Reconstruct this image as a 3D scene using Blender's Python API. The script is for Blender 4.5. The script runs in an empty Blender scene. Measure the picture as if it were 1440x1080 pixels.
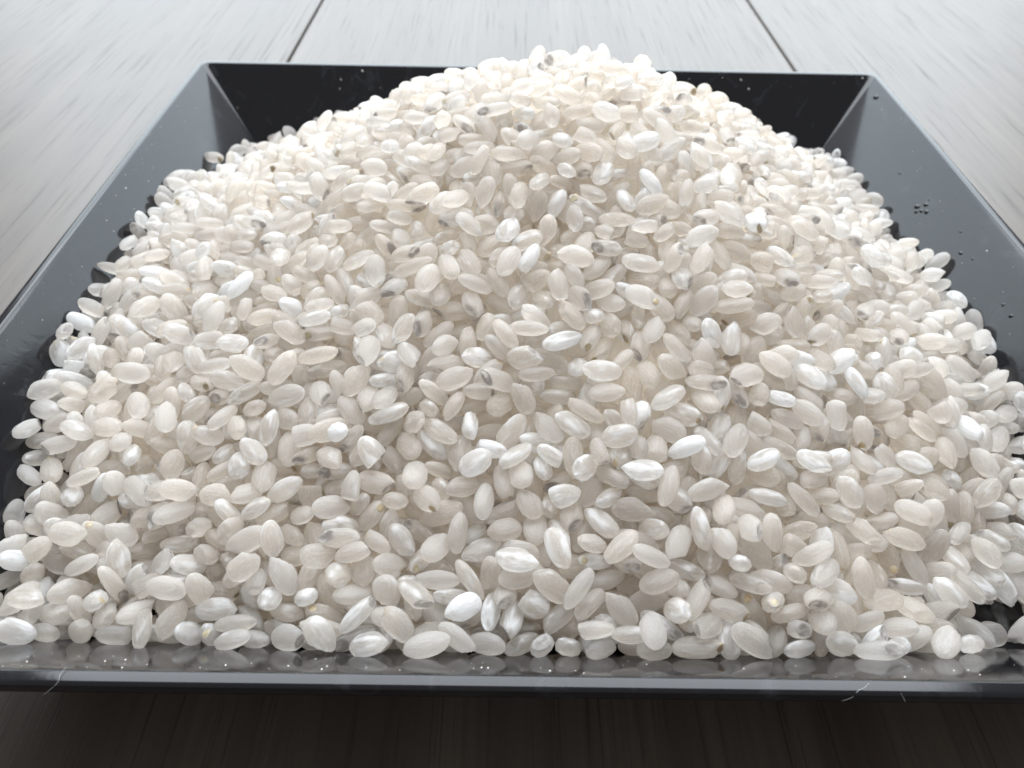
import bpy, math, random
import numpy as np
from mathutils import Vector, Matrix, Quaternion

# ---------------------------------------------------------------- camera, world, light, exposure
SC = bpy.context.scene
COL = SC.collection
MM = 0.001
CAM_LOC = (-7.28278, -128.19091, 76.97526)                     # millimetres, plate centre at the origin, rim top at z = 0
CAM_ROT = ((0.99984796, 0.00360726, 0.01705997),               # rows: image right, image down, forward
           (0.01533161, -0.64792284, -0.76155166),
           (0.00830643, 0.76169743, -0.64787963))
cam_data = bpy.data.cameras.new('camera')
cam = bpy.data.objects.new('camera', cam_data)
COL.objects.link(cam)
r, d, f = (Vector(v) for v in CAM_ROT)
m = Matrix((r, -d, -f)).transposed().to_4x4()
m.translation = Vector(CAM_LOC) * MM
cam.matrix_world = m
cam_data.sensor_width = 36.0
cam_data.lens = 30.0
cam_data.clip_start = 0.005
cam_data.clip_end = 20.0
cam_data.dof.use_dof = True
cam_data.dof.focus_distance = 0.108
cam_data.dof.aperture_fstop = 46.0
SC.camera = cam

world = bpy.data.worlds.new('World')
SC.world = world
world.use_nodes = True
bg = world.node_tree.nodes['Background']
bg.inputs['Color'].default_value = (0.97, 0.975, 1.0, 1)
bg.inputs['Strength'].default_value = 0.26

def area_light(name, loc, target, sx, sy, power, color):
    l = bpy.data.lights.new(name, 'AREA')
    l.shape = 'RECTANGLE'
    l.size, l.size_y = sx, sy
    l.energy = power
    l.color = color
    o = bpy.data.objects.new(name, l)
    COL.objects.link(o)
    o.location = loc
    o.rotation_euler = (Vector(target) - Vector(loc)).to_track_quat('-Z', 'Y').to_euler()
    return o
area_light('window_light', (0.0, 1.20, 0.46), (0, 0, 0), 1.75, 0.70, 7.8, (0.81, 0.925, 1.0))
area_light('upper_window_light', (0.0, 0.61, 0.975), (0, 0, 0), 1.3, 0.95, 17.5, (0.87, 0.93, 1.0))

SC.view_settings.view_transform = 'Standard'
SC.view_settings.look = 'None'
SC.view_settings.exposure = 1.0
SC.view_settings.gamma = 1.0
SC.render.engine = 'CYCLES'
SC.cycles.max_bounces = 32
SC.cycles.diffuse_bounces = 20
SC.cycles.glossy_bounces = 8
SC.cycles.transmission_bounces = 20

# ---------------------------------------------------------------- helpers
def tag(o, label=None, cat=None, group=None, kind=None):
    if label: o['label'] = label
    if cat: o['category'] = cat
    if group: o['group'] = group
    if kind: o['kind'] = kind
    return o

def obj(name, mesh, mat=None, parent=None):
    if mat is not None and not mesh.materials:
        mesh.materials.append(mat)
    o = bpy.data.objects.new(name, mesh)
    COL.objects.link(o)
    if parent: o.parent = parent
    return o

def mesh_of(name, V, F, smooth=True):
    me = bpy.data.meshes.new(name)
    me.from_pydata([tuple(v) for v in V], [], F)
    me.update()
    if smooth:
        me.polygons.foreach_set('use_smooth', [True] * len(me.polygons))
    return me

class NT:
    """tiny node-tree helper"""
    def __init__(self, name):
        self.m = bpy.data.materials.new(name)
        self.m.use_nodes = True
        self.t = self.m.node_tree
        self.b = self.t.nodes['Principled BSDF']
    def n(self, kind, **kw):
        nd = self.t.nodes.new(kind)
        for k, v in kw.items():
            if k.startswith('_'):
                setattr(nd, k[1:], v)
        return nd
    def l(self, a, b):
        self.t.links.new(a, b)
    def val(self, sock, v):
        if isinstance(v, (int, float, tuple)):
            sock.default_value = v
        else:
            self.l(v, sock)
    def math(self, op, a, b=0.0, clamp=False):
        nd = self.n('ShaderNodeMath', _operation=op, _use_clamp=clamp)
        self.val(nd.inputs[0], a); self.val(nd.inputs[1], b)
        return nd.outputs[0]
    def vmath(self, op, a, b):
        nd = self.n('ShaderNodeVectorMath', _operation=op)
        self.val(nd.inputs[0], a); self.val(nd.inputs[1], b)
        return nd.outputs[0]
    def mix(self, fac, a, b):
        nd = self.n('ShaderNodeMix', _data_type='RGBA')
        self.val(nd.inputs['Factor'], fac); self.val(nd.inputs['A'], a); self.val(nd.inputs['B'], b)
        return nd.outputs['Result']
    def mixf(self, fac, a, b):
        nd = self.n('ShaderNodeMix', _data_type='FLOAT')
        self.val(nd.inputs[0], fac); self.val(nd.inputs[2], a); self.val(nd.inputs[3], b)
        return nd.outputs[0]
    def noise(self, vec, scale, detail=2.0, rough=0.5, dist=0.0):
        nd = self.n('ShaderNodeTexNoise')
        self.val(nd.inputs['Vector'], vec)
        nd.inputs['Scale'].default_value = scale
        nd.inputs['Detail'].default_value = detail
        nd.inputs['Roughness'].default_value = rough
        nd.inputs['Distortion'].default_value = dist
        return nd.outputs['Fac']
    def ramp(self, fac, lo, hi, a=0.0, b=1.0):
        nd = self.n('ShaderNodeMapRange', _interpolation_type='SMOOTHSTEP')
        self.val(nd.inputs['Value'], fac)
        nd.inputs['From Min'].default_value = lo; nd.inputs['From Max'].default_value = hi
        nd.inputs['To Min'].default_value = a; nd.inputs['To Max'].default_value = b
        return nd.outputs['Result']
    def bump(self, height, dist, strength=1.0, normal=None):
        nd = self.n('ShaderNodeBump')
        self.val(nd.inputs['Height'], height)
        nd.inputs['Distance'].default_value = dist
        nd.inputs['Strength'].default_value = strength
        if normal is not None: self.l(normal, nd.inputs['Normal'])
        return nd.outputs['Normal']
    def attr(self, name):
        return self.n('ShaderNodeAttribute', _attribute_name=name)

# ---------------------------------------------------------------- materials
def rice_material():
    k = NT('rice')
    gl = k.attr('grain_local').outputs['Vector']
    ra = k.attr('grain_random')
    sep = k.n('ShaderNodeSeparateXYZ'); k.l(ra.outputs['Vector'], sep.inputs[0])
    r1, r2, r3 = sep.outputs
    notch = k.attr('notch').outputs['Fac']
    off = k.n('ShaderNodeCombineXYZ')
    k.l(k.math('MULTIPLY', r3, 91.0), off.inputs[0]); k.l(k.math('MULTIPLY', r1, 57.0), off.inputs[1])
    p = k.vmath('ADD', gl, off.outputs[0])
    # chalky clouds inside the grain, strong in a few grains
    cloud = k.noise(k.vmath('MULTIPLY', p, (0.8, 1.1, 1.1)), 1.0, 2.0)
    chalk = k.math('ADD', cloud, k.math('MULTIPLY', k.math('SUBTRACT', r2, 0.5), 0.42))
    chalk = k.ramp(chalk, 0.55, 0.80)
    clear = k.mix(r1, (0.975, 0.924, 0.858, 1), (0.982, 0.951, 0.912, 1))
    col = k.mix(chalk, clear, (0.97, 0.968, 0.958, 1))
    # faint lengthwise streaks and a crystalline speckle
    streak = k.noise(k.vmath('MULTIPLY', p, (0.9, 5.0, 5.0)), 1.0, 3.0, 0.6)
    fine = k.noise(k.vmath('MULTIPLY', p, (8.0, 9.0, 9.0)), 1.0, 3.0, 0.65)
    col = k.mix(k.ramp(streak, 0.45, 0.75, 0.0, 0.35), col, (0.975, 0.972, 0.965, 1))
    col = k.mix(k.ramp(fine, 0.56, 0.72, 0.0, 0.7), col, (0.985, 0.985, 0.98, 1))
    # where the germ has come away the hollow is greyish
    hollow = k.math('MULTIPLY', k.ramp(notch, 0.1, 0.55), k.ramp(k.noise(p, 1.6, 1.0), 0.3, 0.6, 0.3, 1.0))
    col = k.mix(hollow, col, (0.40, 0.37, 0.345, 1))
    k.l(col, k.b.inputs['Base Color'])
    k.b.inputs['IOR'].default_value = 1.36
    k.b.inputs['Roughness'].default_value = 0.26
    # the clear grain lets light straight through, the chalk scatters it
    grain = k.math('MAXIMUM', k.ramp(streak, 0.50, 0.68), k.ramp(fine, 0.53, 0.64))
    milky = k.math('MAXIMUM', chalk, k.math('MULTIPLY', grain, k.mixf(r1, 0.36, 0.12)))
    clearness = k.math('MULTIPLY', k.mixf(milky, k.mixf(r3, 0.88, 0.68), 0.36), k.math('SUBTRACT', 1.0, k.math('MULTIPLY', hollow, 0.8)))
    k.l(clearness, k.b.inputs['Transmission Weight'])
    soft = k.noise(k.vmath('MULTIPLY', p, (2.6, 2.4, 2.4)), 1.0, 1.0)
    h = k.math('ADD', k.math('MULTIPLY', streak, 0.6), k.math('MULTIPLY', soft, 0.5))
    h = k.math('ADD', h, k.math('MULTIPLY', fine, 0.4))
    nrm = k.bump(h, 0.00026, 0.8)
    k.l(nrm, k.b.inputs['Normal'])
    tr = k.n('ShaderNodeBsdfTranslucent')
    k.l(col, tr.inputs['Color'])
    mx = k.n('ShaderNodeMixShader')
    k.l(k.mixf(milky, 0.38, 0.36), mx.inputs[0])
    k.l(k.b.outputs[0], mx.inputs[1]); k.l(tr.outputs[0], mx.inputs[2])
    k.l(mx.outputs[0], k.t.nodes['Material Output'].inputs['Surface'])
    return k.m

def germ_material(name, a, b):
    k = NT(name)
    tc = k.n('ShaderNodeTexCoord')
    n1 = k.noise(tc.outputs['Object'], 900.0, 3.0, 0.6)
    k.l(k.mix(k.ramp(n1, 0.35, 0.65), a, b), k.b.inputs['Base Color'])
    k.b.inputs['Roughness'].default_value = 0.55
    k.b.inputs['Subsurface Weight'].default_value = 0.35
    k.b.inputs['Subsurface Radius'].default_value = (1, .8, .5)
    k.b.inputs['Subsurface Scale'].default_value = 0.0005
    k.l(k.bump(n1, 0.0001, 0.6), k.b.inputs['Normal'])
    return k.m

def plate_material():
    k = NT('black_plate')
    tc = k.n('ShaderNodeTexCoord').outputs['Object']
    n1 = k.noise(tc, 55.0, 4.0, 0.6)
    n2 = k.noise(tc, 900.0, 3.0, 0.6)
    smear = k.noise(k.vmath('MULTIPLY', tc, (1.0, 0.45, 1.0)), 160.0, 4.0, 0.65, 1.5)
    k.l(k.mix(k.ramp(smear, 0.54, 0.8, 0.0, 0.6), (0.005, 0.005, 0.0065, 1), (0.034, 0.036, 0.040, 1)), k.b.inputs['Base Color'])
    k.l(k.math('ADD', k.ramp(n1, 0.3, 0.7, 0.08, 0.14), k.ramp(smear, 0.5, 0.8, 0.0, 0.07)), k.b.inputs['Roughness'])
    k.b.inputs['IOR'].default_value = 1.39
    pit = k.ramp(k.noise(tc, 420.0, 2.0, 0.5), 0.30, 0.42)
    h = k.math('ADD', k.math('MULTIPLY', n2, 0.25), k.math('MULTIPLY', pit, 0.2))
    k.l(k.bump(h, 0.00004, 0.35), k.b.inputs['Normal'])
    return k.m

def wood_material():
    k = NT('dark_wood')
    tc = k.n('ShaderNodeTexCoord').outputs['Object']
    inf = k.n('ShaderNodeObjectInfo')
    off = k.n('ShaderNodeCombineXYZ'); k.l(k.math('MULTIPLY', inf.outputs['Random'], 3.0), off.inputs[1])
    p = k.vmath('ADD', tc, off.outputs[0])
    broad = k.noise(k.vmath('MULTIPLY', p, (1.0, 0.05, 1.0)), 40.0, 4.0, 0.6, 1.2)
    fibre = k.noise(k.vmath('MULTIPLY', p, (1.0, 0.010, 1.0)), 900.0, 4.0, 0.65, 0.4)
    pores = k.noise(k.vmath('MULTIPLY', p, (1.0, 0.012, 1.0)), 1700.0, 3.0, 0.6, 0.3)
    pore = k.ramp(pores, 0.56, 0.70)
    c = k.mix(k.ramp(broad, 0.3, 0.7), (0.064, 0.047, 0.037, 1), (0.116, 0.095, 0.075, 1))
    c = k.mix(k.ramp(fibre, 0.35, 0.7, 0.0, 0.7), c, (0.070, 0.056, 0.044, 1))
    c = k.mix(k.math('MULTIPLY', pore, 0.75), c, (0.030, 0.024, 0.019, 1))
    k.l(c, k.b.inputs['Base Color'])
    k.l(k.math('ADD', k.ramp(broad, 0.25, 0.75, 0.39, 0.43), k.math('MULTIPLY', pore, 0.15)), k.b.inputs['Roughness'])
    k.b.inputs['IOR'].default_value = 1.55
    h = k.math('SUBTRACT', k.math('MULTIPLY', fibre, 0.7), k.math('MULTIPLY', pore, 0.7))
    k.l(k.bump(h, 0.00018, 0.2), k.b.inputs['Normal'])
    return k.m

def plain(name, color, rough, sss=0.0):
    k = NT(name)
    tc = k.n('ShaderNodeTexCoord').outputs['Object']
    n1 = k.noise(tc, 700.0, 3.0)
    k.l(k.mix(n1, tuple(c * 0.85 for c in color) + (1,), tuple(min(1, c * 1.1) for c in color) + (1,)), k.b.inputs['Base Color'])
    k.b.inputs['Roughness'].default_value = rough
    return k.m

M_RICE = rice_material()
M_GERM = germ_material('brown_germ', (0.36, 0.28, 0.165, 1), (0.56, 0.47, 0.31, 1))
M_GREY = germ_material('grey_germ', (0.24, 0.225, 0.22, 1), (0.42, 0.40, 0.39, 1))
M_PLATE = plate_material()
M_WOOD = wood_material()
M_GAP = plain('groove_shadow_board', (0.05, 0.04, 0.034), 0.6)
M_DUST = plain('rice_flour', (0.75, 0.72, 0.66), 0.7)
M_FIBRE = plain('white_lint', (0.42, 0.42, 0.43), 0.6)

# ---------------------------------------------------------------- table of grooved planks
TABLE_Z = -24.0
def bevel_box(x0, x1, y0, y1, z0, z1, b):
    """a board with its long top edges eased"""
    V = []
    for y in (y0, y1):
        V += [(x0, y, z0), (x1, y, z0), (x1, y, z1 - b), (x1 - b * .35, y, z1 - b * .3), (x1 - b, y, z1), (x0 + b, y, z1), (x0 + b * .35, y, z1 - b * .3), (x0, y, z1 - b)]
    n = 8
    F = [tuple((i, (i + 1) % n, (i + 1) % n + n, i + n)) for i in range(n)]
    F = [f[::-1] for f in F] + [tuple(range(n)), tuple(range(2 * n - 1, n - 1, -1))]
    return [Vector(v) * MM for v in V], F
table = bpy.data.objects.new('wooden_table', None)
COL.objects.link(table)
table.location = (0, 0, TABLE_Z * MM)
tag(table, 'dark wood table top of wide grooved planks beneath the black plate', 'table')
EDGES = [-576.0, -410.5, -245.0, -79.5, 86.0, 251.5, 417.0, 582.5]
for a, b in zip(EDGES[:-1], EDGES[1:]):
    V, F = bevel_box(a + 0.35, b - 0.35, -320, 700, -18, 0, 0.7)
    obj('plank', mesh_of('plank', V, F, False), M_WOOD, table)
V, F = bevel_box(EDGES[0], EDGES[-1], -318, 698, -24, -18.2, 0.5)
obj('backing_board', mesh_of('backing_board', V, F, False), M_GAP, table)

# ---------------------------------------------------------------- square black plate
HALF = 84.0
K = 1.18
# (inset from the outer edge, z, corner radius) from the inner floor outwards and down to the foot
RIM = [(1.75, -0.22), (1.64, -0.09), (1.52, -0.02), (1.4, 0.0), (1.0, 0.003), (0.5, 0.0), (0.34, -0.03), (0.18, -0.12), (0.05, -0.32), (0.0, -0.65), (0.0, -1.0), (0.08, -1.5), (0.35, -1.85), (0.8, -2.0)]
WALL_IN = [(19.2, -19.95), (18.5, -19.6), (17.9, -19.05), (15.0, -15.62), (10.0, -9.72), (5.0, -3.95), (2.2, -0.66), (1.9, -0.36), (1.75, -0.22)]
OUT = [(0.8, -2.0), (1.2, -2.1), (6.0, -7.7), (12.0, -14.8), (18.5, -22.4), (19.2, -23.2), (20.0, -23.9)]
NC = 8
def ring(inset, z):
    h = HALF - inset
    rad = max(0.35, 2.2 - 0.10 * inset)
    side = []
    P = []
    for c in range(4):                        # corners: (+,+) (-,+) (-,-) (+,-)
        sx, sy = ((1, 1), (-1, 1), (-1, -1), (1, -1))[c]
        a0 = c * math.pi / 2
        cx, cy = sx * (h - rad), sy * (h - rad)
        for i in range(NC + 1):
            a = a0 + (math.pi / 2) * i / NC
            P.append((cx + rad * math.cos(a), cy + rad * math.sin(a), z))
    return P                                   # 4*(NC+1) points
def loops_mesh(name, prof, sel=None):
    rings = [ring(i, z) for i, z in prof]
    n = len(rings[0])
    V = [v for rg in rings for v in rg]
    F = []
    for j in range(len(rings) - 1):
        for i in range(n):
            if sel is not None and i not in sel: continue
            F.append((j * n + i, j * n + (i + 1) % n, (j + 1) * n + (i + 1) % n, (j + 1) * n + i))
    used = sorted({i for f in F for i in f})
    remap = {o: k for k, o in enumerate(used)}
    me = mesh_of(name, [Vector(V[i]) * MM for i in used], [tuple(remap[i] for i in f) for f in F])
    return me
plate = bpy.data.objects.new('square_plate', None)
COL.objects.link(plate)
plate.location = (0, 0, TABLE_Z * MM)
tag(plate, 'square black glossy plate with sloping sides holding the heap of rice', 'plate')
def plate_part(name, me):
    me.transform(Matrix.Translation((0, 0, -TABLE_Z * MM)))
    return obj(name, me, M_PLATE, plate)
n_ring = 4 * (NC + 1)
for c in range(4):
    s = c * (NC + 1)
    # half of one corner, the straight run after it, half of the next corner
    sel = {(s + NC // 2 + i) % n_ring for i in range(NC + 1)}
    plate_part('side', loops_mesh('side', WALL_IN, sel))
plate_part('rim', loops_mesh('rim', RIM))
plate_part('underside', loops_mesh('underside', OUT))
fl = ring(19.2, -19.95)
plate_part('floor', mesh_of('floor', [Vector(v) * MM for v in fl], [tuple(range(len(fl)))], False))
fo = ring(20.0, -23.9)
plate_part('foot', mesh_of('foot', [Vector(v) * MM for v in fo], [tuple(range(len(fo)))[::-1]], False))

def wall_point(side, along, down):
    """a point on the inner face of one side: along it and down the slope (horizontal inset), with its normal"""
    ins = 2.0 + down
    z = -0.45 - K * down
    h = HALF - ins
    nx = K / math.hypot(1, K); nz = 1 / math.hypot(1, K)
    if side == 'right': return Vector((h, along, z)), Vector((-nx, 0, nz))
    if side == 'left': return Vector((-h, along, z)), Vector((nx, 0, nz))
    if side == 'back': return Vector((along, h, z)), Vector((0, -nx, nz))
    return Vector((along, -h, z)), Vector((0, nx, nz))

def drop_mesh(name, rx, ry, hgt, seed, nu=10, nv=5):
    rnd = random.Random(seed)
    V = []; F = []
    for j in range(nv):
        a = (math.pi / 2) * j / nv
        for i in range(nu):
            t = 2 * math.pi * i / nu
            w = 1 + 0.12 * math.sin(2 * t + seed) + rnd.uniform(-.04, .04)
            V.append((rx * math.cos(a) * math.cos(t) * w, ry * math.cos(a) * math.sin(t) * w, hgt * math.sin(a) - 0.05))
    V.append((0, 0, hgt - 0.05))
    for j in range(nv - 1):
        for i in range(nu):
            F.append((j * nu + i, j * nu + (i + 1) % nu, (j + 1) * nu + (i + 1) % nu, (j + 1) * nu + i))
    for i in range(nu):
        F.append(((nv - 1) * nu + i, (nv - 1) * nu + (i + 1) % nu, len(V) - 1))
    return mesh_of(name, [Vector(v) * MM for v in V], F)
# ---------------------------------------------------------------- small marks on the plate: blisters, lint, flour specks
BLISTERS = [(28.4, 5.58, .62), (27.2, 4.62, .55), (26.4, 5.47, .5), (25.2, 5.05, .55), (27.2, 5.99, .5), (27.8, 3.94, .3), (41.5, 4.83, .38), (14.0, 3.34, .3),
            (9.0, 4.74, .45), (5.8, 4.08, .3), (-8.2, 4.44, .36), (-11.4, 4.49, .4), (-27.6, 8.62, .35), (72.8, 1.22, .7), (22.0, 3.78, .22), (11.5, 1.06, .2)]
for i, (al, dn, rr) in enumerate(BLISTERS):
    p, nrm = wall_point('right', al, dn)
    o = obj('blister', drop_mesh('blister', rr * 1.25, rr, rr * 0.7, i), M_PLATE, plate)
    o.location = (p - Vector((0, 0, TABLE_Z))) * MM
    o.rotation_euler = nrm.to_track_quat('Z', 'Y').to_euler()

def tube(name, pts, rad, mat):
    V = []; F = []; n = 5
    pts = [Vector(p) for p in pts]
    for j, p in enumerate(pts):
        t = (pts[min(j + 1, len(pts) - 1)] - pts[max(j - 1, 0)]).normalized()
        a = t.orthogonal().normalized(); b = t.cross(a)
        w = rad * (0.35 if j in (0, len(pts) - 1) else 1.0)
        for i in range(n):
            th = 2 * math.pi * i / n
            V.append((p + (a * math.cos(th) + b * math.sin(th)) * w) * MM)
    for j in range(len(pts) - 1):
        for i in range(n):
            F.append((j * n + i, j * n + (i + 1) % n, (j + 1) * n + (i + 1) % n, (j + 1) * n + i))
    return obj(name, mesh_of(name, V, F), mat)
def curve(ctrl, n=14):
    C = [Vector(c) for c in ctrl]; C = [C[0]] + C + [C[-1]]
    out = []
    for s in range(len(C) - 3):
        a, b, c, d = C[s:s + 4]
        for q in range(n):
            t = q / n
            out.append(0.5 * ((2 * b) + (c - a) * t + (2 * a - 5 * b + 4 * c - d) * t * t + (3 * b - a - 3 * c + d) * t ** 3))
    out.append(C[-2])
    return out
tag(tube('lint_fibre', curve([(-52.2, -84.2, -1.5), (-51.3, -84.05, -.7), (-50.5, -83.7, .02), (-50.5, -82.9, .18), (-50.2, -82.2, .25)]), .026, M_FIBRE),
    'fine white lint fibre curling over the front rim near the left corner', 'lint', 'lint fibres on the rim')
tag(tube('lint_fibre', curve([(26.5, -84.1, -1.0), (27.4, -84.0, -.5), (28.0, -83.6, .05), (28.7, -83.3, .06), (29.3, -82.8, .1)]), .03, M_FIBRE),
    'longer pale lint fibre lying aslant on the front rim right of centre', 'lint', 'lint fibres on the rim')
tag(tube('lint_fibre', curve([(32.2, -83.75, -.05), (32.5, -84.02, -.5), (32.8, -84.12, -1.0)]), .026, M_FIBRE),
    'shortest pale lint fibre on the front rim, rightmost of the three', 'lint', 'lint fibres on the rim')

# ---------------------------------------------------------------- rice: resting poses of every grain (position, rotation, kind), settled under gravity
N_BIG = 300
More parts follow.
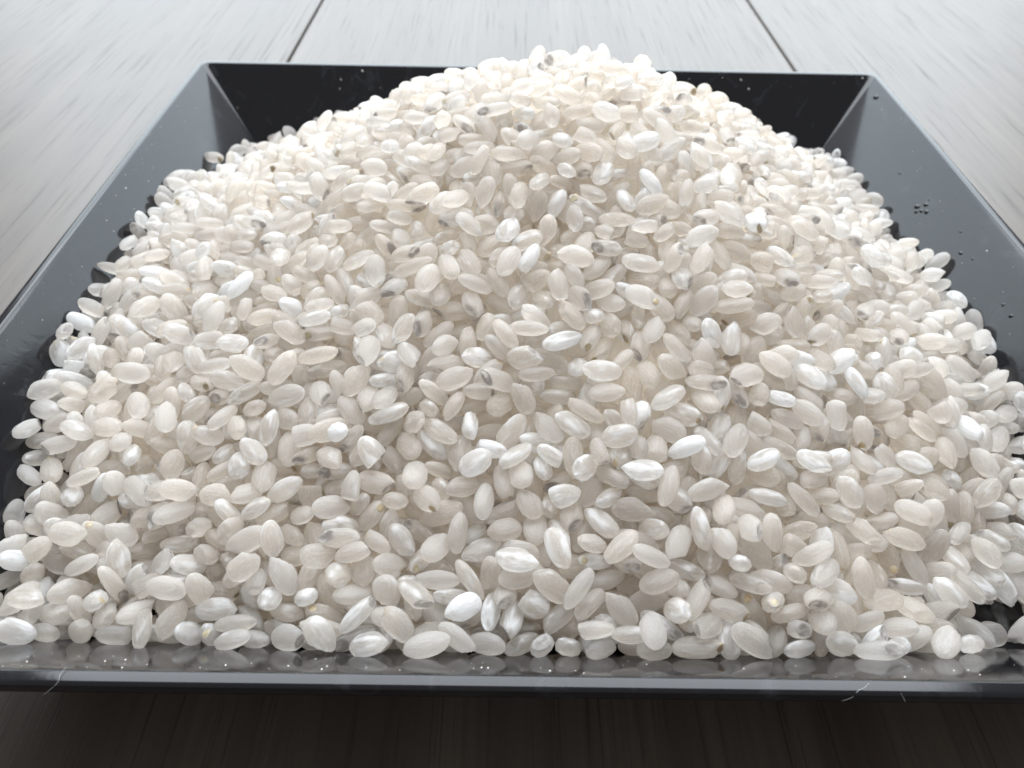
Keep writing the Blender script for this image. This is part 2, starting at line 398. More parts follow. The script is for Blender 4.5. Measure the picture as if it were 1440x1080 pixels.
# seven whole numbers a grain: x, y, z in tenths of a millimetre, the three turns in degrees, the kind
POSES = [
213,-734,-72,-144,18,-29,0,-156,-748,-65,4,5,-167,0,-336,-649,-75,-4,-26,127,2,151,-741,-78,-10,-6,-2,2,-646,-707,-111,-33,-19,174,0,-191,-725,-63,149,-27,139,1,-8,-640,-31,25,14,-70,2,88,-583,-23,-140,-5,-8,0,
-277,-734,-73,34,39,-42,3,-117,-702,-64,156,-1,-145,1,95,-732,-55,-172,4,92,0,-14,-677,-51,-29,-37,158,0,67,-694,-68,-24,-27,134,1,-467,-693,-108,-63,0,-112,2,-55,-656,-30,-174,2,-8,0,-418,-673,-113,-142,-12,-2,2,
-623,-584,-85,28,0,-10,0,456,-709,-107,-16,4,52,0,139,-627,-35,159,5,-114,2,-478,-660,-92,110,3,172,0,-238,-518,-1,-171,23,-52,0,67,-635,-31,22,18,-139,0,-172,-691,-55,-16,-5,-47,2,-610,-641,-123,-117,24,52,0,
-220,-744,-72,170,-20,0,3,360,-735,-87,-74,-14,-8,0,-554,-606,-102,30,-26,106,1,-383,-644,-65,-166,-24,36,3,-644,-668,-103,160,-4,-4,0,467,-537,-73,-166,-1,-33,0,334,-692,-89,-153,27,-66,3,304,-625,-54,98,20,-164,2,
28,-731,-61,60,19,175,0,52,-424,64,140,-12,-166,2,-237,-706,-71,-49,-20,42,2,111,-672,-48,-9,-9,17,3,565,-566,-119,144,2,107,1,367,-640,-77,-160,-36,102,1,-293,-633,-60,28,32,33,0,71,-504,27,-62,10,180,1,
444,-571,-85,-10,-12,165,0,-494,-559,-71,175,-16,-132,2,495,-628,-120,-3,-22,145,0,182,-559,-11,-113,0,23,2,194,-695,-72,-9,14,-10,1,-389,-606,-67,152,18,-159,2,139,-481,18,-49,-7,148,1,-233,-544,-25,21,-2,-19,0,
-9,-706,-75,30,10,-141,2,-354,-609,-59,159,42,-70,1,-122,-735,-74,89,8,-36,0,-107,-539,8,17,-21,24,3,-316,-728,-90,62,-30,-23,0,-36,-693,-62,-9,-33,-180,3,-65,-486,10,-22,30,-133,2,205,-299,91,31,-36,27,0,
372,-536,-36,-60,-39,127,3,-46,-403,70,-113,-23,-19,0,-370,-410,-1,145,19,-175,0,15,-479,21,6,-18,150,0,-153,-627,-46,-162,9,62,1,97,-551,12,-177,2,179,1,166,-611,-27,88,25,-81,0,-272,-615,-46,-104,-3,-175,0,
-195,-618,-47,65,28,-52,3,-206,-647,-59,15,32,23,1,236,-622,-57,23,28,-39,0,315,-645,-64,30,-5,-128,0,17,-683,-48,95,-8,54,2,221,-665,-59,-40,-11,-33,0,-492,-534,-56,78,16,6,1,-433,-360,11,-58,-21,156,2,
-139,-421,48,-160,-24,9,0,129,-564,0,123,-14,74,2,-273,-406,29,-162,-22,62,0,608,-430,-85,-75,-17,114,0,-494,-705,-105,-69,0,99,0,459,-593,-112,19,-30,119,0,47,-599,-29,14,-8,134,1,-49,-449,39,-43,-28,119,1,
-166,-578,-17,28,-1,-55,3,226,-493,10,24,-6,59,0,420,-520,-68,-166,22,-85,3,-126,-611,-38,66,-24,81,1,324,-514,-8,-1,10,-37,1,190,-626,-28,-68,2,106,1,-71,-608,-38,-176,2,-164,3,-19,-482,17,-171,-13,135,0,
-250,-635,-48,164,-27,-5,0,492,-456,-65,14,7,-28,0,-209,-677,-70,13,68,-53,3,-151,-583,-34,-25,21,-178,2,-150,-664,-62,72,-7,-175,0,157,-514,15,-177,39,170,0,323,-723,-94,60,31,5,1,394,-656,-102,-170,-8,-165,0,
-377,-377,23,7,-29,49,0,159,-464,26,32,-6,-35,2,23,-255,134,-80,-5,160,0,385,-578,-66,-12,8,-48,0,60,-443,45,178,4,19,0,434,-663,-111,-17,-16,-58,0,-417,-592,-68,94,-11,-118,2,-437,-657,-102,-157,59,-35,4,
-96,-578,-18,60,-1,82,2,598,-475,-102,-42,25,-143,1,251,-403,42,154,-6,-151,0,-62,-709,-77,38,-7,-104,2,307,-553,-34,48,-17,128,0,-565,-570,-99,-9,-22,159,3,129,-705,-57,-126,-45,-67,2,-402,-486,-28,-5,-8,128,1,
156,-688,-57,-58,-6,62,2,161,-718,-67,0,-27,-132,2,-615,-326,-34,39,0,-10,0,229,-606,-28,-141,-21,-76,3,-506,-403,-34,-35,19,-139,1,-111,-661,-65,108,32,-48,2,237,-347,64,-176,-18,82,2,148,-409,58,26,43,-8,0,
114,-318,109,-89,1,-34,0,-320,-541,-47,173,-54,87,3,29,-695,-62,-112,-7,-128,0,-651,-351,-46,38,-20,32,1,-50,-664,-51,15,3,23,0,-244,-676,-75,-17,18,24,2,-537,-423,-29,-169,-7,105,2,-287,-571,-41,-147,14,22,3,
381,-418,-6,19,-20,85,2,-70,-259,125,157,17,-115,2,-124,-559,-12,-3,-15,-151,1,-382,-517,-43,6,3,93,0,-40,-580,-18,19,-6,107,3,143,-149,158,39,-9,19,2,-630,-456,-66,-175,-5,75,2,-695,-435,-76,174,10,-172,2,
346,-380,23,9,4,-49,0,103,-647,-33,154,27,-6,1,-260,-375,53,-8,9,-99,0,-262,-561,-22,-123,18,-92,0,462,-387,-30,173,29,167,0,257,-516,-1,22,26,-166,3,295,-377,44,-8,-17,142,1,117,-257,126,-167,10,1,2,
498,-558,-117,-35,28,-140,2,331,-431,4,126,4,129,0,-338,-475,-13,151,1,-161,0,-89,-736,-83,88,29,155,1,-380,-310,37,-18,-15,145,2,257,-604,-43,1,69,-49,2,420,-430,-34,-8,38,-87,1,3,-376,77,175,2,29,2,
12,-593,-29,-171,-4,-91,1,120,-411,49,-166,9,-66,1,404,-689,-109,159,-32,-23,0,-155,-485,12,9,1,135,2,250,-655,-66,-83,1,155,1,-201,-130,156,140,23,-161,2,-383,-724,-98,23,35,163,2,-98,-626,-54,-166,-3,-148,0,
-387,-453,-17,150,-30,84,1,295,-306,56,150,16,-158,1,33,-561,-17,-42,6,-128,3,-525,-706,-121,-74,9,4,0,576,-396,-77,-66,-22,111,2,139,-449,42,-160,18,-150,1,192,-427,50,-19,-6,-13,2,-182,-281,110,35,-9,67,0,
-197,-497,-5,159,9,118,0,-750,-335,-59,-31,-3,-149,1,-60,-528,10,39,5,-139,2,-354,-534,-51,82,29,-159,0,-224,-462,18,29,10,-156,2,-83,-431,52,153,-36,-160,2,269,-688,-83,123,11,26,2,-388,-697,-107,51,20,173,0,
514,-482,-87,174,-11,154,0,-464,-616,-101,-169,41,43,0,31,-464,31,-138,-11,149,2,-2,-293,112,-160,-21,102,0,-165,-497,-4,-27,7,-55,2,522,-662,-157,131,-18,149,2,16,-340,92,-157,-21,128,0,-668,-535,-103,-139,54,31,0,
338,-290,53,-157,-34,105,0,233,-568,-37,176,-3,-20,2,-515,-483,-60,54,-8,84,3,-637,-192,-14,142,4,-121,0,-261,-241,95,-166,20,-80,2,-184,-546,-6,-168,14,90,0,429,-583,-112,-104,-1,-95,0,-623,-667,-136,1,-22,-27,0,
-552,-641,-112,-66,63,-26,2,-276,-277,70,-48,6,-145,2,-50,-545,-3,-18,11,96,0,-419,-505,-43,15,-1,-74,2,303,-699,-82,156,27,85,2,-668,-421,-60,-22,8,-25,0,-3,-573,-15,157,32,172,4,556,-361,-50,164,-22,113,3,
301,-681,-68,-177,-23,-135,1,122,-512,2,-176,8,-95,2,260,-556,-28,144,10,-11,1,-332,-358,31,-63,-18,4,2,198,-579,-25,144,14,81,2,-108,-132,164,10,40,-118,0,-461,-370,-6,-95,-9,-18,0,330,-655,-82,-147,-9,-35,0,
-512,-675,-118,5,23,51,2,-30,-151,154,2,44,-109,1,554,-422,-79,-8,10,-97,2,567,-580,-140,-33,16,114,0,-77,-453,29,20,13,57,0,-150,-311,74,170,1,179,0,640,-248,-63,-164,25,-32,2,193,-379,59,114,-62,152,2,
-578,-695,-127,-123,-44,-17,3,211,-199,135,61,-1,30,2,81,14,231,-100,16,-4,1,98,-682,-74,124,15,-171,1,65,-545,-7,152,-9,-39,2,-131,-512,-3,20,8,-96,0,178,-628,-53,10,4,-103,0,-33,-603,-37,-164,6,87,0,
-671,-595,-109,174,24,-148,4,-515,-646,-110,-163,14,-151,0,-111,-392,60,-36,-26,-155,1,-49,-732,-87,-103,-20,-142,1,255,-149,145,89,-18,148,2,474,-652,-132,12,-34,-13,0,49,-658,-65,35,3,-165,0,-404,-538,-54,9,-17,-129,0,
14,-521,2,-48,28,-95,0,191,-723,-87,17,4,76,0,-239,-645,-66,-13,5,101,1,-588,-507,-76,96,79,58,0,29,-319,107,-118,3,-54,3,308,-205,97,-104,18,-4,3,-687,-607,-108,-148,51,58,1,-590,-388,-40,-178,-9,113,3,
27,-543,8,-54,-23,-122,0,258,-522,-23,142,26,128,0,-633,-495,-74,144,-25,9,2,475,-354,-19,-138,21,-71,0,-592,-186,-18,-157,48,-29,0,128,-360,86,-29,-10,61,0,-386,-560,-57,160,-33,10,1,-153,-394,45,156,-9,-151,2,
-321,-411,8,-174,-5,-69,0,-602,-614,-108,37,28,-170,1,-72,-579,-35,146,-17,23,0,-553,-517,-76,-163,10,-43,2,354,-562,-49,143,-20,-55,1,-276,-444,6,-12,15,-53,0,-694,-467,-91,-3,6,117,0,-444,-698,-128,27,51,66,0,
-444,-535,-61,-156,-5,3,3,-236,-580,-46,-24,-42,28,3,-349,-675,-86,-169,31,102,2,203,-247,129,-30,-28,61,1,-337,-430,-9,-29,4,-94,2,-596,-536,-103,20,-4,56,0,-561,-261,-11,-112,26,3,3,-625,-423,-51,174,9,167,1,
189,-447,36,-1,11,111,1,-292,-514,-11,175,-17,-51,0,227,-685,-87,-131,-50,140,0,156,-382,72,139,16,-55,0,534,-66,25,71,11,-56,0,-72,-551,-14,131,3,-83,0,440,-619,-123,-117,-11,177,2,229,-513,-18,58,-17,69,0,
-267,-657,-64,158,-27,-85,1,-84,-660,-64,-132,52,-79,4,-15,-202,141,-152,50,-98,1,-475,-447,-39,17,-15,171,3,-508,-250,12,95,29,-112,0,-484,-585,-100,-30,9,14,1,-363,-561,-68,-27,6,47,0,92,-424,37,6,26,-91,2,
-278,-696,-96,-58,-36,168,0,-128,-247,113,156,-13,117,0,119,-275,107,-11,11,144,0,523,-616,-125,-61,-8,-72,2,-31,-423,57,-35,-2,4,1,41,-743,-77,-57,43,45,0,-41,-361,85,142,-13,-22,0,-85,-697,-77,-68,-18,-99,2,
111,-606,-35,68,51,128,0,-507,-440,-51,-51,33,-89,3,-520,-318,-12,-18,-27,128,2,184,-663,-67,-156,6,139,1,-213,-338,63,-163,14,-108,0,208,-349,72,-32,33,-74,3,-468,-305,9,-10,11,157,2,108,-369,64,-9,7,-102,2,
-301,-472,-4,121,-8,-151,2,260,-190,108,-50,-11,154,0,296,-589,-53,-70,-37,-9,3,-154,-367,60,-100,18,56,2,246,-303,88,159,-6,7,0,410,-466,-49,-149,2,113,0,-200,-385,55,156,0,-64,0,-115,-284,103,-16,25,-2,0,
-636,-599,-125,-8,-13,165,2,-207,-411,39,-48,0,-93,2,-328,-685,-101,-43,-23,-28,1,-73,-206,146,-166,-11,66,1,-269,-99,144,-148,13,-15,1,-227,-616,-51,-100,13,137,0,-166,-436,34,-118,-43,167,1,-321,-366,13,16,0,-162,0,
-403,-72,74,11,-22,30,0,-434,-389,-14,-125,1,-134,0,-752,-175,-55,-153,18,-15,2,252,-282,102,-170,13,32,2,425,-360,-2,143,12,-74,0,-68,-685,-64,-178,-30,-98,2,77,-725,-76,137,12,11,0,132,74,236,14,-4,3,2,
-638,-381,-54,-163,22,80,0,346,-601,-76,61,18,-81,2,-725,-111,-43,-74,27,-105,2,175,-279,115,-171,4,-77,3,590,-533,-131,-121,3,139,0,257,-456,7,-76,-2,137,4,271,-730,-93,117,38,35,2,-207,-244,105,-38,-18,16,2,
-556,-319,-17,-40,-16,-97,0,-737,-368,-69,9,-6,-31,0,492,-594,-127,-41,46,145,0,-121,-314,90,-14,1,-77,2,287,-487,-9,36,-20,160,0,371,-340,22,7,-6,-64,0,226,-34,184,-176,-24,131,0,-744,-407,-70,-10,19,79,0,
-73,-366,79,68,-11,123,0,-140,-456,27,54,11,-114,1,35,-627,-35,175,39,34,1,-456,-428,-24,127,12,69,2,480,-402,-44,-161,1,54,0,247,-715,-99,137,4,73,1,6,-414,35,49,-14,-171,2,604,-375,-72,-168,-8,-80,0,
405,-329,14,-163,-15,37,0,103,-470,27,-151,23,-98,3,185,-21,187,64,-14,34,2,-273,-665,-87,-170,24,-44,0,162,-255,134,-43,-45,49,3,-153,-258,116,-13,-2,107,2,189,-499,13,124,0,-62,2,85,-189,155,-166,0,177,0,
303,-444,5,24,-23,168,3,-188,-337,72,-75,2,-110,3,525,-570,-128,-17,-13,-84,0,-222,-472,-3,131,-9,63,0,-722,-476,-92,-131,5,135,0,-563,-666,-107,-173,-37,-40,0,-357,-188,81,-2,41,-150,3,-533,-209,6,-118,-19,57,0,
334,-538,-43,155,-19,-14,0,-45,-220,136,-15,22,-170,3,266,-423,25,52,-7,-98,3,86,-471,40,-82,-1,95,1,-272,-484,-7,-146,41,-148,3,41,-369,77,-143,-3,-102,2,-552,-679,-121,-158,-30,-67,0,20,49,242,16,11,-38,0,
-74,-64,193,49,4,168,0,396,-97,92,-21,-27,159,1,54,-260,117,-164,8,-127,0,108,-216,138,-172,-2,155,3,143,-649,-55,-37,0,-23,0,67,-239,137,-179,-14,-167,3,141,-570,-20,73,-14,-59,0,521,-399,-55,34,-28,155,1,
-342,-302,52,133,-7,17,1,-224,-300,63,-160,37,-90,0,-329,-184,79,-16,-11,77,2,-495,-614,-96,150,-62,5,1,-229,-444,32,165,15,74,2,100,-745,-76,142,20,23,3,-234,-268,83,-168,22,-153,3,-380,-6,103,-157,31,-57,0,
-255,-437,21,10,-7,-98,0,-127,-195,146,165,25,-32,3,71,-312,96,-14,17,129,0,135,-38,206,-35,13,-169,0,345,-407,6,162,9,-49,2,105,-58,205,150,-10,125,3,-479,-197,36,27,19,-123,0,-757,-255,-55,170,-38,119,3,
-369,-655,-82,37,-25,-70,3,197,-521,-10,-169,14,-131,2,-225,-382,42,-50,-20,-145,1,72,-517,4,2,-10,-100,2,-54,-296,92,36,3,68,0,-745,-147,-46,167,18,-24,0,-82,-377,62,54,-37,155,0,423,-698,-120,-151,24,-154,1,
-705,-591,-107,-86,-16,48,2,568,-487,-126,40,32,-104,0,-242,-725,-92,-133,-1,-148,0,378,-300,34,121,2,-136,1,-104,-436,36,-45,20,16,3,-16,-397,58,139,-14,159,0,-9,-522,4,160,26,-17,4,55,-378,63,-168,4,-119,2,
-502,-284,-2,-145,0,8,2,-150,-153,164,172,-5,-126,0,16,-71,195,-34,23,162,1,599,-206,-45,93,15,167,1,545,-495,-114,-54,42,-96,0,588,-595,-152,-160,8,-78,2,-35,-282,107,135,15,-154,4,-345,-280,58,43,-10,-145,0,
209,-468,5,-172,12,-117,0,-32,-341,88,-107,-52,178,2,-271,-332,58,176,29,172,3,-273,-594,-52,-75,-21,-174,3,490,-414,-65,144,9,122,0,310,-353,41,-152,-18,10,0,450,-450,-55,6,-45,166,1,366,-685,-103,-99,-3,-156,1,
-419,-567,-62,-45,22,-40,4,-600,-148,-10,-118,0,1,0,425,-103,68,-125,1,-27,1,-176,-599,-51,-135,-24,160,3,47,-528,17,110,-12,-83,3,-218,-225,114,0,-22,-5,3,220,-161,144,176,3,-161,3,-96,26,226,-155,6,-167,2,
59,-567,-20,111,26,52,2,-328,-494,-28,-152,-21,-122,0,-42,-258,129,57,17,-114,0,409,-235,33,-96,18,-158,2,440,-487,-59,119,0,17,1,-591,-666,-130,141,-85,-117,0,691,-264,-75,-18,-34,22,1,48,-66,199,103,15,142,0,
-290,-14,141,130,11,149,0,255,-305,66,154,6,-162,0,-487,-342,-4,23,16,178,0,-192,-288,79,178,-25,-173,0,49,-299,106,155,29,167,2,197,-116,158,118,22,-106,2,-337,-319,39,-161,-10,-155,3,70,-102,184,-179,8,-112,2,
360,-491,-35,159,40,-162,0,-668,-656,-120,-19,-4,-122,2,352,-238,67,1,-7,21,1,0,-431,25,-41,13,7,0,-26,-741,-76,-119,-63,-111,1,-166,-343,59,31,18,-139,0,544,-531,-124,57,-3,-131,1,-719,-538,-105,106,2,-84,4,
3,-737,-84,172,59,69,0,24,-187,155,117,-14,101,1,50,-139,169,-179,-5,149,1,-117,-77,191,-81,-24,64,0,399,-616,-107,175,9,-76,3,-658,-222,-31,-129,16,-33,1,-150,-168,141,151,13,-173,0,-557,-119,12,135,9,-87,2,
-720,-307,-69,123,-28,-174,2,-61,-84,179,12,-15,-15,0,-103,-5,204,153,24,-69,0,172,-306,89,65,18,-115,0,-189,-474,16,46,-45,-45,1,-444,-606,-93,-31,-42,-89,3,38,-643,-50,-150,-38,-147,2,-55,-146,169,48,-6,76,0,
-141,-65,174,-103,-32,12,1,325,-522,-29,13,-16,-145,0,-101,-342,72,136,-21,78,3,-325,-239,59,-68,22,-58,2,318,-564,-62,-41,-1,168,0,-145,-642,-70,70,-35,25,2,-132,-680,-72,-148,-33,-150,0,-93,-511,6,-124,19,150,0,
-581,-420,-53,14,-31,-171,3,42,-161,159,-151,-32,169,2,336,-187,97,9,-10,129,0,-305,-641,-80,-101,4,73,1,-85,-278,103,47,-15,116,2,40,-37,215,-11,-7,143,1,70,-346,82,-119,-15,-78,0,661,-366,-101,167,-4,59,2,
-288,-519,-31,-150,-7,-165,0,76,-647,-47,8,-38,-73,2,274,-712,-82,-165,-54,-117,0,560,-186,-28,-2,26,-49,2,-83,-295,79,-167,1,135,2,609,-515,-136,-139,-37,-52,2,-92,-210,123,-170,-17,29,2,339,-226,84,17,-7,-66,1,
-166,-291,90,176,4,89,2,-483,-465,-58,-171,31,166,1,-649,-515,-93,13,-21,-54,1,-106,-178,137,-120,-15,-18,0,214,-429,32,-162,15,-93,2,192,-402,50,-71,31,6,3,603,-560,-146,178,18,160,0,-433,-448,-25,48,-19,-61,0,
-537,-579,-121,-164,-11,-150,0,176,-521,3,107,12,97,3,-692,-278,-49,-78,38,-69,1,-520,-524,-66,-6,-16,-147,0,-19,-79,181,-112,-28,165,0,-43,-45,210,-138,6,59,0,-680,-515,-102,-125,-66,92,2,288,-383,25,-11,14,-46,0,
493,-701,-124,-69,44,26,0,295,-423,21,-160,26,117,0,-461,-574,-81,36,-54,-92,3,-241,-333,49,-160,-2,109,0,472,-546,-98,97,-3,-52,1,-728,-245,-51,-113,2,70,2,199,-270,101,-75,26,-179,0,-530,-625,-121,79,-57,16,2,
-117,-485,18,81,-14,-86,0,141,-110,175,53,-14,120,0,368,-711,-104,-59,-31,38,3,289,-460,-3,-112,-6,135,0,-295,-196,83,23,34,172,2,-267,-298,65,-4,-13,140,4,-667,-617,-125,-6,65,137,3,-328,-571,-59,170,41,134,2,
-200,-427,17,16,-27,-35,0,470,-491,-80,-144,40,174,4,351,-441,-13,0,3,-101,2,-216,-508,-19,-155,-19,137,3,492,-278,-10,-150,-31,83,1,421,-543,-89,-146,17,-170,0,-369,-436,-18,135,17,144,1,-474,-501,-68,80,-5,92,2,
246,-683,-70,-127,-51,-113,0,300,-144,128,22,-7,-81,0,607,-486,-127,96,40,139,2,-250,-195,108,-81,12,-47,0,-581,-590,-108,61,-58,-164,0,175,9,201,92,-36,143,1,127,-196,149,-32,19,37,0,-363,-712,-115,46,35,144,0,
-623,-695,-134,110,-31,-26,2,98,-510,10,100,22,99,3,-715,-199,-56,-8,-48,47,0,-96,-91,177,-23,-19,95,0,381,-435,-34,1,33,-60,3,104,168,241,-170,11,3,0,-707,-334,-62,-20,-6,-37,1,37,18,229,-171,-3,-149,0,
701,-173,-63,-6,1,-132,2,-532,-450,-60,-9,45,35,0,-236,-147,129,16,-24,-157,3,-2,-154,158,43,36,-123,0,587,-500,-133,-149,-54,-38,1,102,-558,-23,38,-21,-176,1,278,-650,-58,-177,-55,-133,1,-517,-556,-80,-38,-8,-102,1,
578,-356,-58,138,-38,95,1,-561,-359,-38,67,-1,-114,0,281,-608,-58,92,-29,176,4,248,-114,153,-36,23,154,3,287,-660,-84,-66,36,38,0,-312,-61,123,40,-14,6,0,275,-341,35,146,15,-125,0,494,-533,-86,-177,62,-114,3,
112,-713,-76,-56,-1,-38,0,-152,-524,-22,-35,43,24,4,-338,-590,-72,-104,26,132,0,-416,-308,16,-137,-26,-120,1,212,-646,-46,-11,52,57,2,252,-167,126,52,-1,164,0,239,-214,113,157,13,-73,2,-419,-225,42,7,7,139,0,
-20,-303,92,-172,-16,-69,1,320,-464,-14,132,2,76,0,-524,-557,-108,179,-12,-101,2,163,-341,68,-6,-5,-74,2,-727,-282,-57,-81,-64,49,3,122,31,220,20,3,4,3,-335,-121,97,-144,11,170,3,-579,-461,-65,-38,23,109,0,
-215,-592,-54,-152,69,-146,0,155,-282,101,157,-8,-109,0,-445,-491,-61,125,6,52,2,-6,5,229,-70,-21,103,3,-598,-447,-55,165,25,113,3,-96,-476,-4,-72,19,-177,0,235,-88,164,-130,-18,14,4,76,-269,109,157,-26,40,0,
-421,-700,-122,-71,-53,-80,1,399,-196,59,155,-1,1,0,-358,-478,-32,-175,-9,100,2,323,-600,-65,-176,-20,69,0,-306,-677,-82,169,50,107,1,-25,79,242,-166,-28,9,3,0,-539,-24,-145,-5,-140,0,-503,-361,-20,-9,-19,-52,0,
-213,-40,161,-167,-16,163,0,-234,-403,26,162,26,47,0,-124,-367,60,-119,-37,91,0,573,-304,-54,63,44,-60,2,-23,-528,-10,48,29,83,0,-288,-482,5,-28,33,125,4,-696,-361,-69,123,46,35,4,691,10,-59,106,-28,-44,1,
-384,-256,36,28,44,25,4,21,-281,117,79,4,114,3,247,11,180,-162,-19,169,0,-302,-599,-67,-22,-18,118,1,-389,-214,45,166,33,-31,4,-105,-596,-57,-38,-2,41,3,357,-265,52,-7,-63,5,2,544,-601,-142,0,4,-43,2,
-111,-440,14,-39,20,42,1,-115,-571,-35,35,-5,123,2,514,-332,-38,177,-11,35,0,55,-1,216,-167,11,15,1,-697,-626,-125,42,-28,-111,2,377,-598,-84,-53,53,31,0,-206,-568,-32,28,48,117,0,555,-655,-175,155,-10,-168,3,
-31,-493,-2,121,-31,-159,2,538,-378,-62,143,31,-29,0,-522,-123,18,-81,-2,-16,1,288,-497,-32,78,-3,130,2,-450,-462,-58,-40,25,82,0,91,-111,151,-177,-33,49,2,-20,-55,191,103,26,-166,3,-706,-387,-75,-81,-5,32,1,
-428,-265,24,76,5,-164,0,156,-199,142,-56,-2,52,1,-229,-186,117,-143,5,94,0,684,-147,-67,-19,9,-159,1,-682,-551,-115,9,58,57,4,117,-581,-41,72,-2,-4,1,-547,73,27,104,-39,42,0,-461,-242,28,-63,-6,91,1,
90,-656,-77,155,5,19,0,-57,-635,-43,-66,-4,173,0,675,-295,-95,63,37,-153,0,138,-315,92,160,-14,128,2,488,-146,38,-141,30,31,2,478,-209,14,7,-11,-113,2,468,-254,4,-159,29,112,0,-378,-675,-124,-92,3,132,0,
209,-39,165,-45,62,-26,0,-418,-648,-117,21,-9,-11,0,252,-248,96,179,5,-159,3,-619,-588,-111,31,-19,179,3,483,-23,47,90,-3,-55,0,-381,-191,54,-142,3,137,0,147,-40,186,26,8,-59,0,511,-305,-24,151,28,-177,1,
-557,95,38,136,32,-123,1,110,-323,82,-76,-8,-95,2,434,-187,34,2,14,-148,0,237,-442,0,-15,-21,74,3,-199,131,191,160,10,-115,2,-162,-188,121,-139,-4,-138,3,26,-605,-48,-52,12,-119,1,239,-417,24,-38,-2,-85,2,
296,-244,70,110,-1,-32,3,-726,-414,-86,166,1,12,3,-598,-568,-105,-76,-74,173,0,-169,-142,153,-138,-5,52,2,536,-225,-22,17,-11,-101,1,648,-132,-56,-20,3,-28,2,-337,-18,121,-170,24,-147,0,205,88,198,63,-16,-51,1,
-417,-410,-23,165,-46,-39,1,-627,-244,-35,33,-10,41,4,288,-550,-50,74,-22,-93,2,376,-160,83,-32,-10,-139,1,-603,-475,-79,-23,-10,-24,2,-208,69,175,161,-34,53,2,-27,-118,177,162,8,69,2,-308,-311,48,-170,-7,162,4,
-59,43,235,-2,-23,-134,0,-631,-337,-60,5,-22,35,0,38,-92,183,23,-9,-70,0,-587,-281,-36,-141,35,-9,0,-66,-119,162,175,39,-69,0,102,-142,161,41,-1,101,1,-254,-150,113,160,23,17,2,-673,-26,-20,-40,14,49,1,
-666,-440,-92,153,18,-108,2,733,91,-83,-4,37,-166,0,-401,-156,51,18,36,-161,0,350,-72,107,173,-11,180,0,-168,-630,-65,-145,-10,-116,0,403,-374,-16,179,5,5,3,-429,-616,-119,-159,54,62,3,-282,-105,125,-13,13,54,2,
491,-329,-22,138,-16,92,0,606,-125,-41,42,6,47,2,579,-279,-38,87,-36,168,3,542,-265,-26,-18,-20,-146,0,88,-347,71,38,-10,-90,1,-101,121,236,-15,8,-78,0,-354,-367,-4,104,71,50,4,72,-55,198,145,-13,121,1,
601,-650,-171,178,27,-146,2,48,-332,87,-13,28,92,0,-421,-160,64,-176,12,103,2,-673,-269,-52,-80,-21,-78,0,514,-440,-76,144,19,-153,0,667,-454,-117,112,-21,171,0,139,-532,-12,-6,-20,19,0,-170,15,186,47,1,-139,1,
-50,70,246,-43,24,130,1,691,-316,-96,7,-11,-136,0,-592,30,11,25,2,171,0,-330,-73,95,-94,-11,-158,2,236,68,181,23,16,7,0,-506,-83,34,-172,17,143,2,-639,38,-5,8,-14,-157,2,-634,-20,-11,-6,-30,117,1,
638,-287,-75,151,-32,-39,0,-87,-148,154,-106,0,-89,2,37,78,243,23,-28,31,1,-180,-58,167,161,9,77,0,-94,-409,49,-79,-18,41,1,307,-225,80,158,-18,-54,2,131,-664,-66,-169,25,119,1,-145,17,205,-18,0,-66,2,
-191,-218,101,120,59,-144,0,11,-102,168,178,25,34,4,-254,-558,-49,-32,55,124,2,-164,136,199,-99,2,-146,2,-633,-521,-108,-140,22,-126,0,-150,-688,-87,13,-12,110,0,-657,-253,-48,116,49,-54,3,716,-45,-73,6,0,-81,1,
365,-568,-82,150,20,-7,0,70,-210,145,156,-24,-73,3,388,-125,74,162,-14,120,2,-208,-160,115,-57,15,106,0,-549,-160,-2,-160,16,67,0,451,-311,-17,50,17,114,1,-487,-47,58,-17,-7,-37,1,335,113,133,158,-2,141,1,
-333,-703,-110,-110,-19,167,3,309,-706,-106,69,7,59,0,13,-645,-59,16,31,23,1,-374,-656,-107,19,-5,140,3,-342,125,130,150,13,-124,2,699,-363,-122,20,13,-142,0,-472,-386,-24,-11,-28,-76,3,-295,-341,15,-168,-37,-172,3,
288,-159,108,170,-14,-15,3,269,-64,159,43,62,79,4,-655,-85,-17,-7,-26,-149,2,-541,-386,-38,52,32,-75,1,408,-288,12,89,60,-30,3,-275,-539,-41,-8,-5,6,0,-597,-68,-1,112,9,-162,3,-17,52,227,-180,15,143,2,
448,-365,-21,6,28,134,3,159,-554,-27,178,46,-98,3,42,-222,132,18,-7,67,0,-355,27,113,132,-16,-6,2,244,-539,-43,-41,-17,-171,1,413,82,90,-50,-13,138,3,562,-444,-106,-17,-41,-144,3,-179,-157,127,-172,24,-90,0,
-478,-22,54,-51,-10,140,3,-235,-121,134,-27,-4,-16,3,-200,-76,152,178,-7,-36,2,-130,-201,124,41,3,100,2,-431,-286,12,-138,24,-166,0,302,52,141,91,-18,-49,1,631,-57,-46,-149,-12,24,1,119,-71,181,-116,6,-94,0,
618,-592,-159,-177,5,-77,0,594,-439,-121,12,-42,35,2,354,-121,87,-124,78,81,4,-613,-505,-90,39,61,-147,4,-297,-402,13,-69,32,-57,1,-297,-168,73,179,45,-93,1,218,-123,146,-113,5,-100,3,601,-40,-28,132,5,-36,2,
664,52,-56,10,-15,52,2,368,-23,113,-66,19,-11,3,193,-71,166,-17,-21,-136,1,74,-480,20,-11,43,-23,0,-426,-183,45,-109,-3,-68,0,24,-402,52,-156,-20,-87,3,-257,-503,-14,15,10,-130,1,468,-303,-7,-60,-51,-108,1,
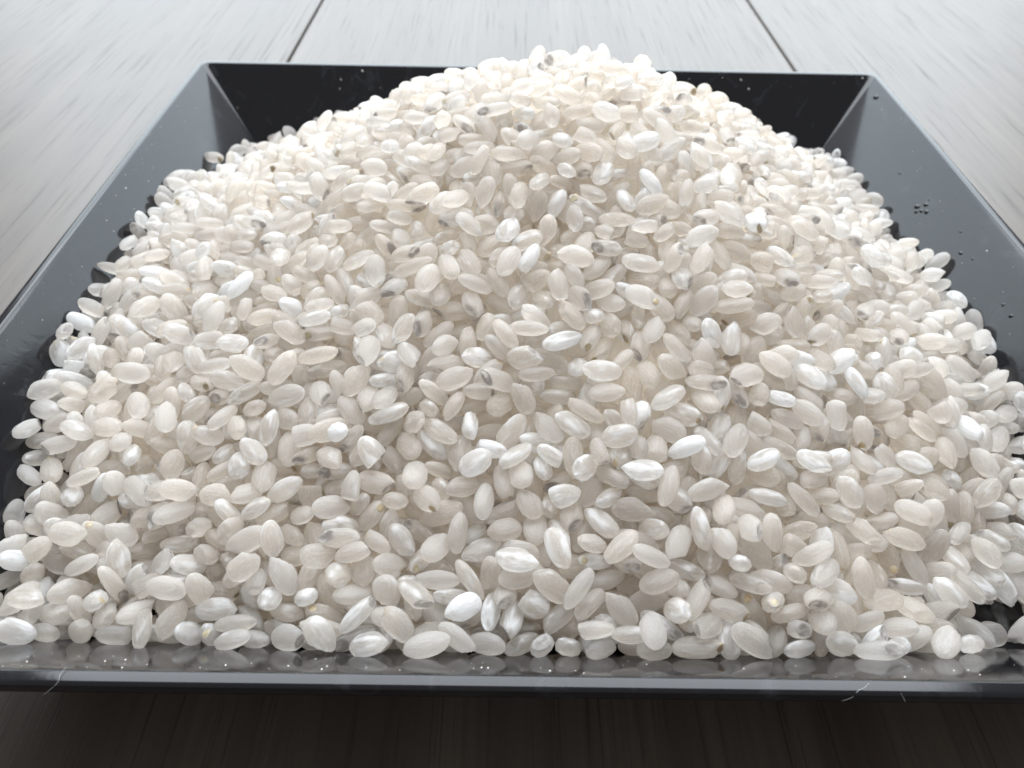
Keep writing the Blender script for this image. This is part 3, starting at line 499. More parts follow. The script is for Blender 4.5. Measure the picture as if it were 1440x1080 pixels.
-14,-571,-36,72,42,81,4,-538,-549,-91,-178,-13,-117,3,-641,-128,-14,42,-9,154,0,-170,-450,16,38,49,96,4,598,-305,-61,116,-7,116,1,262,-630,-78,-48,-55,34,1,-697,-505,-106,83,-2,61,1,-311,-219,59,52,-22,119,1,
-611,-223,-27,-8,-3,153,2,-434,-124,51,-58,-28,157,1,-485,-252,2,-166,-29,-49,0,587,-461,-118,147,38,-152,4,178,-453,16,-163,5,-48,2,-332,-618,-81,-171,23,171,0,8,-40,207,-171,13,108,3,-79,30,202,83,18,60,0,
-588,4,4,27,4,-162,0,427,-384,-43,-132,54,-90,4,-131,-14,193,15,-13,-149,2,539,-333,-58,-174,-18,136,1,428,-165,50,158,7,12,0,-56,-703,-99,8,-2,-4,2,49,-713,-84,-30,-50,172,0,190,-320,67,9,26,70,0,
-447,-97,54,159,7,-166,3,167,180,221,174,8,179,1,-455,-138,41,-149,0,137,3,-185,-36,182,-148,-7,-97,0,-15,-8,201,-153,9,-173,2,-630,-560,-97,-178,-11,52,3,251,-482,-11,98,-25,130,0,-724,-440,-95,175,32,64,3,
592,-98,-42,-53,18,-168,0,94,-9,209,48,-3,-109,2,458,-22,62,111,6,-77,0,724,-104,-81,54,20,-97,0,-368,-487,-55,-171,-14,-26,0,-530,-37,25,45,36,-41,3,-98,-454,4,-131,27,173,0,630,-380,-89,74,-18,82,3,
-49,35,216,-162,24,114,0,-524,-370,-31,-116,18,118,1,-412,-434,-35,-170,-16,-64,1,-231,111,174,4,15,139,2,85,-390,56,-69,-9,52,4,-119,-40,192,22,-7,-153,0,-644,-675,-125,-146,-29,-61,1,-92,56,228,-163,9,14,0,
-404,-326,6,180,-28,-66,1,-576,-240,-15,-173,-2,18,0,-493,-557,-95,178,-23,-57,0,-548,-496,-85,-34,-24,139,1,506,-135,-3,-171,22,-15,0,-297,183,147,-134,10,-172,0,-383,104,103,170,-29,-146,2,-706,-568,-121,-31,47,-54,2,
-611,-122,-9,90,9,-24,2,-155,-216,119,-175,-42,-62,2,-532,-324,-33,4,15,70,2,292,-267,60,163,24,24,0,-404,-35,73,177,-5,152,2,174,-106,145,-176,47,-122,0,114,91,249,-24,4,59,1,12,-106,190,-155,18,101,1,
-399,74,99,156,12,-43,0,-431,201,84,-125,23,-167,0,21,-197,129,-174,-19,-112,0,212,-241,110,-129,-9,-18,1,656,-326,-97,-57,36,124,3,-580,51,10,-21,33,-102,4,-159,-728,-83,-166,-3,54,3,-53,185,229,-41,-6,95,2,
-738,285,-52,95,-37,-140,2,166,-133,145,-25,-9,144,1,-500,-57,42,-2,19,134,1,-568,-463,-83,20,-21,-59,4,-434,-332,1,-30,14,-89,3,61,49,235,-179,3,-50,3,-298,-445,-8,40,10,35,2,-476,109,58,-178,8,153,0,
143,-377,54,-5,-21,122,2,-223,3,165,-133,-9,49,3,-252,216,175,-30,-20,88,3,89,-620,-44,37,2,-24,2,637,-341,-91,115,-17,-64,0,564,-90,-27,-2,3,78,0,-291,117,142,-151,-38,-126,0,66,-451,20,-10,-34,167,3,
435,-222,15,73,24,-39,0,-310,61,132,-149,25,153,0,362,-45,108,-149,-52,171,1,-62,-161,146,4,6,68,3,-603,83,18,-36,26,-43,0,-299,208,148,-74,23,174,0,-553,-426,-49,91,-11,78,1,404,-263,25,-108,76,106,3,
461,-406,-62,-160,1,-80,1,513,-169,-8,-157,0,20,0,484,-625,-141,126,35,-53,3,631,-197,-56,-3,10,169,1,-387,-383,-8,117,-1,3,0,-182,57,193,119,33,73,3,41,-174,136,-94,29,126,4,-286,-136,90,-18,43,168,0,
219,-373,34,-178,-30,-54,3,495,-208,-3,40,-2,-128,0,-349,-253,49,131,15,-121,3,127,-431,27,162,15,-142,2,-490,-484,-82,-49,-62,-135,2,475,-129,25,-52,16,-65,2,15,121,239,158,-13,87,3,-20,23,210,-7,-14,58,0,
338,-345,25,73,-5,162,3,306,118,148,151,-2,-94,0,548,-308,-55,96,8,138,0,-343,83,125,19,-7,-124,0,-622,-293,-31,44,-36,-38,4,-760,-218,-41,-147,-29,-58,0,-650,-140,-28,-147,-18,-174,2,-320,95,140,-173,12,81,0,
30,-362,56,-163,-3,42,3,648,188,-72,163,23,-113,1,255,-336,49,-36,5,87,0,-116,125,215,-10,-34,92,0,-231,-94,140,4,39,173,0,-730,-39,-31,149,13,98,1,-129,-89,163,18,-13,-133,3,250,-376,30,153,-17,114,0,
-34,-546,-30,137,31,-77,0,640,-473,-125,-119,31,65,1,-385,-457,-41,-157,10,-80,1,-176,-689,-79,64,30,98,1,-175,-566,-54,-176,-3,175,0,-348,-137,81,-10,21,103,0,-339,49,115,140,13,162,1,-306,-100,90,178,7,173,0,
17,-159,143,168,28,-111,2,-664,65,-8,156,0,-101,2,314,-373,24,-75,-24,110,4,205,-614,-45,87,47,-101,3,-308,-35,128,-124,0,-173,3,-481,-120,25,39,-24,-176,0,221,132,203,24,-45,-112,1,-300,140,152,22,13,139,0,
-474,-200,14,25,-1,-130,0,345,70,123,47,3,-109,1,-137,173,215,-115,1,66,3,-62,-21,198,-158,35,7,0,-151,-549,-28,-111,39,103,3,-140,-272,94,136,-5,-102,3,-564,-511,-98,25,34,63,0,-136,-122,148,158,70,-146,4,
180,-165,128,-43,-24,-49,0,696,-192,-85,12,-42,-148,3,6,-347,71,-120,16,28,1,-223,-46,143,147,-15,-155,1,-466,-541,-92,-27,-52,76,0,414,-52,84,-23,4,5,1,159,-217,121,-163,0,79,1,98,-640,-62,-160,-27,-107,1,
-434,323,75,-5,-52,-6,3,540,-293,-33,-154,19,179,0,379,-182,70,-34,24,41,2,-439,-28,58,144,5,53,1,-416,-95,47,120,57,93,3,304,-299,36,-48,27,174,3,276,-516,-36,111,-1,127,3,-43,-441,13,-123,-19,-2,0,
-5,-319,74,5,-30,73,1,85,-83,169,-1,-26,-28,2,-200,-8,169,-64,3,38,1,-433,-558,-80,-12,6,-39,1,271,-219,89,164,0,-44,2,-693,-123,-47,104,-20,64,3,-552,-548,-110,-175,-39,142,0,625,-162,-54,-105,15,-59,3,
-493,37,51,-178,-8,-60,3,-81,-236,119,-95,-11,-125,0,-264,25,161,-174,-25,-101,0,-168,168,203,9,21,-114,3,-283,-218,61,-152,6,124,0,356,53,109,44,-6,-86,2,-730,490,-89,11,-5,-30,2,160,-82,164,79,39,-107,3,
-573,-317,-32,71,1,101,0,324,-148,92,-156,-12,-150,2,-381,-313,13,28,8,132,3,166,39,207,8,29,-9,0,-759,110,-59,-173,-61,-179,1,-65,-400,36,-61,25,123,1,-313,-278,48,178,-35,-50,0,401,-217,47,163,27,68,0,
311,176,148,4,54,13,1,134,-3,206,-168,-10,120,1,-617,64,6,-161,-16,107,1,-424,116,82,-120,28,-27,0,96,-230,118,-6,3,-143,1,40,-433,24,20,-24,83,1,373,-356,2,169,-4,125,1,-317,-134,80,-121,-37,-64,0,
-651,-462,-84,170,-17,79,2,202,187,203,-25,42,-109,2,-474,170,59,22,-26,177,0,88,-725,-99,138,-3,0,0,-146,-462,0,179,-25,13,0,289,-17,143,179,14,-62,2,-116,219,218,167,-12,74,2,-111,-697,-86,-172,-14,-125,0,
-653,11,-14,145,8,166,2,-92,-717,-100,-57,15,161,0,-576,-69,14,137,42,143,4,-480,-667,-119,-158,-19,127,1,706,7,-79,12,45,134,3,-755,55,-46,-24,13,94,0,335,-320,30,-147,-6,-173,0,311,266,154,17,7,70,2,
162,89,215,27,-47,-68,2,166,-583,-44,24,18,-149,1,-27,-625,-56,171,1,-55,1,-340,-50,106,178,-15,41,2,332,-494,-23,-10,-9,3,1,-728,40,-53,-46,10,-117,0,-755,-26,-50,46,-16,177,2,-353,-99,81,63,-62,19,0,
97,-539,-7,-179,4,131,2,-561,-47,4,159,7,-66,0,347,164,127,-135,12,163,0,-280,-716,-88,83,-15,-178,2,-25,172,239,-172,-30,-85,1,66,-119,160,173,25,-143,3,-175,-376,39,98,37,-121,3,-366,-224,48,163,35,127,3,
-325,-504,-46,-176,37,101,4,685,-69,-73,23,-35,-86,0,-395,-285,30,161,-19,156,2,428,195,82,-26,6,97,3,616,13,-38,-166,4,-52,0,261,0,155,-35,23,116,0,-27,-358,62,-8,21,54,0,-37,-417,34,162,14,104,0,
722,-262,-98,-105,60,139,1,701,-220,-95,-30,71,-120,2,-444,-62,52,2,-8,26,0,-25,-226,119,-53,-10,-63,1,499,-50,21,-155,-17,122,0,-5,-611,-45,62,-6,-70,2,131,-133,150,-169,-63,103,1,129,-216,119,-52,-12,86,0,
-258,-26,124,-33,8,-52,0,446,-501,-81,44,4,74,4,51,-479,8,13,-1,91,2,-200,-539,-34,92,40,109,2,-632,285,-18,-180,-5,-86,2,-69,-254,93,174,-13,100,2,-706,-67,-38,177,-12,-153,3,-538,288,22,-172,-35,40,3,
-194,191,189,20,-4,-48,0,353,-98,98,42,-28,175,0,-161,117,187,16,69,139,0,-752,-297,-68,-42,-29,-114,2,675,378,-95,180,-11,29,1,62,-586,-46,-177,16,-98,1,-235,-692,-92,176,-5,177,0,-434,-241,22,-21,-27,-3,1,
-248,109,154,-144,27,107,3,-469,-405,-41,175,-3,-128,1,-275,-111,103,-4,23,22,4,598,-222,-62,-44,-13,8,0,-222,182,175,-40,-3,-25,0,-402,13,91,143,1,14,2,-301,-309,27,5,9,87,1,-680,1,-32,167,-50,180,0,
88,-169,141,7,-28,82,0,328,260,132,-104,-8,30,0,-721,318,-58,-147,-36,37,2,-431,-373,-37,17,4,-110,0,372,290,112,27,1,39,0,45,208,233,-83,-33,43,0,-444,-664,-136,63,-10,-148,3,620,-458,-115,-41,-41,70,0,
372,-269,27,-49,11,-89,1,-171,269,190,168,-8,-47,0,18,-479,-3,-39,-9,-178,0,426,-109,43,150,14,-156,4,731,-298,-90,-137,2,-72,3,518,-190,-23,-13,-4,-17,1,-696,-19,-34,-102,-9,28,4,-288,29,137,-179,-18,-25,2,
-238,-453,-7,105,-8,-138,1,0,218,236,-63,-15,-111,0,-655,-556,-117,67,75,18,0,-202,-705,-78,162,21,10,3,350,4,111,174,-45,-137,1,-744,223,-58,-147,27,-36,0,-584,-417,-80,-55,0,130,0,-653,-631,-143,51,4,85,1,
-162,-409,26,169,-3,163,0,551,-150,-31,137,22,176,0,-414,-612,-99,-121,45,115,0,-482,-303,-14,146,14,37,1,-507,-20,40,177,21,-1,0,300,322,146,37,4,60,1,702,166,-88,-122,26,158,1,-652,116,-7,9,1,-81,1,
394,-344,-12,-145,-12,11,3,603,-168,-52,-70,5,102,2,-443,-192,28,-24,7,-30,1,-457,291,68,-8,-7,-55,3,660,408,-86,8,-15,-52,3,-475,59,46,72,-4,147,0,-79,211,217,-164,-59,141,1,164,68,208,-43,-10,6,2,
77,214,241,55,-32,-92,1,659,-111,-67,98,25,166,2,-434,10,62,21,-26,172,0,432,56,72,2,16,38,2,448,-261,-6,3,-50,-118,0,130,-611,-54,162,-25,49,1,7,-707,-93,159,55,140,4,156,220,220,-18,-6,160,2,
451,-131,34,-125,53,-96,3,647,-527,-141,-141,17,-49,2,-526,36,34,-23,0,51,0,-391,-634,-88,90,-24,37,2,195,-140,128,-36,-7,119,0,423,-254,15,-77,3,97,3,633,58,-50,-14,20,-171,3,44,122,244,43,-25,-64,0,
653,-404,-122,-94,-36,-38,0,-523,-96,19,-168,13,151,0,542,-545,-145,157,26,111,4,-45,-316,74,28,23,167,2,-612,-674,-155,0,-21,-157,4,692,-328,-113,5,33,107,1,-344,-327,21,-8,-5,-50,1,-238,50,152,-11,-24,119,3,
-756,320,-53,-180,-14,51,2,416,120,92,-10,13,100,3,-79,135,223,95,-13,82,2,-258,6,131,93,-30,-173,3,-703,582,-113,-105,-5,57,1,508,94,18,0,-16,4,0,77,76,227,-30,-32,16,1,448,-695,-135,-125,20,166,0,
-13,-121,157,-5,-1,-180,2,-197,-353,37,-135,19,-21,2,-229,-556,-59,157,-14,100,1,99,-287,95,146,38,4,3,82,-306,78,13,23,-168,3,-356,-517,-72,-2,12,-39,2,721,-154,-81,-56,0,101,0,-363,-38,89,-112,30,-134,0,
-705,-278,-81,-166,-57,-104,0,373,-516,-46,125,44,-145,3,557,53,-2,169,13,-20,1,-157,90,190,17,11,-175,0,391,-717,-108,148,54,80,0,73,152,232,72,13,122,4,21,179,234,-22,-52,-53,0,642,-438,-123,104,33,-135,2,
697,-272,-98,31,-50,0,3,90,105,240,135,30,79,3,509,-23,31,-16,-6,-57,1,358,-209,62,74,40,-177,0,-362,-631,-98,120,16,135,1,-97,-537,-29,-16,5,-24,0,-27,-680,-88,13,20,38,0,-448,162,76,-122,17,-135,3,
-655,-392,-69,21,-22,104,0,548,-64,-12,160,2,-43,1,-267,-360,33,167,-52,154,2,-142,-592,-63,-132,4,135,3,707,367,-102,98,17,132,1,139,-70,164,18,82,143,4,242,-57,158,-163,-9,72,1,-51,-44,186,92,-37,-175,2,
-8,-188,128,4,-61,62,1,388,264,101,-34,32,6,3,93,241,232,-3,77,41,4,-603,-22,-6,32,-29,163,3,-283,-73,137,109,-7,44,3,12,29,218,-35,3,-95,1,631,-416,-105,-140,-25,39,3,-685,162,-20,-156,-27,-102,1,
-604,-440,-82,-178,30,-64,0,-559,-281,-31,157,-41,-144,1,-679,-194,-47,-146,44,-5,1,443,-284,-9,-50,42,14,1,-640,-483,-113,-63,5,-91,1,-234,8,148,-30,-21,-168,2,-722,114,-50,-33,-17,164,0,19,206,238,87,-22,-123,3,
-513,104,36,-14,14,-85,0,-475,-148,19,-166,25,-10,2,-504,-202,6,-103,-34,-123,1,-683,-398,-78,154,76,-117,4,374,29,95,124,21,-172,0,-289,-260,58,138,-28,138,3,489,-512,-100,168,-34,99,0,-721,264,-55,-171,-1,-118,0,
-547,-18,13,58,7,-19,1,325,-229,54,-164,24,-6,2,-761,140,-46,-96,38,104,0,-462,-160,27,-15,49,119,4,415,-664,-131,166,27,90,3,170,295,204,106,36,50,0,461,-593,-141,-129,-39,155,2,280,-410,-12,172,46,124,4,
452,298,53,-159,-15,136,2,570,133,-16,40,1,59,3,266,195,163,150,-16,-65,2,343,-456,-32,-177,-4,-135,2,458,-676,-126,-44,-13,-15,3,-246,-287,47,146,1,-177,0,-10,-456,7,-150,50,-139,3,-269,144,144,-157,-21,-29,3,
718,-322,-109,54,-24,-72,0,447,168,72,-137,12,36,0,-699,-94,-48,101,79,177,4,10,-243,107,-24,-11,-19,0,-523,-470,-79,-53,-41,-151,0,-25,227,231,-9,-6,92,0,-566,-616,-121,153,47,-36,1,151,-158,137,-167,-30,-80,2,
-332,-189,58,-161,6,17,1,-234,-216,86,-165,23,143,0,162,-667,-81,-97,1,132,0,190,150,207,-141,3,111,0,674,-44,-80,50,42,-66,4,-578,-323,-55,141,-20,-148,1,-388,328,72,16,-8,-36,2,-522,-139,4,143,-35,-49,1,
369,-539,-67,20,13,154,3,464,-155,6,-156,4,-1,1,-404,-64,51,-24,-50,116,1,-457,72,61,176,22,66,0,175,-45,164,-171,18,16,0,380,-34,84,160,33,-168,1,654,-273,-89,145,27,146,0,-105,-232,100,10,9,1,3,
-282,244,152,142,-8,78,0,356,-665,-108,180,55,-69,1,-537,-233,-19,68,-34,-120,3,458,92,56,26,-11,-167,0,615,-532,-153,168,20,142,0,-195,-255,75,-133,30,-27,0,55,96,232,-105,34,-177,3,291,192,146,112,-7,-98,3,
-307,-426,-17,-117,31,45,1,-497,276,35,-41,3,43,0,-58,-576,-52,-176,19,-171,1,142,-691,-80,-177,0,99,0,-733,-89,-50,-44,-9,-131,2,-264,90,146,-170,19,132,0,-497,-172,14,-138,-20,1,0,585,-337,-68,138,19,174,2,
-445,-421,-46,179,-11,57,3,338,-48,100,33,40,13,2,-52,10,203,-29,-16,-81,2,-545,-447,-78,13,-23,132,1,181,-413,24,-171,-33,115,0,-523,-424,-57,-171,44,12,1,550,-228,-39,-148,-1,-133,2,474,-467,-87,84,-50,-176,0,
217,158,209,1,23,87,3,-560,-171,-18,176,10,-24,0,-401,-353,-7,173,-4,140,3,-327,186,129,153,-10,-141,1,-112,-303,66,-129,-14,-102,1,-156,-16,169,-15,5,45,1,-404,4,69,170,-24,-146,0,-91,-323,60,-45,29,174,2,
312,-134,108,-157,14,115,2,-208,271,174,13,-8,43,0,-625,-60,-31,-135,29,-56,0,-571,-649,-139,178,-61,99,0,326,-13,105,-162,-7,91,0,-516,192,31,137,-8,41,0,-342,306,105,147,2,174,1,-609,-190,-36,154,-18,-142,3,
720,115,-86,-166,70,107,3,697,-244,-95,154,-70,63,0,537,270,-5,33,-14,10,0,-661,224,-25,-160,-3,-48,0,275,-705,-119,-88,2,-179,0,-570,-389,-55,-34,33,137,1,31,-108,155,107,-23,116,2,530,182,-9,-164,-22,-31,0,
-487,90,46,-26,23,0,1,588,-398,-106,-95,-4,84,2,-129,65,200,19,-16,55,2,179,-237,117,-63,34,89,1,658,262,-85,-50,-14,43,1,655,-242,-84,40,-1,-9,0,256,-82,145,-140,22,172,2,389,4,101,-5,7,-153,1,
362,114,113,179,1,32,2,-353,182,118,-162,8,47,2,-702,-256,-62,99,12,-139,3,-238,-367,33,-30,-7,-144,1,-760,-81,-57,21,31,68,3,244,38,173,-45,-17,160,2,-22,286,221,161,-19,85,1,479,-84,17,1,-27,6,0,
31,-714,-98,44,-3,85,3,434,-403,-52,-22,-19,-48,0,511,-621,-143,-172,-3,114,2,-149,-88,146,5,-8,99,3,159,-175,118,86,-6,-30,3,140,-250,106,-14,21,-154,3,152,-615,-62,-29,-57,20,3,-571,-109,-7,-44,26,43,3,
703,481,-117,133,42,177,4,-542,130,30,-63,-4,64,1,-684,130,-29,133,-11,-115,2,-631,200,-12,-163,-20,35,3,332,-117,98,-93,46,101,0,569,-45,-24,43,12,141,2,-472,151,46,47,-24,-177,1,703,292,-105,13,24,-107,1,
-346,-392,-10,-159,-19,41,1,385,-490,-56,33,9,25,0,401,-433,-57,36,-35,53,0,682,349,-102,-120,-18,36,3,-201,-386,19,29,5,-77,1,526,-453,-99,22,9,132,1,6,-224,121,-177,14,131,1,674,316,-94,-156,5,151,2,
-176,-483,-21,162,-1,-151,1,-207,36,160,-127,-13,25,2,-737,-321,-85,-149,17,71,2,5,-506,-13,142,-18,160,3,-286,-288,40,60,41,109,0,-406,223,78,166,-14,162,2,-292,-78,106,102,16,-176,1,-700,509,-104,-35,73,149,3,
282,-78,130,-154,-25,-86,0,-379,-6,75,-164,17,45,0,-139,-327,49,21,14,-150,1,-92,-652,-87,161,-21,81,3,-380,-135,53,5,58,-138,2,-127,-646,-88,150,-20,23,2,-661,-325,-57,84,74,144,4,465,-72,32,-163,8,-106,2,
-19,111,239,156,1,-147,3,439,-49,55,64,28,6,1,692,569,-114,-21,10,127,0,582,235,-40,1,3,-157,0,-625,-632,-140,-178,-26,130,3,700,-105,-82,127,40,-85,2,-151,18,164,154,-8,171,1,-186,246,187,-150,-5,163,3,
452,-212,2,135,-31,131,0,-106,-142,136,14,8,-77,0,272,-123,137,138,-2,-73,0,-46,-473,-1,171,37,-114,0,-300,-518,-53,166,9,-130,3,253,-679,-107,-67,-11,146,0,-115,48,211,-163,-11,73,0,136,-720,-96,19,-6,-25,2,
609,151,-52,156,76,-47,4,642,125,-70,-156,-10,-91,0,-393,-103,47,151,2,63,0,-433,92,68,4,-21,-80,1,460,145,60,-11,5,24,0,-579,-88,-4,129,-21,-3,3,-630,665,-124,-9,-15,74,2,-577,261,-7,178,3,-45,0,
495,156,23,17,-31,-7,0,-557,509,-56,-107,-29,1,2,-666,-113,-32,-137,6,51,0,-435,-211,12,138,37,41,1,439,-638,-135,27,28,164,3,674,-171,-81,158,-53,-108,3,-613,177,-8,-8,-45,89,1,93,-44,186,2,-7,122,3,
-477,-695,-132,45,-18,179,1,134,169,222,128,-33,71,2,200,28,183,163,5,2,0,674,-481,-125,23,-24,5,0,408,-574,-91,168,24,45,1,434,-451,-71,-120,24,109,1,608,483,-76,15,41,164,2,698,525,-116,-131,-16,28,1,
536,-89,-16,3,17,114,3,498,-115,21,-130,-32,154,2,504,-233,-13,164,-26,-118,0,-628,-411,-69,10,-11,61,2,-177,-545,-37,-28,12,88,2,105,-476,0,171,36,-115,2,-601,-101,-20,175,17,-20,2,133,-319,71,167,-7,79,0,
-244,-259,59,143,13,176,0,403,-390,-38,47,-2,112,0,-175,-718,-96,-134,5,34,3,-438,-513,-71,89,-21,18,0,-3,162,230,-8,28,129,0,477,-261,-28,28,50,60,4,-609,701,-126,125,68,31,3,-334,-652,-118,32,32,165,3,
82,-600,-60,-145,22,-101,0,608,-406,-119,13,24,-111,2,-469,-641,-107,-31,-8,-18,1,619,-256,-78,129,9,-17,0,673,507,-113,145,23,143,1,-41,-76,164,1,-13,-77,0,391,-522,-73,27,48,-80,1,-77,-111,145,-152,-46,95,0,
234,-300,49,174,-31,84,0,-535,239,15,136,-34,-112,3,169,-514,-29,-26,45,-37,0,-176,38,175,-68,-9,-141,1,573,-546,-134,-109,-7,-51,2,317,-99,112,-101,-43,-87,0,500,-245,-31,179,14,149,0,-377,-75,59,-47,-32,-84,1,
227,-279,84,79,-56,57,3,-610,-276,-48,23,-25,57,0,-198,-194,102,110,16,-151,2,61,245,230,-103,58,-63,3,-206,-286,55,106,-29,93,0,-528,-602,-132,3,4,7,0,227,-654,-91,94,26,19,0,-650,269,-28,23,9,88,2,
234,139,176,-174,-12,-5,3,-236,-239,77,-98,4,177,1,-187,-585,-70,-168,19,-26,0,-47,-172,117,1,-24,41,1,471,50,42,13,-35,158,1,-517,251,22,-40,35,-33,1,-715,179,-53,155,31,-16,2,-595,210,4,-22,28,128,3,
-705,-170,-59,-20,-30,69,0,520,-412,-78,-165,25,-32,1,451,224,71,3,-20,174,1,-493,-56,22,-11,-20,29,0,68,176,228,-45,45,-6,2,637,307,-94,-127,-9,-12,0,-418,33,71,121,-35,-144,0,-204,-463,-18,144,27,170,1,
326,-265,44,83,20,-136,0,-25,-251,110,-87,-58,57,4,368,-628,-95,-135,-18,51,0,-502,-365,-45,-21,-33,30,2,-216,-102,125,29,-19,-38,0,305,-68,116,92,0,78,1,388,-307,2,-117,38,-85,0,201,-575,-49,24,24,143,1,
386,61,97,-159,-28,-145,3,416,-22,74,70,-2,-152,0,-678,44,-26,139,16,-90,0,468,-187,-4,39,-18,54,3,-411,369,60,-180,18,171,0,315,51,114,-8,-48,-46,1,-242,277,162,101,-17,21,1,189,-641,-85,-43,7,119,1,
118,-177,131,-160,-27,65,0,-735,168,-59,168,43,33,0,654,565,-104,166,-8,-173,2,-608,340,-34,2,14,-161,3,-261,-181,83,-173,10,103,3,383,106,90,-40,29,21,0,-620,-522,-126,81,24,-119,0,-489,-92,15,-166,30,-124,3,
-467,-238,-9,-85,-24,91,4,594,-50,-45,-47,-5,-81,0,510,265,15,-137,1,-29,3,-139,-35,175,32,-1,43,1,-699,-456,-119,-62,26,-14,0,2,77,226,167,-14,135,0,-291,-487,-32,174,37,-38,3,49,-89,156,-147,17,-49,0,
-754,251,-61,117,-37,133,0,-674,-349,-71,-27,29,-163,1,-207,-425,-10,-150,-4,-29,1,284,129,137,-172,-26,118,0,-266,199,137,-4,43,-117,1,-198,-616,-73,164,-10,-173,1,622,-85,-55,135,-11,-40,2,-396,-505,-69,-98,58,18,3,
522,-72,0,-115,-12,-75,1,557,265,-27,177,-13,23,0,-367,156,104,-151,6,155,0,-468,-643,-129,-11,15,155,0,-104,-522,-12,168,-17,-42,1,-652,-299,-60,-174,-38,54,3,478,79,34,12,-1,159,1,-161,-46,150,-81,-4,83,0,
201,-513,-31,-20,-22,134,2,-534,-668,-134,146,-8,68,2,-675,-41,-42,-129,0,-9,1,-283,-677,-110,-156,-36,124,1,-474,340,43,146,30,-141,0,-362,109,111,-32,-17,-99,0,103,54,212,13,-26,20,2,-503,-629,-128,18,3,-116,0,
376,163,106,-144,4,139,0,671,-490,-150,-171,-4,145,1,-352,-286,34,147,-8,-172,3,-580,-249,-41,94,-17,-28,0,-454,267,56,-178,2,163,2,-673,-578,-126,3,21,-16,1,426,332,60,-22,-22,22,1,666,-371,-122,128,21,87,4,
-646,590,-111,72,-11,-125,2,659,618,-111,19,-23,-104,1,55,-683,-85,32,-2,24,0,287,-107,118,28,-21,14,3,-706,-487,-119,83,33,53,1,151,156,201,155,72,-129,4,-40,-140,134,-128,1,-20,0,634,-298,-94,-168,-32,-153,0,
-598,-304,-49,-64,20,15,0,227,-20,167,178,-27,145,3,170,122,210,-4,27,158,4,-587,150,12,172,-9,44,4,-687,-194,-79,-122,-52,-147,0,-431,-583,-92,35,0,148,3,-549,184,18,-53,1,85,3,-553,234,6,36,-12,104,2,
-592,-589,-134,151,-23,-94,0,690,263,-99,16,26,148,3,-340,236,109,53,42,-79,0,-419,314,54,120,12,-100,0,402,-467,-73,160,2,175,2,237,235,177,15,-5,29,0,-470,-434,-63,151,-39,174,3,259,305,158,-17,-1,-52,2,
-208,-721,-94,-144,-26,-92,2,-746,-237,-66,-23,-38,103,0,-400,-393,-31,134,32,137,2,328,193,123,155,23,-147,3,-156,-257,77,-24,23,-126,2,517,-508,-112,-16,31,-59,2,-403,-546,-90,55,21,146,0,-694,93,-42,-77,-18,158,0,
333,36,103,148,-30,-103,0,690,-433,-124,-7,-27,131,0,-400,126,95,36,-25,111,0,-366,-163,66,-155,17,-83,1,-231,134,157,-167,21,-56,2,-447,-4,44,-35,-15,-167,0,-52,-359,59,-48,-31,-8,4,-97,-555,-49,20,-18,-11,3,
-328,-553,-87,147,-16,149,1,201,-187,113,158,0,-36,0,-352,-71,77,170,-8,-167,2,712,-4,-94,150,20,65,1,-364,66,98,-128,24,49,4,67,-16,192,-19,-14,70,0,-483,-598,-119,-2,-8,-65,3,558,422,-48,83,33,-180,1,
340,243,121,73,-16,-143,0,172,-618,-74,150,-11,47,2,-165,-315,45,37,66,2,3,-136,-426,11,163,-14,37,2,-274,-570,-72,-165,11,161,2,-708,76,-51,-37,39,5,1,502,18,34,-173,11,93,0,304,161,128,33,54,9,2,
-366,-596,-80,-164,3,-74,1,681,88,-80,118,19,143,2,-464,-224,2,-54,17,12,0,636,364,-90,82,-11,-131,2,-56,97,226,-166,0,-178,2,301,-28,115,-116,38,-121,1,330,-289,25,14,-16,23,1,707,621,-119,-89,-10,-114,0,
-126,-403,29,-172,22,108,1,326,-483,-49,-9,-34,-155,3,484,181,42,104,-31,77,3,-321,-323,8,-72,-11,85,1,-326,-590,-96,65,-7,-67,1,-314,-640,-101,15,-31,168,1,572,-177,-47,-147,-21,32,0,-182,-657,-82,121,58,45,4,
-183,-47,141,-70,-3,82,0,189,-207,109,-92,-10,-39,2,-135,-281,68,30,-33,-15,2,-494,-407,-68,-13,73,77,4,-252,239,161,165,-23,55,0,-371,-355,12,122,25,-139,1,-354,-173,45,16,2,-112,3,-495,8,42,25,-7,148,3,
-52,-509,-18,74,19,-12,3,253,-411,0,135,-4,-62,2,108,87,216,-140,-4,-141,0,195,-543,-40,147,-44,127,3,218,115,190,27,15,169,3,194,-355,50,-149,-10,159,2,577,486,-56,-23,46,15,1,-257,-69,130,133,41,110,0,
-574,91,13,-117,-41,94,2,349,-372,3,168,-10,129,0,573,-124,-41,-53,-32,-180,3,-106,21,189,90,-30,-168,1,-100,-188,112,-149,-9,56,1,-580,-356,-63,86,72,-94,4,394,150,85,174,-26,-119,1,266,-252,77,-22,-19,-55,0,
-229,-520,-42,157,-4,51,2,-248,-507,-34,-33,42,137,4,506,166,3,-16,-37,-3,0,-377,-237,22,-28,-29,159,2,-174,-443,-2,17,-51,82,0,-237,-21,133,-33,12,-55,3,-504,-683,-142,-28,-18,-162,0,-635,-224,-50,-36,-19,61,0,
618,698,-122,155,1,-118,0,-696,-413,-97,-77,3,75,3,297,-182,92,0,15,-4,0,-627,457,-74,47,1,29,0,459,-372,-52,177,-12,-12,1,464,-327,-38,71,-28,-149,3,-416,-467,-45,-46,3,154,3,-689,261,-40,150,-9,-59,1,
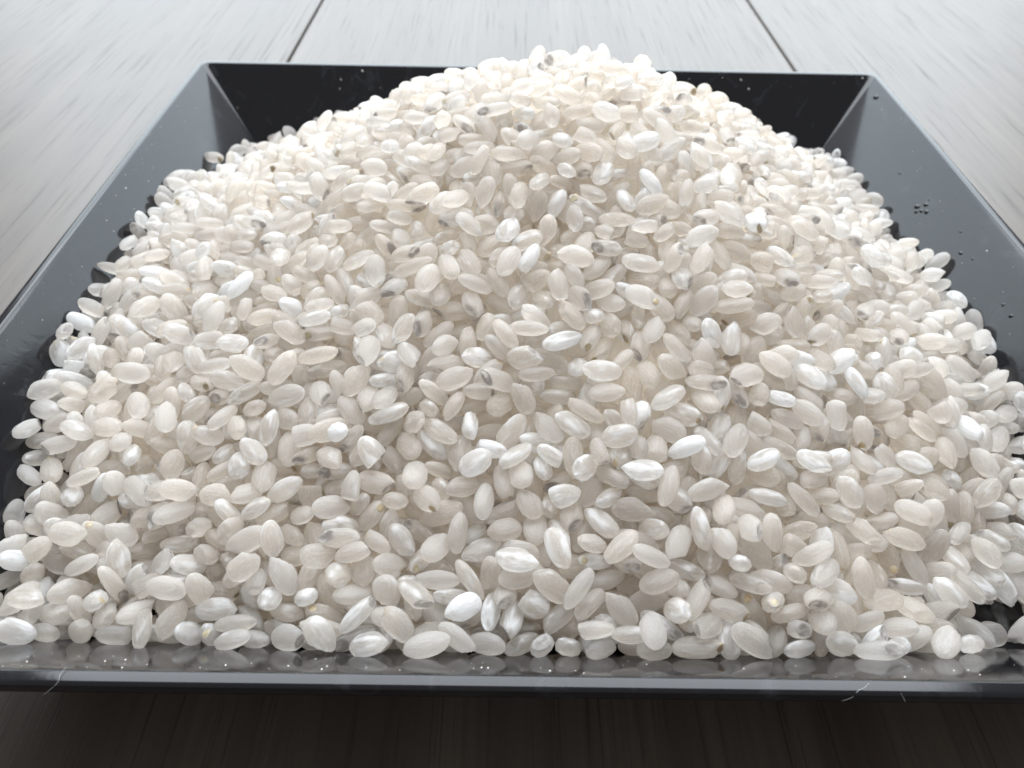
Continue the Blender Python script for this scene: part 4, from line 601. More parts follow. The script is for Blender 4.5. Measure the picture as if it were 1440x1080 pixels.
271,-572,-63,150,-35,-166,4,-461,193,62,-25,3,-22,3,289,235,144,59,-28,94,3,38,11,204,48,-11,34,1,-3,-705,-109,-22,34,-40,3,283,-672,-113,154,33,-177,0,162,-483,1,0,14,-106,1,625,457,-85,14,6,-111,1,
-229,211,162,9,22,-156,0,709,-277,-120,-61,28,130,2,697,133,-97,178,-30,50,0,324,73,134,116,-22,-103,0,-121,-720,-100,5,15,18,4,113,-126,137,40,-33,65,1,-487,177,40,171,-17,-169,0,113,-13,194,151,-5,-107,0,
550,-50,8,156,4,171,3,227,164,187,19,2,-163,1,81,-207,123,19,-5,-149,1,136,82,213,-58,-12,66,3,-342,-685,-130,12,19,-138,0,-685,205,-38,-92,34,121,2,-743,193,-65,-69,14,7,0,403,-133,42,-44,-14,-178,2,
222,-336,34,-156,37,127,4,171,-708,-96,-27,17,-73,0,-242,-378,10,54,2,63,2,-429,58,66,177,29,31,0,-531,-69,12,138,-13,-69,4,-466,22,36,36,7,-70,1,351,225,114,158,8,27,2,-78,-3,185,-14,7,-71,3,
438,117,53,57,-11,7,2,-56,-539,-36,153,9,-95,3,41,-612,-68,-178,-19,3,1,548,-416,-99,-162,-10,28,1,-165,215,189,-166,37,10,4,-112,-256,86,-73,3,148,0,-142,174,192,-12,-13,123,0,-379,237,86,166,27,12,3,
-671,587,-121,-158,-15,103,3,677,-395,-128,167,-38,-33,1,-657,-598,-156,-107,-20,77,2,-443,-257,0,154,21,-18,1,285,88,133,-124,-8,33,1,665,125,-76,-146,-14,-91,1,-207,130,169,24,31,-38,4,140,36,198,-32,-5,-123,3,
394,259,74,-17,6,173,0,-705,348,-64,77,7,122,3,-442,126,55,-103,30,-168,1,-95,98,213,-45,47,38,3,-2,-98,149,41,33,-14,0,636,-58,-69,28,12,173,0,556,80,-18,-140,28,-119,4,-458,-567,-117,35,24,-137,3,
194,-685,-96,-12,-40,57,2,-324,-288,19,56,26,-138,1,-542,-197,-9,-47,2,-121,0,-493,-444,-78,179,33,-87,2,-302,91,123,-152,-53,-44,1,-174,149,177,45,1,-15,1,-101,175,220,-169,-23,-37,0,-108,-614,-76,-158,2,131,1,
-118,155,205,54,-10,-147,1,162,-280,79,-20,-6,-162,4,61,-64,176,174,6,73,3,662,179,-95,48,-3,23,0,421,-311,-3,37,2,-154,3,135,-580,-64,34,20,-126,0,35,-26,197,-177,14,-133,0,610,-287,-73,-111,-24,-68,1,
-254,170,148,125,13,139,0,464,-432,-78,8,3,173,2,388,189,94,-3,4,140,0,-667,-483,-110,-16,-20,66,1,-602,-217,-48,-146,9,-134,3,445,-477,-86,-44,0,-39,3,192,-5,167,38,-21,100,0,-698,-532,-128,85,38,58,3,
640,-81,-74,176,-22,-16,0,-513,-292,-27,110,12,104,1,-514,-498,-89,81,7,62,0,-262,-448,-16,179,12,-110,2,303,-616,-86,-35,25,25,1,-237,339,144,63,-8,-172,2,458,-563,-126,6,23,43,4,-663,465,-92,65,-16,-45,0,
601,61,-44,179,-4,77,2,648,-167,-70,-139,-5,-98,1,-624,-600,-151,127,-2,-40,1,-426,-355,-17,145,-8,10,4,12,296,212,-118,-1,44,2,524,15,17,174,16,93,2,-77,284,193,156,13,-159,0,-557,-127,-15,-9,10,30,1,
427,-508,-95,-168,-5,68,3,316,209,141,160,39,118,3,128,-545,-42,167,-9,136,2,-51,-238,111,-21,9,-98,0,674,-194,-98,-2,-3,-60,1,-131,-528,-36,-167,-33,105,0,-364,-556,-93,42,10,-50,0,-132,-492,-20,31,8,-11,2,
-673,-676,-140,-19,-1,116,2,-412,-461,-66,148,16,170,0,-330,359,90,69,25,-41,4,-272,349,130,77,-26,-116,2,176,-375,42,-176,55,-23,1,-126,-352,39,76,-17,58,0,248,-27,145,-178,12,155,0,-31,-586,-62,15,-13,29,2,
425,-330,-26,173,-28,158,3,-170,-674,-107,152,17,-171,0,661,-10,-73,-35,-22,43,1,-726,-195,-85,179,28,-68,0,223,-612,-76,169,4,5,0,66,-143,135,-122,0,114,3,-587,111,6,-142,-21,54,0,335,-625,-97,50,50,107,4,
607,-386,-93,39,6,90,1,-365,254,100,-42,25,91,1,527,92,-2,177,-3,52,2,510,-377,-69,-54,-22,-149,0,54,-515,-18,-149,41,-62,1,-276,-388,13,-156,9,-60,3,322,-538,-67,-11,4,-16,2,52,-405,44,-166,5,69,0,
497,415,0,41,15,-176,1,364,-696,-127,5,-19,-7,3,330,310,133,88,-4,-67,2,370,-449,-58,22,0,-56,1,-700,142,-39,-149,-8,83,0,302,278,138,145,6,-107,2,-688,612,-128,127,40,-59,0,-698,35,-37,-157,5,90,0,
-231,-481,-29,9,-27,146,1,-640,-441,-98,-40,-4,82,1,-369,-397,-31,0,7,109,4,-7,-374,45,-132,22,-103,3,-540,-648,-152,-48,-8,-124,1,-90,60,199,-4,23,-166,3,532,540,-47,-171,31,177,0,-322,-367,-10,152,12,140,0,
308,-394,0,3,-15,167,2,660,538,-117,41,-19,-8,0,-706,237,-52,43,-2,-133,0,-641,-24,-32,-21,17,-92,1,110,211,231,7,15,69,0,-568,337,-17,155,-11,-6,3,-133,-573,-49,174,2,-62,2,-405,83,78,47,-2,64,0,
628,400,-86,175,1,106,3,527,229,2,56,15,78,0,352,139,120,48,37,15,1,-726,69,-65,7,27,-37,0,609,386,-71,11,-8,81,2,650,-179,-89,165,35,112,2,673,465,-110,-156,-2,85,0,669,-264,-105,125,-15,65,2,
-671,405,-77,25,5,28,0,472,143,37,-129,-21,-75,1,-208,-647,-82,-155,25,45,0,619,-32,-53,-52,29,-100,0,221,-710,-90,121,-29,-63,1,-108,-58,170,36,13,-40,1,685,33,-84,-149,-6,3,0,-273,66,141,25,38,131,1,
-717,-145,-71,-113,36,-98,2,-624,-312,-74,-53,-17,57,0,-71,180,207,-62,-27,161,3,-273,301,136,-22,-4,-180,2,261,-655,-106,-3,75,95,4,-304,-397,-15,73,-11,22,0,98,121,216,173,6,170,4,-566,-680,-150,-129,48,124,3,
204,-287,66,-131,-25,131,3,211,-327,53,-54,-23,18,1,-447,-621,-131,-25,-59,-94,1,-621,-381,-81,-154,-14,141,2,-491,-560,-116,-11,-12,-141,1,-536,-368,-60,-97,-24,107,2,-73,-603,-64,130,26,178,0,-687,-324,-77,19,-25,8,2,
-367,-595,-100,156,-11,21,2,-741,-212,-74,76,29,-69,0,-308,-679,-116,-136,4,-91,4,-190,-708,-118,58,9,-170,3,-253,-110,110,46,-5,-64,2,-91,-358,44,-7,26,-71,0,-336,-154,64,-161,-9,-26,0,514,-272,-38,72,-32,-164,3,
-143,291,180,166,-10,104,1,-405,-527,-79,135,2,-8,0,-203,-681,-104,-54,17,143,1,-46,-198,123,-83,18,-157,0,-141,-145,134,-30,-7,130,1,-236,-422,6,-53,-19,56,3,-199,-334,27,4,39,-86,0,-44,-657,-71,3,-9,155,0,
-159,72,170,121,-60,-88,1,-716,-46,-51,174,-14,-146,0,-7,-22,185,-6,13,-170,2,-749,48,-69,163,-28,-115,3,466,-502,-110,43,-23,92,0,-649,-206,-45,57,28,-15,4,606,-330,-83,-162,2,119,1,664,-430,-138,-41,2,73,0,
-629,86,-6,4,-16,71,3,398,9,78,-156,11,131,3,448,192,61,128,12,-150,0,-87,-506,-24,-14,-43,108,1,276,32,137,93,-9,-163,0,136,-679,-102,-155,8,-136,0,82,-276,80,131,-12,-149,2,26,-313,73,12,61,-36,4,
-190,-514,-28,45,-3,177,4,-248,-599,-75,85,-4,45,2,6,-638,-84,14,-28,42,3,-93,-37,174,25,-43,4,2,214,-425,8,107,23,-123,0,-295,-708,-118,13,38,97,0,690,250,-119,58,4,-142,2,-683,-630,-148,143,-31,-115,3,
395,-73,83,91,19,-6,2,-715,-402,-111,158,32,-54,1,173,64,186,-134,24,156,4,-711,404,-92,-105,20,90,2,-492,-520,-86,-133,3,-70,3,664,240,-97,174,-27,33,2,496,194,20,-29,-8,159,0,-736,129,-62,5,55,-77,1,
-463,-367,-48,113,-26,143,1,224,98,174,-1,8,87,3,106,-232,98,168,-15,-71,3,-552,27,11,137,16,124,4,-455,-338,-15,4,0,-133,1,-514,-227,-8,149,-27,-120,1,-7,-659,-73,139,-11,107,0,467,-350,-45,140,4,3,1,
405,-497,-78,13,-3,17,1,360,-308,10,1,30,-75,0,-402,-201,30,-4,-40,83,1,-600,-380,-59,136,21,-91,1,556,-384,-93,32,11,19,0,463,393,24,-69,-25,-154,0,-57,-339,64,-90,-4,19,1,-508,-339,-45,-102,-6,20,0,
631,-486,-146,62,14,68,2,-108,-378,29,180,43,78,4,256,245,158,-152,-5,140,0,-614,435,-69,130,38,41,2,142,-108,145,18,-51,117,1,261,77,149,-178,-31,57,3,-572,171,12,-124,15,82,3,262,-58,140,-47,31,-153,4,
697,445,-113,89,10,94,0,269,-388,0,178,-40,-132,1,314,-587,-81,13,11,33,0,-674,-71,-31,-131,9,-109,1,430,-419,-65,-24,-8,-39,1,268,-289,49,166,-12,19,3,152,-208,102,-9,-7,152,0,694,-199,-115,25,-13,52,0,
205,-714,-113,34,41,126,0,-235,-645,-91,149,22,-9,0,-395,-589,-89,-3,-2,-100,0,-749,353,-62,1,-4,-164,2,381,-547,-88,-114,33,145,4,136,112,226,1,14,14,2,419,10,61,-14,-38,-25,1,-698,-666,-127,99,2,83,3,
107,-670,-95,64,-42,-3,0,-496,-390,-55,-55,-6,10,1,559,-320,-82,-153,15,5,2,529,8,-7,79,11,99,0,-70,-630,-68,153,7,22,1,420,367,54,139,-35,-29,1,-696,534,-124,163,43,-68,4,-183,-258,96,-55,0,-130,0,
-610,126,-6,-28,-18,146,0,40,-262,96,-174,1,-77,0,606,319,-74,119,33,-108,3,543,465,-49,-132,-33,46,1,-647,189,-34,162,-17,-153,0,696,-152,-88,58,-6,-79,0,-592,-324,-72,177,-13,124,1,84,-248,91,160,-13,-41,3,
-649,317,-39,62,-8,128,2,-420,184,74,-64,42,86,2,10,-273,94,156,8,-92,3,428,105,74,-162,-8,49,0,674,602,-124,16,24,-127,1,-422,146,80,-17,-9,22,0,327,444,47,120,-30,-106,1,66,-173,121,-148,-21,131,1,
77,35,214,-148,23,-99,2,-228,-613,-82,-153,2,93,4,-270,-210,76,163,-21,-91,0,-254,-324,30,156,37,-39,2,132,-493,-16,-8,3,25,0,-566,-207,-28,-155,-1,-135,0,473,368,22,10,-5,-147,0,-332,-506,-67,28,6,127,2,
-616,-163,-28,-127,-2,168,3,-444,-589,-123,-138,-21,40,4,-528,-108,-4,63,2,-21,0,114,143,224,-78,7,163,0,-592,-640,-151,-96,-16,42,1,-737,-125,-76,102,-37,-85,0,-730,-369,-88,-179,0,90,1,-301,-536,-73,-14,-3,-116,2,
-464,223,50,153,-7,-159,0,601,-13,-47,-33,-69,155,2,476,-292,-38,7,2,61,1,408,340,78,-116,1,72,1,182,139,191,156,-1,-68,0,-529,98,15,-159,30,-12,1,-465,-275,-15,-123,-11,-6,2,357,-467,-49,-152,-23,-35,3,
547,-355,-78,4,-7,161,1,-350,-333,0,-150,5,-55,1,523,-163,-29,35,9,-35,0,508,-101,0,135,-14,147,0,-337,-207,39,16,-19,-53,0,-478,728,-91,-26,13,-35,3,159,-6,184,-45,30,-76,3,133,-278,86,175,11,-42,2,
511,59,13,-14,-25,163,3,489,124,18,-174,28,52,2,73,-215,103,173,0,-67,0,-58,133,218,-143,8,-93,1,504,-326,-61,5,-24,-174,0,10,-600,-62,-117,-42,74,0,-84,-679,-104,169,-7,41,1,-162,-347,32,96,-5,-46,1,
-497,-229,-32,164,49,159,0,176,189,201,-133,-10,59,2,365,356,101,-161,7,131,0,221,-389,15,101,16,47,0,418,41,58,7,9,5,0,-675,-277,-77,-158,-28,-89,1,626,502,-90,-57,-34,-64,1,-640,692,-134,-174,-17,-130,3,
626,94,-62,-123,3,142,3,585,-246,-59,-105,13,174,0,-625,505,-94,-155,-18,135,2,337,84,99,83,4,37,1,-173,-636,-91,-177,16,-104,2,268,-598,-77,-135,20,-4,0,539,400,-35,-35,32,-108,1,-527,718,-107,141,18,-25,0,
284,-636,-94,-71,20,27,1,222,717,-96,149,54,157,3,-584,-620,-166,31,15,-1,2,247,93,165,-146,31,-153,3,-72,-171,127,5,-15,-58,2,-91,248,206,-16,72,108,3,715,-369,-102,0,-10,40,1,-225,-329,25,87,-26,95,0,
-274,-413,-15,-175,33,-103,1,-658,-669,-157,67,0,-22,1,644,521,-100,-137,11,116,0,586,294,-59,25,-15,72,2,-333,-45,87,-176,14,174,3,-421,-558,-103,-147,18,154,3,-246,-162,95,-19,-19,-54,0,-497,-520,-110,-179,-16,120,3,
-419,-326,-22,-144,24,-50,3,-544,-482,-99,114,-4,153,4,574,183,-34,15,8,117,0,18,-674,-80,-108,-16,96,1,59,-623,-81,-156,-15,-60,0,-313,129,123,-152,21,-121,3,-51,213,211,-143,51,-125,3,-586,5,-19,21,-6,-175,0,
-546,-325,-52,-127,-31,141,3,185,706,-89,-31,-3,-171,2,-675,-589,-144,116,-44,63,4,335,-703,-121,7,-37,-30,3,311,-505,-51,-3,-21,52,4,331,-195,73,58,0,20,1,40,-547,-36,164,28,-70,1,-704,149,-59,-14,24,8,2,
364,-371,-20,-156,28,-36,0,358,-117,69,-133,-9,75,2,460,18,45,33,21,-51,0,482,-652,-156,-71,30,138,1,-657,-187,-30,-141,29,-95,4,572,-466,-140,150,-42,118,2,637,-214,-71,-161,8,134,3,-608,528,-86,-53,8,-81,0,
-439,348,43,161,7,107,0,205,61,172,-14,-16,-123,3,182,-248,88,143,-12,148,0,-347,340,95,149,-32,-21,0,-136,119,180,-21,-9,79,2,-334,155,119,-179,14,11,0,-90,220,199,173,72,-45,4,-65,77,215,151,-7,-23,1,
45,-649,-93,179,9,17,1,-336,-475,-51,-31,15,-60,0,-511,-184,-16,60,1,67,0,41,160,230,42,-26,-158,1,-137,17,182,27,5,60,4,83,-628,-88,-154,27,-100,3,-431,154,59,163,-8,21,2,-103,275,206,-5,-14,-11,2,
-444,-112,32,-28,-4,160,1,-442,-298,-16,-137,53,153,0,164,-549,-52,8,24,-93,1,-362,357,67,27,1,-39,1,360,-3,86,16,-27,-119,0,-747,-154,-72,-50,41,-35,0,278,305,136,59,-27,144,4,300,21,125,56,-52,-136,2,
-715,-247,-77,-117,-20,54,2,305,564,-23,58,-17,150,3,690,224,-118,90,-6,-141,0,-694,-146,-73,-167,51,-158,4,-599,29,-10,-179,2,24,1,395,199,73,36,0,156,0,-723,-2,-55,77,22,84,0,-690,304,-58,-178,-6,-109,0,
630,657,-133,-160,-49,-10,1,263,282,144,-151,1,147,0,551,30,-10,150,13,-29,0,547,224,-20,153,10,67,0,-414,-487,-80,14,12,-163,2,485,-155,-16,-23,17,-79,2,-409,-282,-5,3,20,-79,2,-412,-237,10,-157,-17,-47,1,
40,48,219,178,25,-38,3,-398,45,87,15,-31,-105,3,-439,35,49,175,16,-80,1,48,-584,-66,33,20,-28,0,-643,64,-26,9,15,171,0,-297,167,131,-8,2,26,0,26,-709,-124,-60,40,-90,4,616,578,-114,-71,42,-121,2,
598,250,-61,21,-5,-84,0,521,-555,-157,69,21,140,3,559,-262,-56,47,19,-44,0,467,-622,-157,77,47,53,1,99,268,217,-50,-3,-16,2,-462,315,45,131,-10,7,1,-103,-93,153,-27,-6,51,2,-127,231,199,6,-21,-165,3,
-179,-9,151,-103,5,-139,0,-187,-306,55,107,-7,-114,3,268,-458,-19,3,-17,152,2,695,-149,-112,-163,13,-101,1,-511,-553,-132,-28,-8,163,0,-615,-347,-73,46,-26,-91,2,563,-7,-4,-35,18,-9,0,395,-110,55,134,-5,-12,3,
639,-37,-64,61,6,171,4,-455,-640,-150,-134,-5,-2,0,-608,249,-22,110,-1,-127,2,319,142,122,89,-17,-138,3,401,-170,37,-41,-8,-105,1,-556,-5,-6,-1,7,26,2,-258,-486,-36,142,-23,-146,1,562,56,-25,172,-9,174,2,
-30,143,225,-146,-5,-78,0,195,651,-44,-179,-39,145,2,172,-671,-107,168,20,-116,0,308,-681,-125,8,-14,31,2,687,-337,-133,38,4,-149,0,681,-457,-145,12,7,90,1,-14,504,66,10,-16,4,0,-71,-58,164,32,-15,68,3,
-40,-106,145,178,20,-63,1,-282,-634,-97,-149,-4,-50,1,-369,-643,-128,-13,-36,26,0,-264,-512,-55,134,-3,115,2,668,-450,-166,28,6,-101,3,-448,-186,-1,172,10,-123,0,221,-483,-20,-127,-19,80,0,-595,390,-59,-32,-30,163,2,
-690,-214,-83,116,-48,-21,1,-672,95,-22,8,13,-87,1,-551,-619,-152,12,-11,35,0,-90,-411,24,-147,-9,-35,2,-689,639,-136,89,-1,171,0,81,295,216,-138,23,-172,2,-738,-89,-72,23,-8,-135,1,355,-494,-68,29,-5,50,1,
-496,-23,15,5,30,30,3,-9,717,-72,26,61,-146,0,339,-522,-61,13,46,-102,4,-36,593,-5,29,-5,-172,2,-296,-587,-84,120,-8,143,0,-81,617,-20,141,-19,-165,0,-435,-155,24,-152,24,-127,0,-357,-121,53,-31,23,164,0,
-398,184,71,57,-4,-97,3,-401,246,69,-160,9,-26,2,-47,262,211,9,-25,-87,2,12,-560,-43,171,10,-35,2,-661,98,-41,-60,-4,116,0,248,-266,65,-3,12,-37,1,-451,-126,7,-177,-26,-36,3,226,-633,-88,-78,30,25,0,
-325,276,114,-145,20,135,3,-341,-618,-108,37,6,103,1,-308,-470,-49,126,5,88,4,459,103,24,-100,44,6,0,-591,617,-109,7,-4,-4,2,479,-222,-25,124,17,56,1,-515,379,-8,47,-20,-22,0,602,203,-62,-21,0,-141,2,
653,636,-140,125,56,-101,0,556,-27,-9,-34,7,-11,0,-580,-652,-174,147,4,140,3,-404,-679,-136,-152,13,-52,0,-2,631,-22,10,-24,-116,0,293,-340,17,-36,-4,72,0,672,59,-95,-6,8,-139,0,520,593,-59,110,-4,-38,2,
230,-225,90,119,-25,158,1,665,-133,-82,151,8,-161,0,202,-93,142,-179,-22,63,0,-495,306,24,35,-11,-66,4,703,107,-116,99,63,133,3,-583,-483,-101,-30,-9,-163,0,661,60,-76,-170,10,-108,2,-595,-146,-45,-25,7,-33,0,
279,-306,34,14,0,25,4,-466,-22,25,-108,10,-44,0,-160,539,25,-104,-42,-152,0,-46,723,-94,140,-9,13,0,-443,-47,35,40,16,-11,2,272,638,-54,-127,12,-113,3,-566,204,-7,-136,0,-33,0,-323,-242,32,29,-13,44,2,
507,-4,8,40,-6,99,0,-66,246,197,167,17,89,0,14,251,222,-119,-11,-48,2,319,-421,-23,37,27,-126,1,-232,-705,-116,-164,-9,-144,2,-745,-50,-67,-83,-17,-70,1,-238,117,131,4,-11,-5,2,-207,275,154,162,0,23,1,
-663,-513,-131,-170,-25,16,1,-143,-615,-79,-33,1,137,1,-683,-354,-97,140,2,132,2,-206,-8,140,-53,-6,-134,0,-525,66,18,-114,9,51,0,639,474,-103,120,28,95,3,-373,40,73,-118,-14,65,0,64,129,229,-141,8,113,1,
-187,76,166,-146,13,-117,0,591,-184,-70,14,-13,119,0,544,-468,-121,-22,27,-104,3,-522,168,9,57,2,92,3,-457,-472,-83,169,-15,44,1,-448,-405,-62,-32,-3,-164,2,692,89,-107,-53,-60,113,1,564,-73,-49,-170,-2,-41,3,
-212,153,161,57,10,-38,2,44,725,-93,1,-11,147,3,43,687,-72,-71,28,32,2,-480,-54,6,-143,3,-110,2,559,-591,-164,113,12,-53,0,539,139,-10,-9,-30,-170,2,-395,358,40,97,-4,-22,3,-387,-421,-45,-111,-10,-24,0,
384,-88,68,120,54,-6,3,-22,663,-44,-42,13,-26,2,-517,334,3,19,-11,176,0,-381,438,41,139,-19,-66,2,653,436,-100,146,10,-16,1,-679,-425,-108,148,0,56,0,676,648,-131,87,8,91,0,-650,-344,-86,-38,-7,160,2,
90,-696,-97,2,-2,10,0,297,-436,-18,20,20,-104,3,256,121,153,20,-24,116,0,259,-332,19,-80,-17,-165,1,-634,-176,-45,178,-6,-164,3,258,-363,13,8,3,-25,0,326,-370,-15,-13,18,-97,0,372,-227,46,89,10,73,0,
448,-555,-104,-151,-15,160,3,437,-93,24,170,-3,-87,3,44,261,216,29,-13,46,0,252,46,151,51,-6,26,0,73,204,219,-143,5,-164,2,534,724,-96,40,-22,65,1,180,307,174,-179,-21,20,2,677,405,-105,-32,-5,-11,2,
-682,-243,-85,137,4,-138,2,446,-183,6,-117,38,-5,4,202,691,-77,113,14,-149,1,543,489,-54,-20,22,-109,0,-489,-136,5,35,2,81,0,-31,201,208,101,18,83,3,124,-168,113,-174,-26,98,0,-668,221,-48,-39,3,120,2,
-517,-666,-151,21,-18,44,0,-120,38,180,138,5,-153,3,147,241,204,-62,24,-56,2,-405,-579,-111,-19,-9,7,2,-280,215,124,-61,34,-98,3,-5,234,210,-179,-22,-166,3,381,-402,-33,-33,45,26,4,475,-543,-135,38,60,64,4,
-638,155,-23,-170,-19,-103,0,-182,-112,144,175,7,-32,2,-316,-446,-34,61,24,123,2,371,316,96,179,-14,-4,2,31,-146,131,158,-12,111,0,-244,-673,-108,141,7,-111,2,144,-456,3,-28,0,-138,0,364,196,115,-29,21,60,3,
-408,-170,24,-158,15,-119,2,-247,-451,-33,-176,-14,-1,3,240,650,-70,26,13,-29,1,619,154,-72,-166,11,74,0,-595,89,-20,-6,13,-30,0,654,213,-86,1,-4,-58,1,-361,-261,25,154,20,-103,0,591,451,-80,25,-13,-29,1,
-565,365,-33,150,31,-48,0,-324,42,93,-59,7,38,0,-266,267,139,179,14,-70,0,-455,-670,-158,14,26,97,1,-584,311,-27,-110,-37,-64,0,475,-678,-149,-38,-1,-28,2,-41,-380,46,15,-10,11,3,-623,-657,-169,-52,-28,-177,0,
74,718,-88,79,51,66,3,509,-617,-168,-90,1,169,0,-496,43,27,-42,2,103,0,97,-527,-27,-18,-2,20,0,129,-631,-81,-93,0,-26,3,103,-568,-61,34,-18,2,1,542,-100,-38,-145,-4,91,1,-37,-684,-112,113,-3,169,0,
387,-408,-55,161,7,-122,1,104,178,219,-32,-7,-67,1,87,250,211,-147,20,157,0,513,523,-38,14,-10,-50,0,-634,-110,-34,145,56,-109,3,227,20,163,28,3,136,0,536,-193,-50,116,-9,150,1,227,267,168,-7,39,89,1,
-17,578,15,-50,17,46,2,247,168,165,143,11,-89,3,-534,-286,-22,45,4,-88,3,-396,-614,-119,32,-4,-78,2,-501,-308,-44,157,-25,44,1,-568,683,-122,102,-8,-146,1,-417,-664,-156,-110,-23,30,0,-273,22,110,140,-4,56,0,
-430,624,-47,126,-12,-71,3,-290,-246,40,14,23,-110,1,-394,733,-60,-116,-2,-171,2,675,117,-92,-144,-26,-9,0,404,-640,-124,10,-11,-145,1,-721,-179,-101,175,9,-78,4,-360,211,96,110,-25,-11,2,-556,29,-13,3,24,171,2,
389,-683,-137,156,-8,150,1,219,330,164,-10,26,104,0,184,721,-102,149,6,-170,3,-592,460,-66,-30,24,49,1,-473,-662,-147,-50,26,-16,4,-655,-242,-75,150,-20,-169,3,-6,-127,136,-9,17,166,1,-703,-104,-67,151,17,-74,0,
669,289,-106,31,26,44,0,152,699,-58,137,-21,25,2,-679,-554,-136,170,-30,70,0,495,-565,-148,-30,-11,80,0,509,-596,-163,75,-22,-15,0,-354,186,98,-171,-17,-173,1,476,233,29,-7,25,75,3,80,694,-64,179,10,-12,1,
-137,-47,153,14,18,-147,4,-174,-410,4,-37,-4,-9,0,-517,134,21,66,0,66,3,-716,-340,-89,59,66,105,1,-416,-434,-56,-165,14,161,0,342,-421,-31,-1,-37,27,4,232,-57,139,33,7,42,3,703,213,-120,-39,-6,128,4,
243,-100,128,8,11,21,0,-32,244,202,159,-5,56,2,-381,-35,54,-31,-43,50,1,41,-226,110,5,13,-35,1,-119,-678,-104,153,19,-84,0,231,-139,125,-40,30,-131,0,-745,3,-69,-162,0,-85,1,-379,-191,29,138,-13,109,2,
-586,-509,-119,-72,1,148,3,-382,-277,5,-16,-27,111,2,-588,-365,-79,174,5,173,3,-379,-677,-150,8,-15,-8,2,264,-134,119,-14,-5,-66,2,-746,83,-74,-18,-53,175,1,637,617,-125,50,-1,129,0,-58,652,-49,-163,-15,-123,2,
-354,7,100,5,-37,-16,2,522,-119,-27,40,-3,-71,0,680,683,-146,142,-16,20,0,493,-490,-113,148,52,-86,1,-539,-586,-153,-79,41,-134,0,-550,-563,-141,-39,8,-131,3,512,-207,-39,-177,1,133,3,165,-588,-67,164,27,-165,0,
95,-542,-46,-150,16,82,4,73,-478,-7,-4,22,-108,1,68,-557,-53,174,-38,89,1,652,-537,-168,-128,4,49,4,-157,507,57,-131,-7,74,2,-551,-266,-57,-152,1,32,0,-223,30,132,-3,9,-148,1,341,472,27,157,0,120,2,
-573,-553,-122,97,-9,96,0,177,97,191,-92,-16,102,3,12,717,-91,-149,5,127,0,-151,351,159,-68,-25,-77,0,-543,-200,-44,-11,-12,-56,0,-662,271,-46,9,4,121,2,667,391,-121,38,7,164,0,-196,664,-12,126,-11,-148,3,
-243,672,-26,-101,-16,52,3,-229,575,17,160,15,-59,3,-246,734,-47,108,20,-170,2,-29,-629,-80,-173,-25,56,0,-237,638,-20,129,-10,78,1,-259,583,19,-30,-15,-83,2,-221,651,-31,-36,-20,89,0,348,-73,81,-150,17,41,1,
567,214,-55,145,-26,1,0,339,-166,77,-45,0,-152,0,541,158,-31,-176,-32,55,2,620,-530,-175,145,-10,-1,3,559,652,-125,-133,-46,17,2,-36,694,-69,17,18,66,1,618,-559,-186,-43,-12,-76,1,10,-680,-113,168,-55,114,2,
-619,372,-59,-147,39,66,0,584,584,-127,-154,26,-170,2,541,-55,-32,-13,6,0,2,-311,456,56,147,7,3,0,-59,514,61,163,49,156,3,-55,469,90,-42,12,-139,1,336,-329,4,-179,22,-62,0,-31,390,141,-122,-2,-74,2,
500,116,-4,-61,-22,-7,0,-247,738,-79,-89,46,-134,4,-47,364,150,-161,1,-24,2,-39,274,184,-145,0,96,0,-8,-160,121,-135,-15,54,1,343,129,99,9,-7,106,0,376,430,56,124,5,55,2,-89,149,196,-133,71,39,4,
549,687,-135,-152,-10,100,0,396,463,8,151,-24,-82,2,3,-48,170,136,12,-135,1,-611,633,-124,5,-22,26,0,-354,512,26,143,10,84,0,485,51,3,-153,-6,-139,0,584,124,-54,39,22,-153,1,-97,715,-98,-19,-17,-147,0,
-139,-11,151,-7,17,170,1,-140,47,167,-149,-40,57,4,343,662,-55,-100,8,22,3,519,-516,-140,-167,12,-128,2,-144,229,183,0,7,86,0,-148,318,154,177,-45,-56,0,-148,364,129,165,-19,-99,0,-152,439,95,154,9,5,0,
513,-598,-189,-173,3,-101,3,336,347,95,-168,15,-36,2,-114,520,47,-93,28,103,0,-98,564,15,-131,17,141,0,-173,602,-26,-3,7,-154,2,-149,631,-47,18,-26,-107,2,-128,748,-62,20,-8,78,3,-144,743,-43,164,-22,14,0,
322,-664,-103,-3,-4,-46,0,-137,686,-23,-148,-13,35,2,-137,496,57,82,-17,-113,0,-165,661,-20,77,45,-80,4,-146,-226,99,176,-4,-169,3,-157,-384,20,-30,47,-139,1,-175,647,-65,36,28,118,1,-174,681,-92,-32,-30,-64,1,
-177,722,-94,133,-16,122,2,-141,-705,-115,-85,-15,167,2,-104,761,-42,-135,2,-129,1,-60,726,-44,20,-2,-53,4,-99,718,-31,2,14,66,0,-93,656,-8,-87,9,-77,3,488,684,-123,178,-7,-154,3,-104,631,5,161,3,-39,2,
-129,723,-23,51,12,-159,0,-154,572,37,-7,-17,-176,0,-81,432,114,-38,33,-86,3,-109,421,113,-83,69,76,4,-88,401,150,-40,-28,-16,0,-194,480,86,21,12,91,1,371,472,17,144,-16,42,3,325,379,88,-37,0,4,0,
-111,601,21,-168,-2,-90,1,-169,588,-5,-50,29,-43,1,-142,602,22,53,-7,-56,0,-201,534,45,-40,-26,-99,0,-60,561,25,84,30,-4,1,-75,594,2,96,21,89,1,-203,729,-58,-8,-1,-18,3,-192,753,-66,63,-18,11,0,
